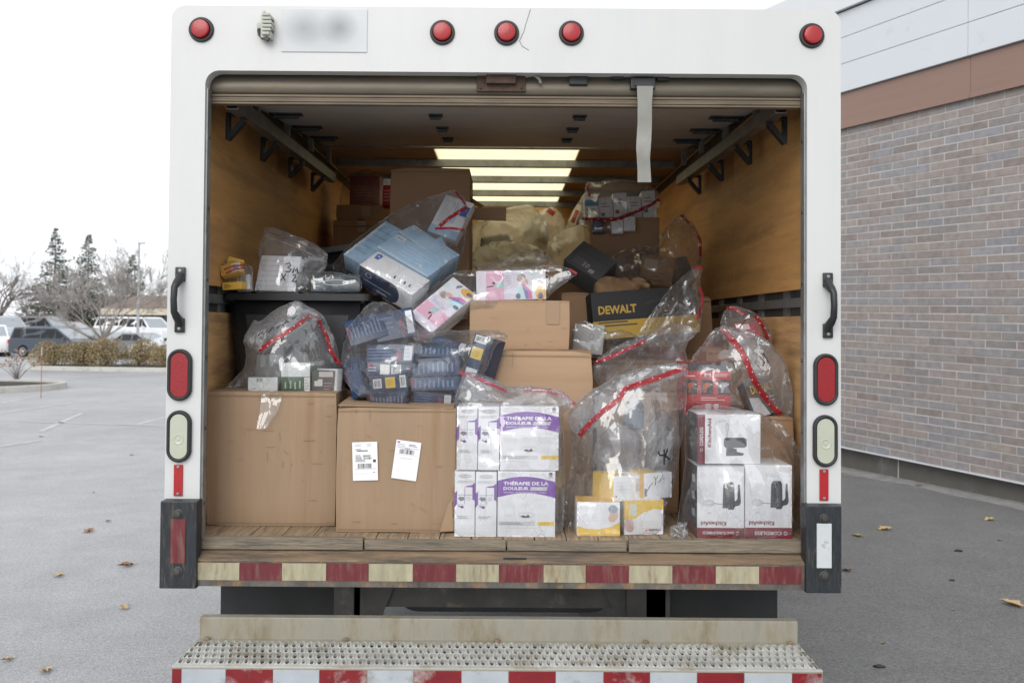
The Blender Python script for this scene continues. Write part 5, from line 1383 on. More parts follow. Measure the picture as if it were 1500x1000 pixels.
mb = MB(); mb.box(-w / 2 + .02, w / 2 - .03, .01, .30, h - .004, h + .0035); mb.build('flap_shadow_gap', m_cardin, lab)
mb = MB(); mb.prism([(w * .37, .006), (w * .485, .008), (w * .47, .125), (w * .44, .11)], -.0052, -.0047); mb.build('tape_patch', m_ptape, lab)

# -- the white and purple boxes in their bag
def wide_front():
    P = Print()
    top = [(t, .835 + .085 * math.sin(math.pi * (t * .9 + .08))) for t in [k / 12 for k in range(13)]]
    low = [(t, .585 + .085 * math.sin(math.pi * (t * .9 + .06))) for t in [k / 12 for k in range(13)]]
    P.poly(low + top[::-1], PUR, 0)
    P.oring(.19, .945, .155, .038, .008, GRY, 0).text("DR-HO'S", .08, .928, .30, .962, GRY, 1, bold=.0)
    P.text('TH\u00c9RAPIE DE LA', .10, .790, .88, .855, WHT, 2, bold=.03).text('DOULEUR', .10, .715, .535, .765, WHT, 2, bold=.03)
    P.poly([(.555, .708), (.85, .708), (.87, .765), (.575, .765)], (.52, .51, .53), 1).fine(.60, .722, .83, .752, 2, (.75, .75, .76), 2)
    P.text('APPAREIL DE PROFESSIONNEL T.E.N.S.', .10, .667, .84, .690, (.72, .66, .80), 2, bold=0)
    P.ell(.92, .945, .030, .034, (.55, .36, .27), 1).ell(.92, .965, .032, .020, (.10, .08, .08), 2).poly([(.86, .895), (.98, .895), (.96, .918), (.89, .918)], (.60, .68, .74), 1)
    P.fine(.56, .935, .84, .96, 2, LGR)
    P.oring(.50, .335, .145, .040, .006, GRY, 1).poly([(.40, .318), (.45, .335), (.49, .318), (.53, .345), (.56, .318), (.54, .295), (.44, .295)], (.06, .06, .07), 2)
    P.fine(.06, .44, .33, .52, 3, LGR).fine(.66, .42, .95, .52, 3, LGR).fine(.38, .45, .56, .52, 2, LGR).fine(.12, .31, .27, .35, 1, LGR).fine(.70, .27, .94, .36, 3, LGR).fine(.62, .555, .92, .585, 1, LGR).fine(.05, .535, .3, .56, 1, LGR)
    P.rect(.02, .175, .64, .235, (.55, .55, .57), 1).fine(.05, .183, .58, .228, 2, (.28, .28, .30), 2, h=.5)
    P.rect(.70, .175, .985, .235, YEL, 1).fine(.75, .185, .95, .225, 2, (.45, .30, .05), 2)
    P.fine(.05, .13, .78, .15, 1, GRY).fine(.06, .035, .28, .12, 4, LGR).fine(.33, .06, .58, .12, 3, LGR).fine(.63, .06, .82, .12, 3, LGR)
    return P
def narrow_front():
    P = Print(); P.oring(.50, .928, .33, .030, .02, GRY, 0).text("DR-HO'S", .25, .914, .75, .942, GRY, 1, bold=0)
    P.poly([(.06, .82), (.90, .82), (.96, .865), (.12, .865)], LGR, 1).fine(.15, .83, .82, .858, 2, GRY, 2)
    P.poly([(.55, .775), (.86, .79), (.99, .83), (.99, .55), (.88, .57), (.88, .76), (.55, .76)], PUR, 1)
    P.poly([(.0, .67), (.12, .70), (.12, .50), (.0, .45)], PUR, 1)
    P.rect(.14, .635, .84, .642, (.25, .25, .28), 1).rect(.49, .50, .51, .77, PUR, 1).rect(.14, .495, .5, .50, GRY, 1)
    P.poly([(.16, .585), (.26, .615), (.46, .605), (.48, .56), (.30, .545)], (.16, .18, .20), 1).oring(.68, .58, .11, .028, .016, GRY, 1)
    P.oring(.37, .455, .08, .022, .03, PUR, 1).line([(.17, .475), (.32, .455)], .05, PUR, 1, .3)
    P.poly([(.05, .265), (.80, .265), (.88, .33), (.10, .33)], LGR, 1).fine(.15, .275, .72, .32, 2, (.30, .30, .32), 2, h=.5)
    P.fine(.12, .05, .8, .2, 3, (.72, .72, .74), 1)
    return P
tens = []
for a, fn, nm, lb in (((728.5, 690, 813, 785), wide_front, 1, 'wide white and purple device box, bottom row beside the yellow boxes'), ((665.5, 690, 695.2, 786), narrow_front, 0, 'narrow white device box, bottom row beside the labelled carton'),
                      ((696.2, 691, 727, 786), narrow_front, 0, 'narrow white device box, bottom row between another narrow and a wide box'), ((732.5, 595, 818, 689), wide_front, 1, 'wide white and purple device box, upper row of the stack'),
                      ((668.6, 596, 699, 689), narrow_front, 0, 'narrow white device box, upper row above the labelled carton side'), ((700, 596, 731, 690), narrow_front, 0, 'narrow white device box, upper row beside the upper wide box')):
    spec = R4(*a, 3.525, .19, floor=a[1] > 650, z0=None)
    if a[1] < 650:
        zz = at(740, 688.5, 3.525).z; M4, w, d, h = spec; M4.translation.z = zz + .0; h = at(740, a[1], 3.525).z - zz; spec = (M4, w, d, h)
    o = box_thing('device_box', lb, 'box', spec[0], spec[1], spec[2], spec[3], m_wbox, {'front': fn()}); tens.append(o.name)

# -- left tote, what lies on it and under it
sup = carton('brown carton standing under the black tote behind the large carton', (Matrix.Translation((at(434, 500, 3.97).x, 3.98, FZ)), .52, .38, .50), m_card3, seed=5)
def tote(label, M4, w, d, h, lid=True):
    root = empty('storage_tote'); root.matrix_world = M4; tag(root, label, 'tote')
    tp = .04
    bm = bmesh.new()
    v = [bm.verts.new(p) for p in ((-w / 2 + tp, tp * .7, 0), (w / 2 - tp, tp * .7, 0), (w / 2 - tp, d - tp * .7, 0), (-w / 2 + tp, d - tp * .7, 0), (-w / 2, 0, h), (w / 2, 0, h), (w / 2, d, h), (-w / 2, d, h))]
    for f in ((0, 1, 5, 4), (1, 2, 6, 5), (2, 3, 7, 6), (3, 0, 4, 7), (3, 2, 1, 0)): bm.faces.new([v[i] for i in f])
    bmesh.ops.bevel(bm, geom=[e for e in bm.edges if not e.is_boundary], offset=.02, segments=3, affect='EDGES')
    mb = MB(); mb.bm(bm); b = mb.build('body', m_toteb, root, auto=40); sm = b.modifiers.new('thick', 'SOLIDIFY'); sm.thickness = .004
    mb = MB(); mb.ring([(x, z) for x, z in rrect(-w / 2 - .02, w / 2 + .02, -.02, d + .02, .03)], rrect(-w / 2 + .004, w / 2 - .004, .004, d - .004, .02), 0, .028, Matrix.Translation((0, 0, h + .004)) @ Matrix(((1, 0, 0, 0), (0, 0, 1, 0), (0, -1, 0, 0), (0, 0, 0, 1))))
    mb.build('rim', m_toteb, root, auto=40)
    for x in (-w * .27, 0, w * .27):
        mb = MB(); mb.prism([(x - .06, h - .08), (x + .06, h - .08), (x + .03, .12), (x - .03, .12)], .006, .02, Matrix.Rotation(0, 4, 'X')); mb.build('side_rib', m_toteb, root)
    if lid:
        mb = MB(); mb.box(-w / 2 + .006, w / 2 - .006, .01, d - .01, h - .035, h - .015, bev=.006); mb.build('lid', m_toteb, root)
    OBB[root.name] = (M4.copy(), w, d, h + .03); return root
A, B = at(334, 430, 3.97), at(536, 430, 3.97)
tote('black plastic tote behind the large plain carton, packages piled on its lid', Matrix.Translation(((A.x + B.x) / 2, 3.97, 1.430)), (B - A).length, .42, at(430, 430, 3.97).z - 1.430 - .004)
A2 = at(505, 352, 4.95)
tote('black tote tilted on top of the pile beside the plywood wall', Matrix.Translation((A2.x - .05, 4.80, 1.86)) @ Matrix.Rotation(R(-9), 4, 'Y'), .52, .42, .22)
carton('brown carton under the tilted black tote', (Matrix.Translation((A2.x - .06, 4.78, FZ)), .56, .5, .925), m_card3, seed=6)
# zip bag with lined white packs and its marker writing
P = Print()
for k in range(6): P.rect(.02, .12 + .145 * k, .98, .135 + .145 * k, (.48, .48, .55))
lined = box_thing('gauze_pack', 'white lined pack inside the zip bag on the tote', 'pack', *O4((373, 425, 4.02), (432, 427, 4.00), (389, 374, 4.08), .05), m_wbox, {'front': P})
film_bag('clear zip bag with dark marker writing standing on the black tote', [(389, 330), (436, 346), (481, 369), (479, 391), (470, 402), (452, 414), (438, 428), (371, 428), (372, 415), (381, 386), (379, 362), (386, 345)], 4.06, [lined.name], FILM_MILKY, seed=21, crease=.008,
         strips=[dict(p=[(388, 338), (436, 355), (480, 376)], w=2.2, col=(.10, .08, .08), dots=False), dict(p=[(387, 345), (436, 363), (479, 384)], w=1.6, col=(.26, .24, .25), dots=False)],
         strokes=[(1.8, (418, 387), (424, 385), (426, 389), (421, 392), (427, 394), (424, 398), (418, 398)), (1.8, (429, 400), (431, 392), (433, 397), (436, 392), (436, 400)), (1.8, (412, 401), (418, 411)), (1.8, (419, 401), (411, 411)), (1.8, (429, 403), (433, 402), (432, 407), (428, 412), (435, 412))])
orange = box_thing('orange_pack', 'orange and white pack leaning on the plywood wall', 'pack', *O4((324, 404, 3.885), (354, 396, 3.885), (321, 390, 3.90), .05), m_yel, {'front': Print().rect(.55, .1, .95, .9, WHT).bars(.6, .2, .9, .8, 9)})
orange2 = box_thing('orange_pack', 'orange pack standing upright behind the red striped wrapper', 'pack', *O4((329, 392, 3.93), (351, 398, 3.93), (339, 376, 3.95), .03), m_yel)
orange3 = box_thing('orange_pack', 'orange pack lying flat under the red striped wrapper', 'pack', *O4((326, 425, 3.90), (354, 423, 3.89), (326, 414, 3.90), .06), m_yel, {'front': Print().fine(.1, .2, .5, .8, 3, INK)})
slip = box_thing('packing_slip_pack', 'small pack with a barcode slip beside the zip bag', 'pack', *O4((347, 425, 3.95), (366, 423, 3.95), (341, 404, 3.97), .03), m_wbox, {'front': Print().bars(.1, .35, .7, .9, 9).fine(.1, .08, .9, .3, 2)})
film_bag('small clear wrapper with red stripes over orange packs', [(320, 388), (333, 381), (352, 384), (364, 388), (371, 393), (369, 412), (371, 427), (350, 427), (336, 412), (324, 400)], 3.95, [orange.name, slip.name], FILM, seed=22, crease=.006,
         strips=[dict(p=[(328, 395), (342, 389), (359, 388)], w=2.6, dots=False), dict(p=[(331, 400), (345, 394), (360, 392)], w=2.6, dots=False)])
blist = box_thing('grey_blister_pack', 'dark grey blister pack lying flat on the tote', 'pack', *O4((455, 426, 3.99), (527, 426, 4.01), (455, 402, 4.04), .03), M('blister_grey', (.075, .095, .11), .25, var=.2), {'front': Print().oring(.50, .5, .26, .18, .03, (.62, .66, .68), 1).fine(.05, .2, .25, .8, 3, (.3, .34, .36))})
film_bag('curled clear wrapper round the grey blister pack', [(432, 400), (448, 396), (500, 400), (528, 408), (531, 427), (500, 428), (470, 429), (437, 429), (433, 415)], 4.01, [blist.name], FILM, seed=23, crease=.006)

# -- bag of small boxes on the large carton
zc_ = 1.452
b1 = box_thing('grey_label_box', 'flat dark box with white end label on the large carton', 'box', *O4((363, 574, 3.76), (407, 574, 3.76), (363, 552, 3.76), .16), m_char, {'front': Print().rect(.01, .02, .99, .98, (.66, .70, .68)).bars(.28, .68, .50, .92, 8).fine(.1, .2, .8, .6, 3, LGR, 2).rect(.2, .2, .25, .26, INK, 2)})
b2 = box_thing('green_box', 'green and white box standing inside the red sealed bag', 'box', *O4((412, 574, 3.76), (454, 574, 3.76), (412, 531, 3.76), .15), M('green_board', (.022, .105, .055), .35), {'front': Print().rect(0, .52, 1, 1, (.70, .72, .70)).fine(.2, .7, .8, .95, 3, LGR).rect(.80, .02, 1, .5, (.75, .76, .75)).fine(.83, .06, .97, .46, 4, GRY, 2).rect(.12, .12, .17, .34, (.5, .6, .5)).rect(.30, .12, .35, .38, (.4, .55, .45)).rect(.46, .1, .51, .34, (.5, .6, .5)).rect(.62, .12, .67, .38, (.4, .55, .45))})
b3 = box_thing('small_dark_box', 'small dark box with pale label beside the green box', 'box', *O4((457, 575, 3.77), (491, 575, 3.77), (457, 543, 3.77), .14), M('brown_board', (.09, .065, .06), .4), {'front': Print().rect(.02, .55, .25, 1, (.02, .09, .05)).rect(.1, .30, .45, .62, (.66, .68, .68)).fine(.5, .1, .9, .5, 3, (.35, .25, .25)).rect(.3, .72, .9, .96, (.60, .55, .52))})
b4 = box_thing('pale_slim_box', 'slim pale box standing on edge at the bag corner', 'box', *O4((493, 575, 3.76), (500, 575, 3.78), (493, 540, 3.76), .12), m_wbox)
b5 = box_thing('dark_grey_box', 'dark grey box behind the white end label in the bag', 'box', *O4((374, 551, 3.80), (411, 551, 3.80), (374, 519, 3.82), .11), M('dark_grey_board', (.10, .105, .11), .4))
bagA = film_bag('clear bag with red seal strip collapsed on the large carton', [(321, 575), (350, 549), (361, 532), (360, 504), (356, 498), (371, 469), (380, 473), (402, 455), (429, 441), (440, 443), (461, 454), (473, 461), (481, 479), (491, 498), (500, 535), (505, 576), (473, 577), (414, 577), (360, 577)], 3.83, [b1.name, b2.name, b3.name, b4.name, b5.name], FILM_MILKY, seed=1, crease=.02, dirn=(1, -.6), back=.10,
         strips=[dict(p=[(380, 514), (391, 505), (412, 491), (432, 479), (446, 467), (454, 462), (467, 463)], w=7.5), dict(p=[(467, 463), (469, 476), (478, 490), (484, 512), (498, 535)], w=6.5)],
         strokes=[(1.2, (377, 493), (382, 486), (386, 490), (391, 484)), (1.2, (393, 487), (399, 479), (402, 484)), (1.2, (404, 481), (411, 476)), (1.2, (413, 477), (420, 470), (424, 472)), (1.2, (428, 467), (437, 461)), (1.2, (443, 451), (450, 456), (458, 454)), (1.2, (445, 457), (456, 460)), (1.2, (421, 448), (430, 446), (439, 447))])
mb = MB(); q = []
for k, (pxa, pxb, py, Y) in enumerate(((384, 416, 574, 3.70), (383, 414, 577, 3.668), (382, 411, 590, 3.664), (380, 405, 606, 3.666), (377, 398, 618, 3.662), (376, 390, 628, 3.664))):
    for t in (0, .25, .5, .75, 1): q.append(at(pxa + (pxb - pxa) * t, py, Y - .004 * (t in (.25, .75)) - .003 * (k % 2)))
mb.add(q, [(5 * i + j, 5 * i + j + 1, 5 * i + j + 6, 5 * i + j + 5) for i in range(5) for j in range(4)])
tag(mb.build('film_scrap', FILM, None, smooth=True, recalc=False), 'loose tongue of clear film hanging over the large carton', 'film')

# -- dark blue boxes in a bag on the labelled carton
REDP = (.45, .02, .05)
def navy_print(k):
    P = Print()
    if k == 0: P.fine(.04, .15, .58, .85, 4, (.10, .16, .30)).fine(.64, .1, .74, .9, 3, REDP, vert=True).rect(.80, .1, .97, .9, (.60, .62, .66)).fine(.82, .2, .95, .8, 3, GRY, 2)
    elif k == 1: P.rect(.30, .15, .52, .85, (.72, .70, .66)).rect(.56, .15, .78, .85, (.74, .75, .76)).bars(.58, .25, .76, .75, 7, lay=2).fine(.03, .3, .25, .7, 2, (.5, .52, .58)).rect(.03, .72, .15, .84, REDP)
    elif k == 2: P.rect(.10, .2, .32, .8, (.66, .68, .70)).bars(.12, .28, .30, .72, 8, lay=2).rect(.42, .15, .68, .85, (.66, .45, .08)).rect(.80, .12, .96, .9, (.74, .75, .76)).bars(.82, .2, .94, .8, 6, lay=2).fine(.44, .3, .66, .7, 3, (.45, .3, .05), 2)
    elif k == 3: P.fine(.05, .2, .9, .85, 9, (.13, .20, .36), vert=True).rect(.03, .3, .06, .75, REDP)
    elif k == 4: P.rect(.10, .80, .92, .98, (.74, .75, .76)).bars(.2, .84, .8, .94, 8, lay=2).rect(.12, .40, .90, .68, (.70, .50, .08)).fine(.2, .44, .8, .64, 4, (.45, .3, .05), 2).rect(.10, .02, .9, .16, (.70, .72, .74))
    return P
blues = []
for i, (A, B, C, d, k, lb) in enumerate((
    ((537, 531, 3.70), (604, 529, 3.66), (534, 503, 3.73), .13, 0, 'dark blue box with pale end, topmost of the bagged stack'),
    ((606, 524, 3.72), (674, 527, 3.72), (606, 502, 3.74), .13, 3, 'dark blue box beside the topmost one with fine striped side'),
    ((536, 549, 3.66), (597, 550, 3.66), (536, 530, 3.66), .14, 1, 'dark blue box with two white labels in the bag'),
    ((540, 572, 3.65), (600, 573, 3.65), (540, 550, 3.65), .14, 2, 'dark blue box with yellow label between two white labels'),
    ((543, 593, 3.66), (601, 594, 3.66), (543, 574, 3.66), .14, 3, 'dark blue box at the bottom left of the bagged stack'),
    ((602, 550, 3.70), (672, 552, 3.70), (602, 528, 3.70), .13, 3, 'dark blue box in the second layer of the right stack'),
    ((602, 573, 3.69), (670, 575, 3.69), (602, 552, 3.69), .13, 3, 'dark blue box in the third layer of the right stack'),
    ((603, 595, 3.68), (664, 596, 3.68), (603, 575, 3.68), .13, 0, 'dark blue box at the bottom of the right stack'),
    ((679, 545, 3.72), (699, 552, 3.70), (694, 486, 3.74), .14, 4, 'dark blue box standing on end with a yellow label'),
    ((517, 584, 3.68), (540, 580, 3.66), (500, 529, 3.72), .12, 3, 'dark blue box leaning at the left end of the bag'),
    ((516, 506, 3.80), (566, 492, 3.84), (530, 466, 3.86), .08, 3, 'dark blue box tilted high in the left of the bag'),
    ((556, 500, 3.82), (606, 492, 3.84), (552, 458, 3.88), .07, 0, 'dark blue box lying under the film at the top of the bag'),
    ((626, 505, 3.80), (680, 512, 3.78), (634, 488, 3.84), .08, 0, 'dark blue box lying across the right stack beside the upright one'),
    ((668, 596, 3.72), (690, 560, 3.74), (656, 588, 3.74), .08, 3, 'dark blue box slipped sideways behind the white device boxes'))):
    jr = random.Random(i + 3); jt = lambda p, k=1.0: (p[0] + jr.uniform(-2.5, 2.5) * k, p[1] + jr.uniform(-2.2, 2.2) * k, p[2] + jr.uniform(-.02, .015))
    A, B, C = jt(A, 1.5), jt(B, 1.9), jt(C, 1.5)
    o = box_thing('dark_blue_box', lb, 'box', *O4(A, B, C, d), m_navy, {'front': navy_print(k)}); blues.append(o.name)
film_bag('large clear bag stuffed with dark blue boxes on the labelled carton', [(499, 530), (505, 497), (513, 476), (541, 443), (564, 441), (594, 463), (622, 486), (662, 485), (711, 483), (741, 486), (744, 494), (724, 507), (711, 546), (690, 556), (680, 575), (668, 601), (632, 597), (556, 596), (536, 588), (505, 560)], 3.80, blues, FILM_SOFT, seed=2, crease=.022, puff=.0009, dirn=(1, -.3), freq=.03, back=.12)

# -- upper pile: support carton, tall carton, light blue boxes
carton('brown carton under the tall carton, hidden behind the dark blue bag', (Matrix.Translation((at(620, 470, 4.15).x, 4.15, FZ)), .44, .95, .80), m_card3, seed=7)
tall = carton('tall plain carton with a side flap sticking out, rear of the pile', R4(570, 246, 687, 420, 4.64, .40, z0=FZ + .80), m_card3, seed=8, tape=False)
M4t, w, d, h = OBB[tall.name]; MI = M4t.inverted()
q = [MI @ at(686, 304, 4.72), MI @ at(742, 304, 4.66), MI @ at(741, 324, 4.66), MI @ at(686, 322, 4.72)]
mb = MB(); mb.add(q, [(0, 1, 2, 3)]); f = mb.build('side_flap', m_card3, tall); sm = f.modifiers.new('thick', 'SOLIDIFY'); sm.thickness = .005
q = [MI @ at(687, 287, 4.80), MI @ at(710, 302, 4.74), MI @ at(702, 304, 4.74), MI @ at(686, 294, 4.80)]
mb = MB(); mb.add(q, [(0, 1, 2, 3)]); f = mb.build('inner_flap', m_card3, tall); sm = f.modifiers.new('thick', 'SOLIDIFY'); sm.thickness = .004
SHI = (.03, .12, .42)
P = Print(); P.poly([(.06, .62), (.13, .62), (.145, .78), (.145, .88), (.10, .93), (.05, .88), (.05, .78)], SHI, 1).line([(.08, .74), (.10, .82), (.12, .74)], .012, WHT, 2, 1.6)
for k in range(11): P.rect(.19 + .032 * k, .22, .196 + .032 * k, .30 + .05 * (k * 7 % 9), LGR, 1)
for k in range(4): P.ell(.56 + .095 * k, .33 - .0 * k, .013, .06, (.05, .04, .18), 1).ell(.57 + .095 * k, .27, .016, .035, (.05, .04, .18), 1)
NP = Print().rect(0, 0, .62, 1, (.018, .032, .085), 0).ell(.62, .5, .15, .5, (.018, .032, .085), 0).oring(.18, .72, .055, .12, .012, (.6, .62, .68), 1).text('O', .155, .64, .205, .80, (.018, .032, .085), 0).line([(.10, .42), (.62, .38)], .03, (.40, .50, .62), 1, 1).fine(.35, .12, .6, .24, 2, (.6, .62, .7), 1, h=.5).fine(.80, .3, .9, .75, 3, GRY)
wb = box_thing('toothbrush_box', 'white topped navy box with blue shield, front of the upper bag', 'box', *O4((527, 388, 4.03), (604, 432, 3.95), (547, 364, 4.12), .105), m_wbox, {'front': P, 'bottom': NP})
lbs = [wb.name]
def lb_print(k): return Print().rect(.04, .74, .20, .95, (.70, .74, .78)).bars(.06, .78, .18, .9, 7, lay=2).fine(.30, .2, .9, .8, 4, (.46, .62, .78)).rect(.0, .0, 1, .08, (.55, .68, .80)) if k else Print().fine(.1, .15, .9, .85, 5, (.28, .44, .62)).rect(.02, .05, .12, .95, (.68, .72, .76))
for A, B, C, k, lb in (((552, 362, 4.14), (626, 406, 4.05), (580, 340, 4.24), 1, 'light blue box with barcode label behind the white topped box'),
                       ((584, 340, 4.26), (652, 385, 4.16), (600, 325, 4.34), 1, 'light blue box in the middle of the upper bag'),
                       ((503, 372, 4.18), (530, 388, 4.14), (562, 322, 4.34), 0, 'light blue box at the left end of the upper bag'),
                       ((612, 402, 4.20), (664, 382, 4.22), (606, 362, 4.30), 0, 'light blue box under the red seal of the upper bag')):
    o = box_thing('light_blue_box', lb, 'box', *O4(A, B, C, .09), m_lblue, {'front': lb_print(k)}); lbs.append(o.name)
P = Print().rect(0, .0, 1, .20, (.34, .50, .68)).rect(.72, .60, .98, .86, (.03, .12, .42), 1).fine(.1, .3, .45, .92, 5, GRY, vert=True).fine(.5, .35, .68, .9, 3, (.2, .4, .65), vert=True)
o = box_thing('medicine_box', 'white and blue box standing up against the tall carton', 'box', *O4((626, 338, 4.36), (667, 352, 4.33), (648, 283, 4.44), .06), m_wbox, {'front': P}); lbs.append(o.name)
film_bag('clear bag of light blue boxes slumped against the tall carton', [(484, 394), (503, 368), (520, 352), (564, 319), (589, 304), (648, 281), (668, 279), (685, 292), (683, 339), (676, 374), (667, 402), (640, 424), (611, 444), (594, 452), (574, 444), (535, 424), (503, 398)], 4.33, lbs, FILM, seed=3, crease=.014, dirn=(1, -.7), back=.14,
         strips=[dict(p=[(644, 331), (660, 318), (684, 303)], w=7), dict(p=[(637, 335), (660, 334), (681, 337)], w=4.5, dots=False), dict(p=[(667, 281), (676, 291), (682, 300)], w=4, col=(.28, .01, .015), dots=False)])

# -- centre cartons and the pink boxes on them
cB = carton('pale plain carton standing on the floor behind the white device boxes', R4(712, 514, 868, 720, 3.86, .42, floor=True), m_card2, seed=9, tape=False)
cA = carton('pale plain carton stacked on another pale carton, tape on its front', R4(687, 440, 834, 515, 4.02, .40, z0=OBB[cB.name][3] + FZ), m_card2, seed=10, tape=False)
M4, w, d, h = OBB[cA.name]; mb = MB(); mb.box(w * .27, w * .40, -.0048, -.0036, h * .52, h - .004); mb.build('packing_tape', m_ptape, cA)
PNK, TEA, PEA, ORA, SKN = (.72, .42, .55), (.35, .62, .60), (.75, .35, .25), (.70, .40, .06), (.62, .45, .36)
def pink_print():
    P = Print(); P.rect(.14, 0, .40, 1, PNK).rect(.40, 0, .56, 1, (.70, .66, .76)).rect(.02, .0, .14, 1, (.76, .70, .80)).rect(.56, 0, 1, 1, (.72, .72, .76))
    P.poly([(.29, .42), (.40, .42), (.40, .60), (.31, .62)], TEA, 1).poly([(.22, .60), (.27, .62), (.30, .54), (.25, .52)], INK, 1).line([(.15, .44), (.25, .48)], .02, INK, 1, 2).rect(.27, .55, .34, .62, (.50, .60, .60), 2)
    P.fine(.43, .35, .52, .85, 6, (.48, .45, .55), 1)
    P.poly([(.56, .02), (.78, .02), (.74, .30), (.64, .46), (.56, .40)], (.52, .72, .74), 1).poly([(.74, .02), (.80, .02), (.80, .25), (.68, .55), (.64, .52), (.74, .28)], (.58, .16, .38), 2).poly([(.71, .02), (.745, .02), (.74, .28), (.66, .48)], (.20, .18, .45), 3)
    P.ell(.62, .70, .035, .09, (.40, .22, .18), 1).ell(.70, .60, .045, .12, (.62, .40, .36), 1).ell(.60, .12, .035, .10, (.10, .13, .22), 3).ell(.65, .78, .06, .10, (.64, .58, .54), 0)
    P.ell(.92, .22, .075, .25, ORA, 1).ell(.92, .12, .035, .12, (.09, .08, .20), 2).poly([(.86, .62), (.96, .50), (.98, .56), (.92, .68)], (.20, .18, .32), 1).rect(.78, .82, .86, .97, (.55, .72, .72), 1)
    return P
p1 = box_thing('pink_print_box', 'pink and white printed box lying level on the pale carton', 'box', *O4((698, 440, 4.06), (800, 438, 4.06), (698, 397, 4.08), .11), m_wbox, {'front': pink_print()})
p2 = box_thing('pink_print_box', 'pink and white printed box sliding down off the pale carton', 'box', *O4((632, 488, 3.90), (697, 432, 4.02), (598, 461, 3.94), .10), m_wbox, {'front': pink_print()})
film_bag('clear bag holding two pink printed boxes', [(592, 459), (625, 427), (666, 398), (698, 396), (760, 393), (797, 390), (821, 388), (846, 401), (836, 409), (818, 420), (799, 440), (746, 452), (711, 459), (684, 461), (643, 489), (631, 491), (596, 482)], 4.07, [p1.name, p2.name], FILM, seed=4, crease=.012, dirn=(1, -.25), back=.10, strips=[dict(p=[(834, 394), (845, 401)], w=4, dots=False)])
film_bag('thin clear bag lying behind the bag of pink boxes', [(690, 392), (740, 380), (770, 368), (800, 372), (818, 384), (805, 396), (760, 398), (700, 400)], 4.35, [], FILM_DIM, seed=24, crease=.02)

# -- yellow and white boxes in a tall bag
P1 = Print(); P1.poly([(0, 0), (1, 0), (1, .42), (.80, .28), (.50, .20), (.20, .22), (0, .30)], YEL, 0).fine(.06, .78, .66, .86, 2, LGR).fine(.12, .42, .52, .66, 4, LGR).ell(.86, .62, .10, .14, (.60, .42, .33), 1).ell(.84, .80, .11, .12, (.30, .36, .42), 2).ell(.82, .52, .09, .10, (.62, .40, .30), 2).text('4', .50, .05, .53, .12, WHT, 2).oring(.515, .085, .03, .045, .006, WHT, 1).fine(.05, .05, .28, .12, 1, (.8, .7, .4), 2).fine(.82, .05, .96, .14, 1, (.8, .7, .4), 2)
P2 = Print(); P2.poly([(0, 1), (1, 1), (1, .72), (.75, .74), (.45, .62), (.30, .48), (.12, .42), (0, .45)], YEL, 0).rect(.12, .55, .32, .9, (.62, .62, .52), 1).oring(.90, .88, .03, .045, .006, WHT, 1).ell(.12, .28, .12, .20, (.62, .45, .42), 1).ell(.15, .18, .09, .10, (.55, .36, .33), 2)
P2.text('medela', .62, .08, .92, .17, (.10, .10, .12), 2, 180, bold=.02).ell(.57, .125, .022, .035, (.75, .20, .05), 1).fine(.55, .26, .92, .42, 3, LGR)
P3 = Print(); P3.fine(.08, .1, .14, .3, 1, INK).bars(.78, .35, .92, .85, 6, (.35, .35, .38)).fine(.1, .4, .7, .8, 3, LGR)
L3 = Print().fine(.3, .6, .8, .85, 3, (.80, .55, .16))
P4 = Print().fine(.45, .1, .9, .8, 7, LGR, vert=True).rect(.02, .1, .10, .4, (.25, .25, .27))
P4.line([(.05, .22), (.18, .45), (.30, .62)], .022, (.02, .02, .10), 2, 1).line([(.36, .86), (.42, .74), (.50, .88)], .022, INK, 2, 1).line([(.42, .74), (.40, .52)], .022, INK, 2, 1).line([(.52, .60), (.58, .72), (.68, .90)], .022, INK, 2, 1).line([(.64, .70), (.74, .80)], .02, INK, 2, 1)
ylw = {'left': Print().rect(0, 0, 1, 1, YEL).fine(.2, .6, .7, .85, 3, (.65, .38, .05)), 'top': Print().rect(0, 0, 1, 1, (.74, .46, .09))}
m1 = box_thing('yellow_white_box', 'white box with yellow wave, lower box beside the white device boxes', 'box', *R4(845, 735, 908, 784, 3.55, .12, floor=True), m_wbox, {'front': P1, 'top': Print().rect(0, 0, 1, 1, (.74, .46, .09))})
m2 = box_thing('yellow_white_box', 'white box with yellow top corner, lower box beside the mixer boxes', 'box', *R4(914, 732, 972, 780, 3.58, .12, R(6), floor=True), m_wbox, {'front': P2, 'left': Print().rect(0, 0, 1, 1, (.6, .55, .45))})
m3 = box_thing('yellow_white_box', 'turned white box showing its yellow side, upper row', 'box', *O4((898, 735, 3.575), (940, 732, 3.64), (898, 697, 3.575), .135), m_wbox, {'front': P3, 'left': L3.rect(0, 0, 1, 1, YEL, -1), 'top': Print().rect(0, 0, .55, 1, YEL).rect(.55, 0, 1, 1, WHT)})
m4 = box_thing('yellow_white_box', 'white box with black marker strokes, upper row', 'box', *O4((943, 731, 3.61), (984, 728, 3.66), (943, 693, 3.61), .12), m_wbox, {'front': P4, 'left': Print().rect(0, 0, 1, 1, (.70, .42, .12)), 'top': Print().rect(0, 0, .5, 1, YEL)})
POUCH = film_material('silvery_pouch_film', haze=.40, gloss=.08, tint=(.85, .87, .9), bump=.9, scale=12)
film_bag('crumpled pale grey pouch on top of the yellow and white boxes', [(868, 690), (870, 655), (884, 628), (902, 616), (925, 625), (940, 640), (938, 668), (925, 690), (895, 694)], 3.70, [], POUCH, seed=31, crease=.045, puff=.0016, name='film_pouch', freq=.05)
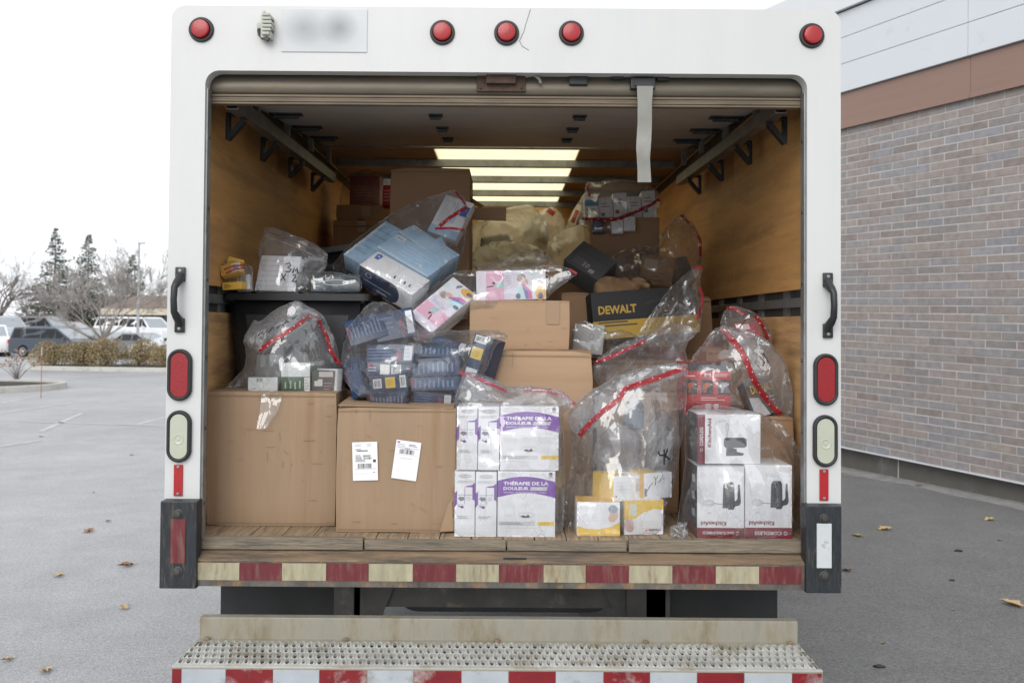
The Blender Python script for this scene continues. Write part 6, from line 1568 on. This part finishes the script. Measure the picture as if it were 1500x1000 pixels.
film_bag('white crumpled pouch beside the mixer boxes', [(950, 690), (948, 655), (952, 620), (964, 598), (978, 604), (988, 630), (986, 664), (978, 690)], 3.71, [], POUCH, seed=32, crease=.04, puff=.0014, name='film_pouch', dirn=(.2, 1), freq=.045)
film_bag('folded white slip in the corner of the tall bag', [(846, 622), (850, 602), (862, 594), (868, 612), (866, 630), (852, 640)], 3.70, [], POUCH, seed=33, crease=.03, puff=.001, name='film_pouch')
cb = at(928, 628, 3.76)
mb = MB(); mb.lathe([(.036, 0), (.041, .004), (.041, .085), (.034, .105), (.018, .118), (.016, .128)], 24); bo = mb.build('pump_bottle', M('blue_grey', (.10, .13, .17), .35), None, auto=40, loc=cb)
mb = MB(); mb.lathe([(.019, .122), (.019, .145), (.012, .150), (.001, .150)], 20); mb.build('cap', m_char, bo, auto=40)
tag(bo, 'blue grey bottle showing through the tall bag', 'bottle')
bagM = film_bag('tall clear bag with red strip holding yellow and white boxes', [(831, 609), (842, 592), (862, 574), (915, 546), (960, 535), (1008, 531), (1006, 580), (1001, 630), (990, 690), (986, 717), (973, 747), (973, 779), (909, 785), (843, 785), (823, 782), (824, 735), (836, 690), (838, 650)], 3.70, [m1.name, m2.name, m3.name, m4.name], FILM_SOFT, seed=5, crease=.020, puff=.0007, dirn=(.3, 1), back=.12, freq=.026,
         strips=[dict(p=[(848, 638), (866, 618), (883, 602), (906, 585), (916, 569), (952, 557), (1007, 537)], w=9.5)],
         strokes=[(2.2, (964, 661), (967, 667), (976, 665)), (2.2, (973, 658), (973, 680)), (2.2, (973, 665), (981, 673)), (2.2, (978, 657), (974, 670))])
scrapc = at(997, 778, 3.53)
bm = bmesh.new(); bmesh.ops.create_icosphere(bm, subdivisions=4, radius=.028)
for v in bm.verts: v.co = Vector((v.co.x, v.co.y * .7, max(v.co.z, -.016))) * (1 + .8 * noise.noise(v.co * 60) + .4 * abs(noise.noise(v.co * 130)))
mb = MB(); mb.bm(bm); tag(mb.build('film_scrap', FILM_MILKY, None, smooth=True, loc=scrapc), 'crumpled knot of clear film on the floor beside the mixer boxes', 'film')

# -- hand mixer boxes in a bag
DK = (.028, .03, .034)
def mixer_print(txt, k):
    P = Print(); P.rect(0, 0, 1, .145, MAR).text(txt, .12 if k else .20, .045, .78, .095, WHT, 2, 180, .01).oring(.86, .07, .035, .026, .008, WHT, 2)
    P.text('KitchenAid', .08, .175, .62, .235, MAR, 2, 180, .02)
    P.poly([(.54, .42), (.80, .42), (.79, .74), (.76, .785), (.60, .785), (.555, .74)], DK, 1).poly([(.66, .40), (.78, .40), (.78, .43), (.66, .43)], DK, 1)
    P.poly([(.78, .44), (.90, .46), (.93, .50), (.905, .75), (.865, .75), (.855, .55), (.82, .52), (.78, .52)], DK, 1)
    P.line([(.54, .475), (.36, .485)], .012, (.3, .3, .32), 1).oring(.25, .49, .12, .045, .010, (.45, .45, .47), 1).oring(.26, .49, .10, .022, .010, (.5, .5, .52), 1)
    P.fine(.10, .57, .40, .76, 7, LGR, 1).fine(.52, .27, .86, .36, 3, LGR, 1).fine(.42, .84, .90, .89, 2, LGR, 1).fine(.06, .84, .2, .92, 3, LGR, 1).rect(.22, .345, .30, .36, GRY, 1)
    return P
def mixer_side_pics():
    P = Print().rect(0, 0, 1, .145, (.12, .01, .02)); 
    for z in (.26, .50, .74): P.poly([(.55, z), (.85, z + .02), (.80, z + .13), (.52, z + .10)], (.55, .55, .57), 1).fine(.15, z, .42, z + .1, 3, (.30, .30, .32), 1)
    return P
PT = Print(); PT.rect(0, 0, .115, 1, MAR).text('CORDLESS', .03, .36, .085, .74, WHT, 2, 90, .01).oring(.058, .28, .022, .03, .006, WHT, 2).text('KitchenAid', .155, .34, .215, .92, MAR, 2, 90, .02)
PT.poly([(.44, .33), (.74, .33), (.78, .36), (.78, .50), (.74, .535), (.44, .53), (.415, .50), (.415, .37)], DK, 1).poly([(.47, .20), (.50, .33), (.57, .33), (.57, .20), (.72, .175), (.74, .215), (.62, .25), (.62, .31), (.50, .31)], DK, 1).poly([(.45, .16), (.72, .17), (.73, .21), (.60, .225), (.55, .24), (.53, .33), (.455, .33)], DK, 1)
PT.line([(.465, .53), (.468, .64)], .01, (.3, .3, .32), 1, 1.2).oring(.47, .74, .028, .10, .007, (.45, .45, .47), 1).oring(.47, .74, .013, .09, .006, (.5, .5, .52), 1).fine(.55, .62, .66, .92, 6, LGR, 1, vert=True).fine(.25, .45, .31, .95, 3, LGR, 1, vert=True).rect(.32, .84, .36, .86, GRY, 1)
k1 = box_thing('mixer_box', 'white mixer box upside down, lower one beside the yellow boxes', 'box', *R4(1021, 683, 1090, 786, 3.53, .20, floor=True), m_wbox, {'front': mixer_print('SANS FIL/INAL\u00c1MBRICO', 1), 'left': mixer_side_pics().rect(0, 0, 1, 1, DK, -1), 'top': Print().rect(0, 0, 1, 1, (.70, .70, .72))})
k2 = box_thing('mixer_box', 'white mixer box upside down, lower one beside the truck wall', 'box', *R4(1091.5, 681, 1160, 782, 3.535, .20, floor=True), m_wbox, {'front': mixer_print('CORDLESS', 0)})
zt = max(OBB[k1.name][3], OBB[k2.name][3]) + FZ + .001
k3 = box_thing('mixer_box', 'white mixer box lying on its side on two others', 'box', *R4(1022, 607, 1114, 682, 3.555, .20, z0=zt), m_wbox, {'front': PT, 'left': Print().rect(0, 0, 1, 1, DK, -1).fine(.3, .2, .7, .9, 3, (.2, .2, .22), 1)})
film_bag('clear bag round three white mixer boxes beside the truck wall', [(1003, 607), (1011, 596), (1040, 592), (1074, 597), (1114, 604), (1140, 618), (1160, 638), (1173, 667), (1172, 720), (1170, 776), (1158, 784), (1092, 789), (1019, 789), (990, 784), (992, 763), (1000, 715), (1004, 670)], 3.70, [k1.name, k2.name, k3.name], FILM_SOFT, seed=6, crease=.020, dirn=(.5, 1), back=.10)
# -- bags and tool boxes behind the mixer boxes
carton('brown carton behind the mixer boxes beside the plywood wall', (Matrix.Translation((at(1085, 620, 3.80).x, 3.76, FZ)), .40, .42, .425), m_card3, seed=11)
RP = Print().rect(.0, .84, 1, 1, (.03, .03, .035)).text('M', .44, .73, .58, .80, WHT, 2, 0, .02).fine(.02, .70, .3, .78, 1, (.8, .6, .6), 1).fine(.66, .72, .96, .79, 2, (.8, .6, .6), 1)
for u0 in (.02, .36, .72):
    RP.rect(u0, .38, u0 + .27, .67, INK).poly([(u0 + .05, .50), (u0 + .05, .60), (u0 + .20, .62), (u0 + .21, .54), (u0 + .14, .52), (u0 + .12, .42), (u0 + .07, .42), (u0 + .08, .50)], (.42, .10, .03) if u0 < .7 else (.35, .35, .37), 2).poly([(u0 + .20, .56), (u0 + .25, .57), (u0 + .25, .585), (u0 + .20, .60)], (.5, .5, .5), 2)
RP.fine(.36, .26, .9, .34, 2, (.75, .65, .6), 1).rect(.46, .08, .58, .20, (.8, .8, .8), 1).rect(.64, .08, .74, .20, (.8, .8, .8), 1).rect(.80, .08, .90, .18, INK, 1).rect(.04, .06, .36, .22, (.30, .01, .014), 1)
r1 = box_thing('red_tool_box', 'red boxed power tool with dark pictures inside a clear bag', 'box', *R4(1002, 531, 1070, 602, 3.82, .16, z0=1.352), m_red, {'front': RP})
dw = box_thing('drill_pack', 'black and grey tool pack with yellow lettering in a clear bag', 'pack', *O4((1108, 612, 3.77), (1150, 600, 3.79), (1102, 556, 3.82), .08), m_char, {'front': Print().text('DEWALT', .15, .62, .95, .85, (.70, .45, .03), 2, 0, .03).poly([(0, 0), (.5, .0), (.3, .5), (0, .55)], (.45, .46, .48), 1).fine(.5, .2, .9, .5, 3, GRY, 1)})
bagT = film_bag('clear bag with long red strip over the red tool box', [(1002, 604), (1003, 560), (1014, 525), (1034, 498), (1052, 477), (1072, 480), (1098, 486), (1126, 500), (1150, 528), (1161, 565), (1160, 610), (1158, 640), (1148, 628), (1120, 612), (1060, 606)], 3.82, [r1.name, dw.name], FILM_SOFT, seed=7, crease=.020, dirn=(1, .8), back=.12,
         strips=[dict(p=[(1056, 480), (1072, 497), (1087, 515), (1096, 536), (1106, 560), (1118, 578), (1136, 598), (1150, 615), (1155, 632)], w=11)], strokes=[(1.4, (1112, 521), (1120, 530), (1117, 536)), (1.4, (1118, 517), (1126, 531))])
rs = box_thing('red_small_box', 'small red and white box in the small top bag', 'box', *O4((1086, 497, 3.98), (1117, 492, 4.00), (1082, 474, 4.02), .10), M('rose_board', (.42, .06, .08), .4), {'front': Print().rect(.1, .55, .6, .9, (.7, .6, .6)).fine(.1, .1, .9, .45, 3, (.65, .4, .4))})
carton('dark carton under the small bag with red zip beside the wall', (Matrix.Translation((at(1085, 520, 4.2).x, 4.20, FZ)), .30, .3, .68), m_card3, seed=12)
film_bag('small clear bag with red zip beside the plywood wall', [(1054, 478), (1060, 458), (1070, 447), (1090, 452), (1108, 459), (1122, 472), (1131, 492), (1129, 508), (1108, 506), (1080, 500), (1062, 492)], 4.04, [rs.name], FILM_MILKY, seed=8, crease=.012, strips=[dict(p=[(1064, 451), (1076, 452), (1090, 460)], w=6), dict(p=[(1106, 462), (1117, 476), (1126, 500)], w=7)], strokes=[(1.3, (1083, 480), (1091, 470), (1096, 466))])
film_bag('milky clear bag with faint red strip lying above the tall bag', [(868, 552), (869, 531), (890, 514), (917, 500), (950, 488), (980, 474), (1004, 476), (1023, 484), (1008, 497), (1003, 515), (1008, 534), (960, 545), (916, 556), (885, 572)], 3.92, [], FILM_MILKY, seed=9, crease=.030, puff=.0012, dirn=(1, -.4), strips=[dict(p=[(870, 532), (890, 524), (917, 512), (945, 499)], w=6, col=(.42, .03, .06))])
carton('brown carton under the milky bag behind the tall bag', (Matrix.Translation((at(935, 600, 3.98).x, 3.98, FZ)), .34, .26, .50), m_card3, seed=13)

# -- black and yellow tool carton
carton('brown carton under the black and yellow tool carton', (Matrix.Translation((at(950, 520, 4.42).x, 4.44, FZ)), .56, .50, .62), m_card3, seed=14)
DP = Print().rect(0, 0, 1, .38, (.42, .26, .02)).text('DEWALT', .06, .52, .42, .70, (.46, .29, .02), 2, 0, .035).fine(.05, .24, .42, .38, 2, (.06, .05, .02), 2, h=.5).poly([(.50, .66), (.66, .72), (.66, .78), (.52, .74)], (.004, .004, .005), 1)
box_thing('tool_carton', 'black and yellow tool carton with yellow lettering, deep in the pile', 'box', *O4((871, 498, 4.46), (1026, 486, 4.50), (865, 429, 4.48), .34), M('matt_black_board', (.011, .012, .015), .65, var=.15), {'front': DP}, bev=.003)
film_bag('tall peaked clear bag standing before the black and yellow carton', [(926, 502), (936, 486), (955, 458), (980, 424), (1004, 402), (1018, 389), (1029, 392), (1026, 412), (1028, 432), (1029, 462), (1022, 492), (990, 506), (950, 508)], 4.30, [], FILM, seed=10, crease=.03, puff=.0014, dirn=(.6, -1), strips=[dict(p=[(1017, 391), (1029, 393)], w=5, dots=False), dict(p=[(1025, 421), (1029, 432), (1028, 448), (1020, 468)], w=4, dots=False, col=(.35, .02, .05))])
gp = box_thing('grey_pack', 'grey wrapped pack wedged behind the pale cartons', 'pack', *O4((838, 516, 4.24), (882, 520, 4.22), (850, 474, 4.26), .12), M('grey_wrap', (.30, .30, .29), .4), {'front': Print().oring(.6, .6, .08, .11, .03, (.15, .18, .2), 1)})
film_bag('crumpled clear film round the grey wrapped pack', [(834, 518), (838, 480), (852, 469), (872, 476), (890, 486), (905, 482), (935, 490), (930, 506), (895, 516), (884, 526)], 4.24, [gp.name], FILM, seed=11, crease=.02)

# -- the rear of the load, lit by the roof strip
carton('large brown carton under the far heap below the skylight', (Matrix.Translation((at(770, 400, 5.3).x, 5.50, FZ)), .95, 1.5, 1.06), m_card3, seed=15)
carton('brown carton edge showing behind the pale cartons', R4(822, 428, 864, 476, 4.62, .3, z0=FZ + .6), m_card3, seed=16, tape=False)
carton('dark carton under the brown carton behind the pale cartons', (Matrix.Translation((at(843, 480, 4.6).x, 4.60, FZ)), .22, .34, .598), m_card3, seed=17, tape=False)
DGP = Print().fine(.15, .12, .6, .40, 3, (.20, .20, .21), 1).text('10', .44, .16, .60, .34, (.42, .42, .42), 2).rect(.64, .08, .78, .22, (.40, .40, .40), 1).rect(.0, .66, 1, .68, (.07, .07, .075), 1)
dg = box_thing('charcoal_gift_box', 'charcoal box tipped against the yellow lit bags', 'box', *O4((826, 380, 4.92), (876, 411, 4.84), (844, 346, 5.02), .14), M('charcoal_matt', (.10, .10, .105), .5), {'front': DGP})
y1 = box_thing('patterned_box', 'dark patterned box half covered by yellow lit film', 'box', *O4((702, 372, 5.86), (740, 366, 5.80), (692, 350, 5.94), .1), M('speckled_board', (.06, .055, .05), .5, var=.8, vscale=40), {'front': Print().ell(.3, .5, .09, .2, (.25, .22, .16), 1).ell(.6, .6, .09, .2, (.25, .22, .16), 1)})
y2 = box_thing('small_print_box', 'small printed box inside the yellow lit film', 'box', *O4((768, 348, 6.0), (800, 346, 5.98), (768, 326, 6.04), .1), m_wbox, {'front': Print().rect(0, .0, .3, .6, (.05, .18, .30)).fine(.35, .2, .9, .8, 3, (.35, .3, .2)).rect(.5, .0, .9, .3, (.30, .24, .14))})
FILM_SKYLIT = film_material('skylit_film', haze=.66, gloss=.06, tint=(.97, .96, .92), bump=1.0, scale=12, dcol=(.94, .93, .86), tshare=.72)  # paler, milkier film: skylight glow put into its colour
film_bag('pale bag heaped under the skylight beside the tall carton', [(688, 394), (688, 346), (696, 326), (712, 316), (738, 306), (776, 298), (792, 312), (804, 345), (796, 376), (760, 386), (720, 394)], 6.05, [y1.name], FILM_SKYLIT, seed=12, crease=.055, freq=.05, puff=.002, dirn=(1, -.5), back=.3)
film_bag('pale bag with red strip heaped under the skylight', [(762, 352), (772, 322), (790, 308), (812, 303), (826, 318), (830, 340), (822, 362), (800, 372), (770, 368)], 6.15, [y2.name], FILM_SKYLIT, seed=13, crease=.055, freq=.05, puff=.002, back=.3, strips=[dict(p=[(802, 307), (812, 314)], w=9, dots=False)])
film_bag('pale crumpled bag behind the charcoal box', [(800, 380), (806, 352), (820, 338), (848, 330), (870, 322), (877, 345), (868, 372), (850, 396), (824, 402)], 5.75, [], FILM_SKYLIT, seed=14, crease=.055, freq=.05, puff=.0025, back=.3, strips=[dict(p=[(868, 350), (878, 343)], w=7, dots=False)])
film_bag('flattened pale bag spread before the far heap', [(688, 394), (692, 366), (730, 352), (775, 356), (806, 372), (800, 388), (770, 394), (720, 397)], 5.60, [], FILM_SKYLIT, seed=15, crease=.055, freq=.05, puff=.001)
film_bag('pale bag with blue red print rising behind the charcoal box', [(826, 338), (838, 312), (852, 288), (862, 276), (868, 300), (860, 322), (842, 334)], 6.1, [], FILM_SKYLIT, seed=16, crease=.055, freq=.05, puff=.002, strips=[dict(p=[(838, 326), (846, 308)], w=7, dots=False), dict(p=[(845, 330), (852, 312)], w=5, col=(.05, .10, .30), dots=False)])
cr_ = carton('dark brown carton under the bag of small white boxes', R4(866, 318, 966, 400, 5.30, .5, z0=FZ + .75), m_card3, seed=18, tape=False)
carton('dark carton carrying the far right heap', (Matrix.Translation((at(930, 420, 5.3).x, 5.25, FZ)), .65, .8, .745), m_card3, seed=19)
sm = []
for i, (x, k) in enumerate(((858, 0), (879, 1), (900, 2), (921, 2), (942, 1))):
    P = Print()
    if k == 0: P.rect(0, .55, 1, .8, (.10, .30, .48)).fine(.1, .1, .9, .5, 2, (.3, .4, .5))
    else: P.fine(.15, .55, .8, .8, 2, (.25, .25, .28)).rect(.1, .2, .4, .35, (.3, .1, .1) if k == 2 else (.1, .2, .35))
    yo = (0, 4, -3, 2, -6)[i]
    o = box_thing('small_white_box', ('small white and blue box at the end of the row in the far bag', 'small white box second in the far bag row beside the blue one', 'small white box in the middle of the far bag row', 'small white box fourth from the blue one in the far bag', 'small white box at the far bag row end by the hanging strap')[i], 'box', *O4((x, 322 + yo * .4, 5.36), (x + 20, 321 + yo * .4, 5.36), (x, 286 + yo, 5.38), .1), m_wbox, {'front': P}); sm.append(o.name)
for i, (x, y, c, lb) in enumerate(((868, 340, m_navy, 'navy box hanging below the red strip of the far bag'), (896, 342, m_wbox, 'white box hanging below the red strip beside the navy one'), (914, 338, m_wbox, 'white box hanging below the red strip, second from the navy one'))):
    o = box_thing('small_box', lb, 'box', *O4((x, y, 5.24), (x + 17, y, 5.24), (x, y - 20, 5.25), .05), c); sm.append(o.name)
film_bag('clear bag of small white boxes with red strip, far in the load', [(846, 318), (856, 284), (860, 264), (872, 268), (905, 262), (945, 268), (966, 282), (969, 304), (958, 320), (935, 336), (900, 344), (868, 344), (850, 330)], 5.38, sm, FILM, seed=17, crease=.02, back=.2, strips=[dict(p=[(852, 320), (872, 322), (900, 322), (925, 313), (950, 302), (966, 292)], w=6), dict(p=[(858, 268), (864, 288)], w=4, dots=False, col=(.38, .06, .05))])
m_kraft = M('kraft_bundle', (.28, .17, .09), .8, var=.3, vscale=14, bump=1, bscale=22)
film_bag('brown paper bundle behind the black and yellow carton', [(868, 432), (872, 412), (890, 404), (915, 408), (940, 404), (958, 416), (952, 434), (910, 438)], 4.72, [], m_kraft, seed=34, crease=.05, puff=.003, name='kraft_bundle', freq=.05)
lm = [box_thing('brown_pack', lb, 'pack', *O4(A, B, C, .12), m_, {'front': Print().rect(.1, .55, .5, .85, c_).fine(.1, .1, .9, .45, 3, (.16, .12, .09), 1)}).name for A, B, C, m_, c_, lb in (
    ((936, 414, 5.0), (984, 420, 4.98), (944, 372, 5.06), m_kraft, (.4, .33, .22), 'brown pack tilted inside the limp bag by the plywood wall'),
    ((984, 418, 5.02), (1020, 410, 5.06), (978, 380, 5.08), M('dull_grey_board', (.12, .115, .11), .5), (.3, .12, .1), 'dull grey pack inside the limp bag, touching the plywood wall'))]
carton('dark carton under the bundles behind the black and yellow carton', (Matrix.Translation((at(955, 470, 4.98).x, 4.82, FZ)), .56, .4, .93), m_card3, seed=20)
film_bag('limp clear bag with red edge hanging beside the plywood wall', [(894, 412), (896, 376), (918, 364), (945, 358), (958, 366), (966, 345), (985, 322), (1000, 312), (1018, 330), (1028, 352), (1027, 385), (1022, 410), (980, 420), (930, 420)], 5.04, lm, FILM_SOFT, seed=18, crease=.045, puff=.002, dirn=(.6, 1), strips=[dict(p=[(998, 315), (1016, 334), (1026, 352), (1026, 376)], w=5, dots=False, col=(.36, .012, .02))])
# far left corner of the load
carton('dark carton deep in the far corner beside the tall carton', R4(486, 322, 572, 420, 5.9, .6, z0=FZ), m_card3, seed=21)
rd = box_thing('dark_red_box', 'dark red box in the shadowed far corner', 'box', *R4(512, 258, 556, 302, 6.0, .3, z0=None), M('dark_red_board', (.16, .02, .025), .5), {'front': Print().fine(.2, .3, .8, .7, 4, (.22, .08, .08))})
wr = box_thing('red_white_pack', 'red and white pack showing behind the tall carton', 'pack', *O4((560, 300, 5.6), (576, 300, 5.6), (558, 262, 5.65), .06), m_red, {'front': Print().rect(.0, .75, 1, 1, WHT).fine(.1, .1, .9, .6, 4, (.6, .3, .3))})
carton('dark carton under the red boxes in the far corner', R4(492, 300, 580, 322, 5.95, .5, z0=None), m_card3, seed=22)
film_bag('dusty clear bag round the dark red box in the far corner', [(498, 310), (500, 270), (515, 250), (545, 248), (566, 260), (570, 300), (540, 312)], 6.1, [rd.name, wr.name], FILM_DIM, seed=19, crease=.03)
bagD = film_bag('clear bag gathered on top of the white device boxes', [(667, 596), (668, 578), (676, 556), (680, 543), (693, 545), (716, 552), (742, 566), (770, 564), (797, 567), (822, 572), (845, 590), (840, 600), (824, 604), (828, 700), (826, 774), (820, 788), (740, 790), (666, 789), (663, 740), (666, 650)], 3.62, tens, FILM, seed=20, crease=.016, back=.10, puff=.0004, dirn=(1, .1),
         strips=[dict(p=[(672, 545), (690, 550), (718, 562), (742, 573)], w=5, col=(.42, .04, .09), dots=False), dict(p=[(766, 570), (800, 572), (826, 580), (843, 592)], w=6, col=(.45, .05, .09))])
film_bag('', [(356, 498), (371, 469), (380, 473), (402, 455), (429, 441), (440, 443), (461, 454), (473, 461), (466, 470), (446, 474), (430, 488), (404, 502), (382, 518), (368, 508)], 3.8, [], FILM_MILKY, seed=41, crease=.014, name='mouth_flap', part_of=bagA, puff=.0006)
film_bag('', [(831, 609), (842, 592), (862, 574), (915, 546), (960, 535), (1008, 531), (1007, 548), (955, 568), (920, 580), (908, 595), (886, 612), (868, 628), (850, 642), (838, 630)], 3.66, [], FILM_MILKY, seed=42, crease=.014, name='mouth_flap', part_of=bagM, puff=.0006)
film_bag('', [(1052, 477), (1072, 480), (1098, 486), (1126, 500), (1150, 528), (1161, 565), (1160, 610), (1158, 640), (1140, 612), (1118, 588), (1104, 566), (1094, 540), (1082, 515), (1064, 497)], 3.79, [], FILM_MILKY, seed=43, crease=.012, name='mouth_flap', part_of=bagT, puff=.0006)
film_bag('', [(672, 586), (676, 556), (682, 545), (693, 547), (716, 554), (742, 567), (770, 566), (797, 568), (822, 573), (843, 590), (822, 598), (790, 590), (756, 596), (724, 588), (696, 594)], 3.58, [], FILM_MILKY, seed=44, crease=.016, name='mouth_flap', part_of=bagD, puff=.0006)
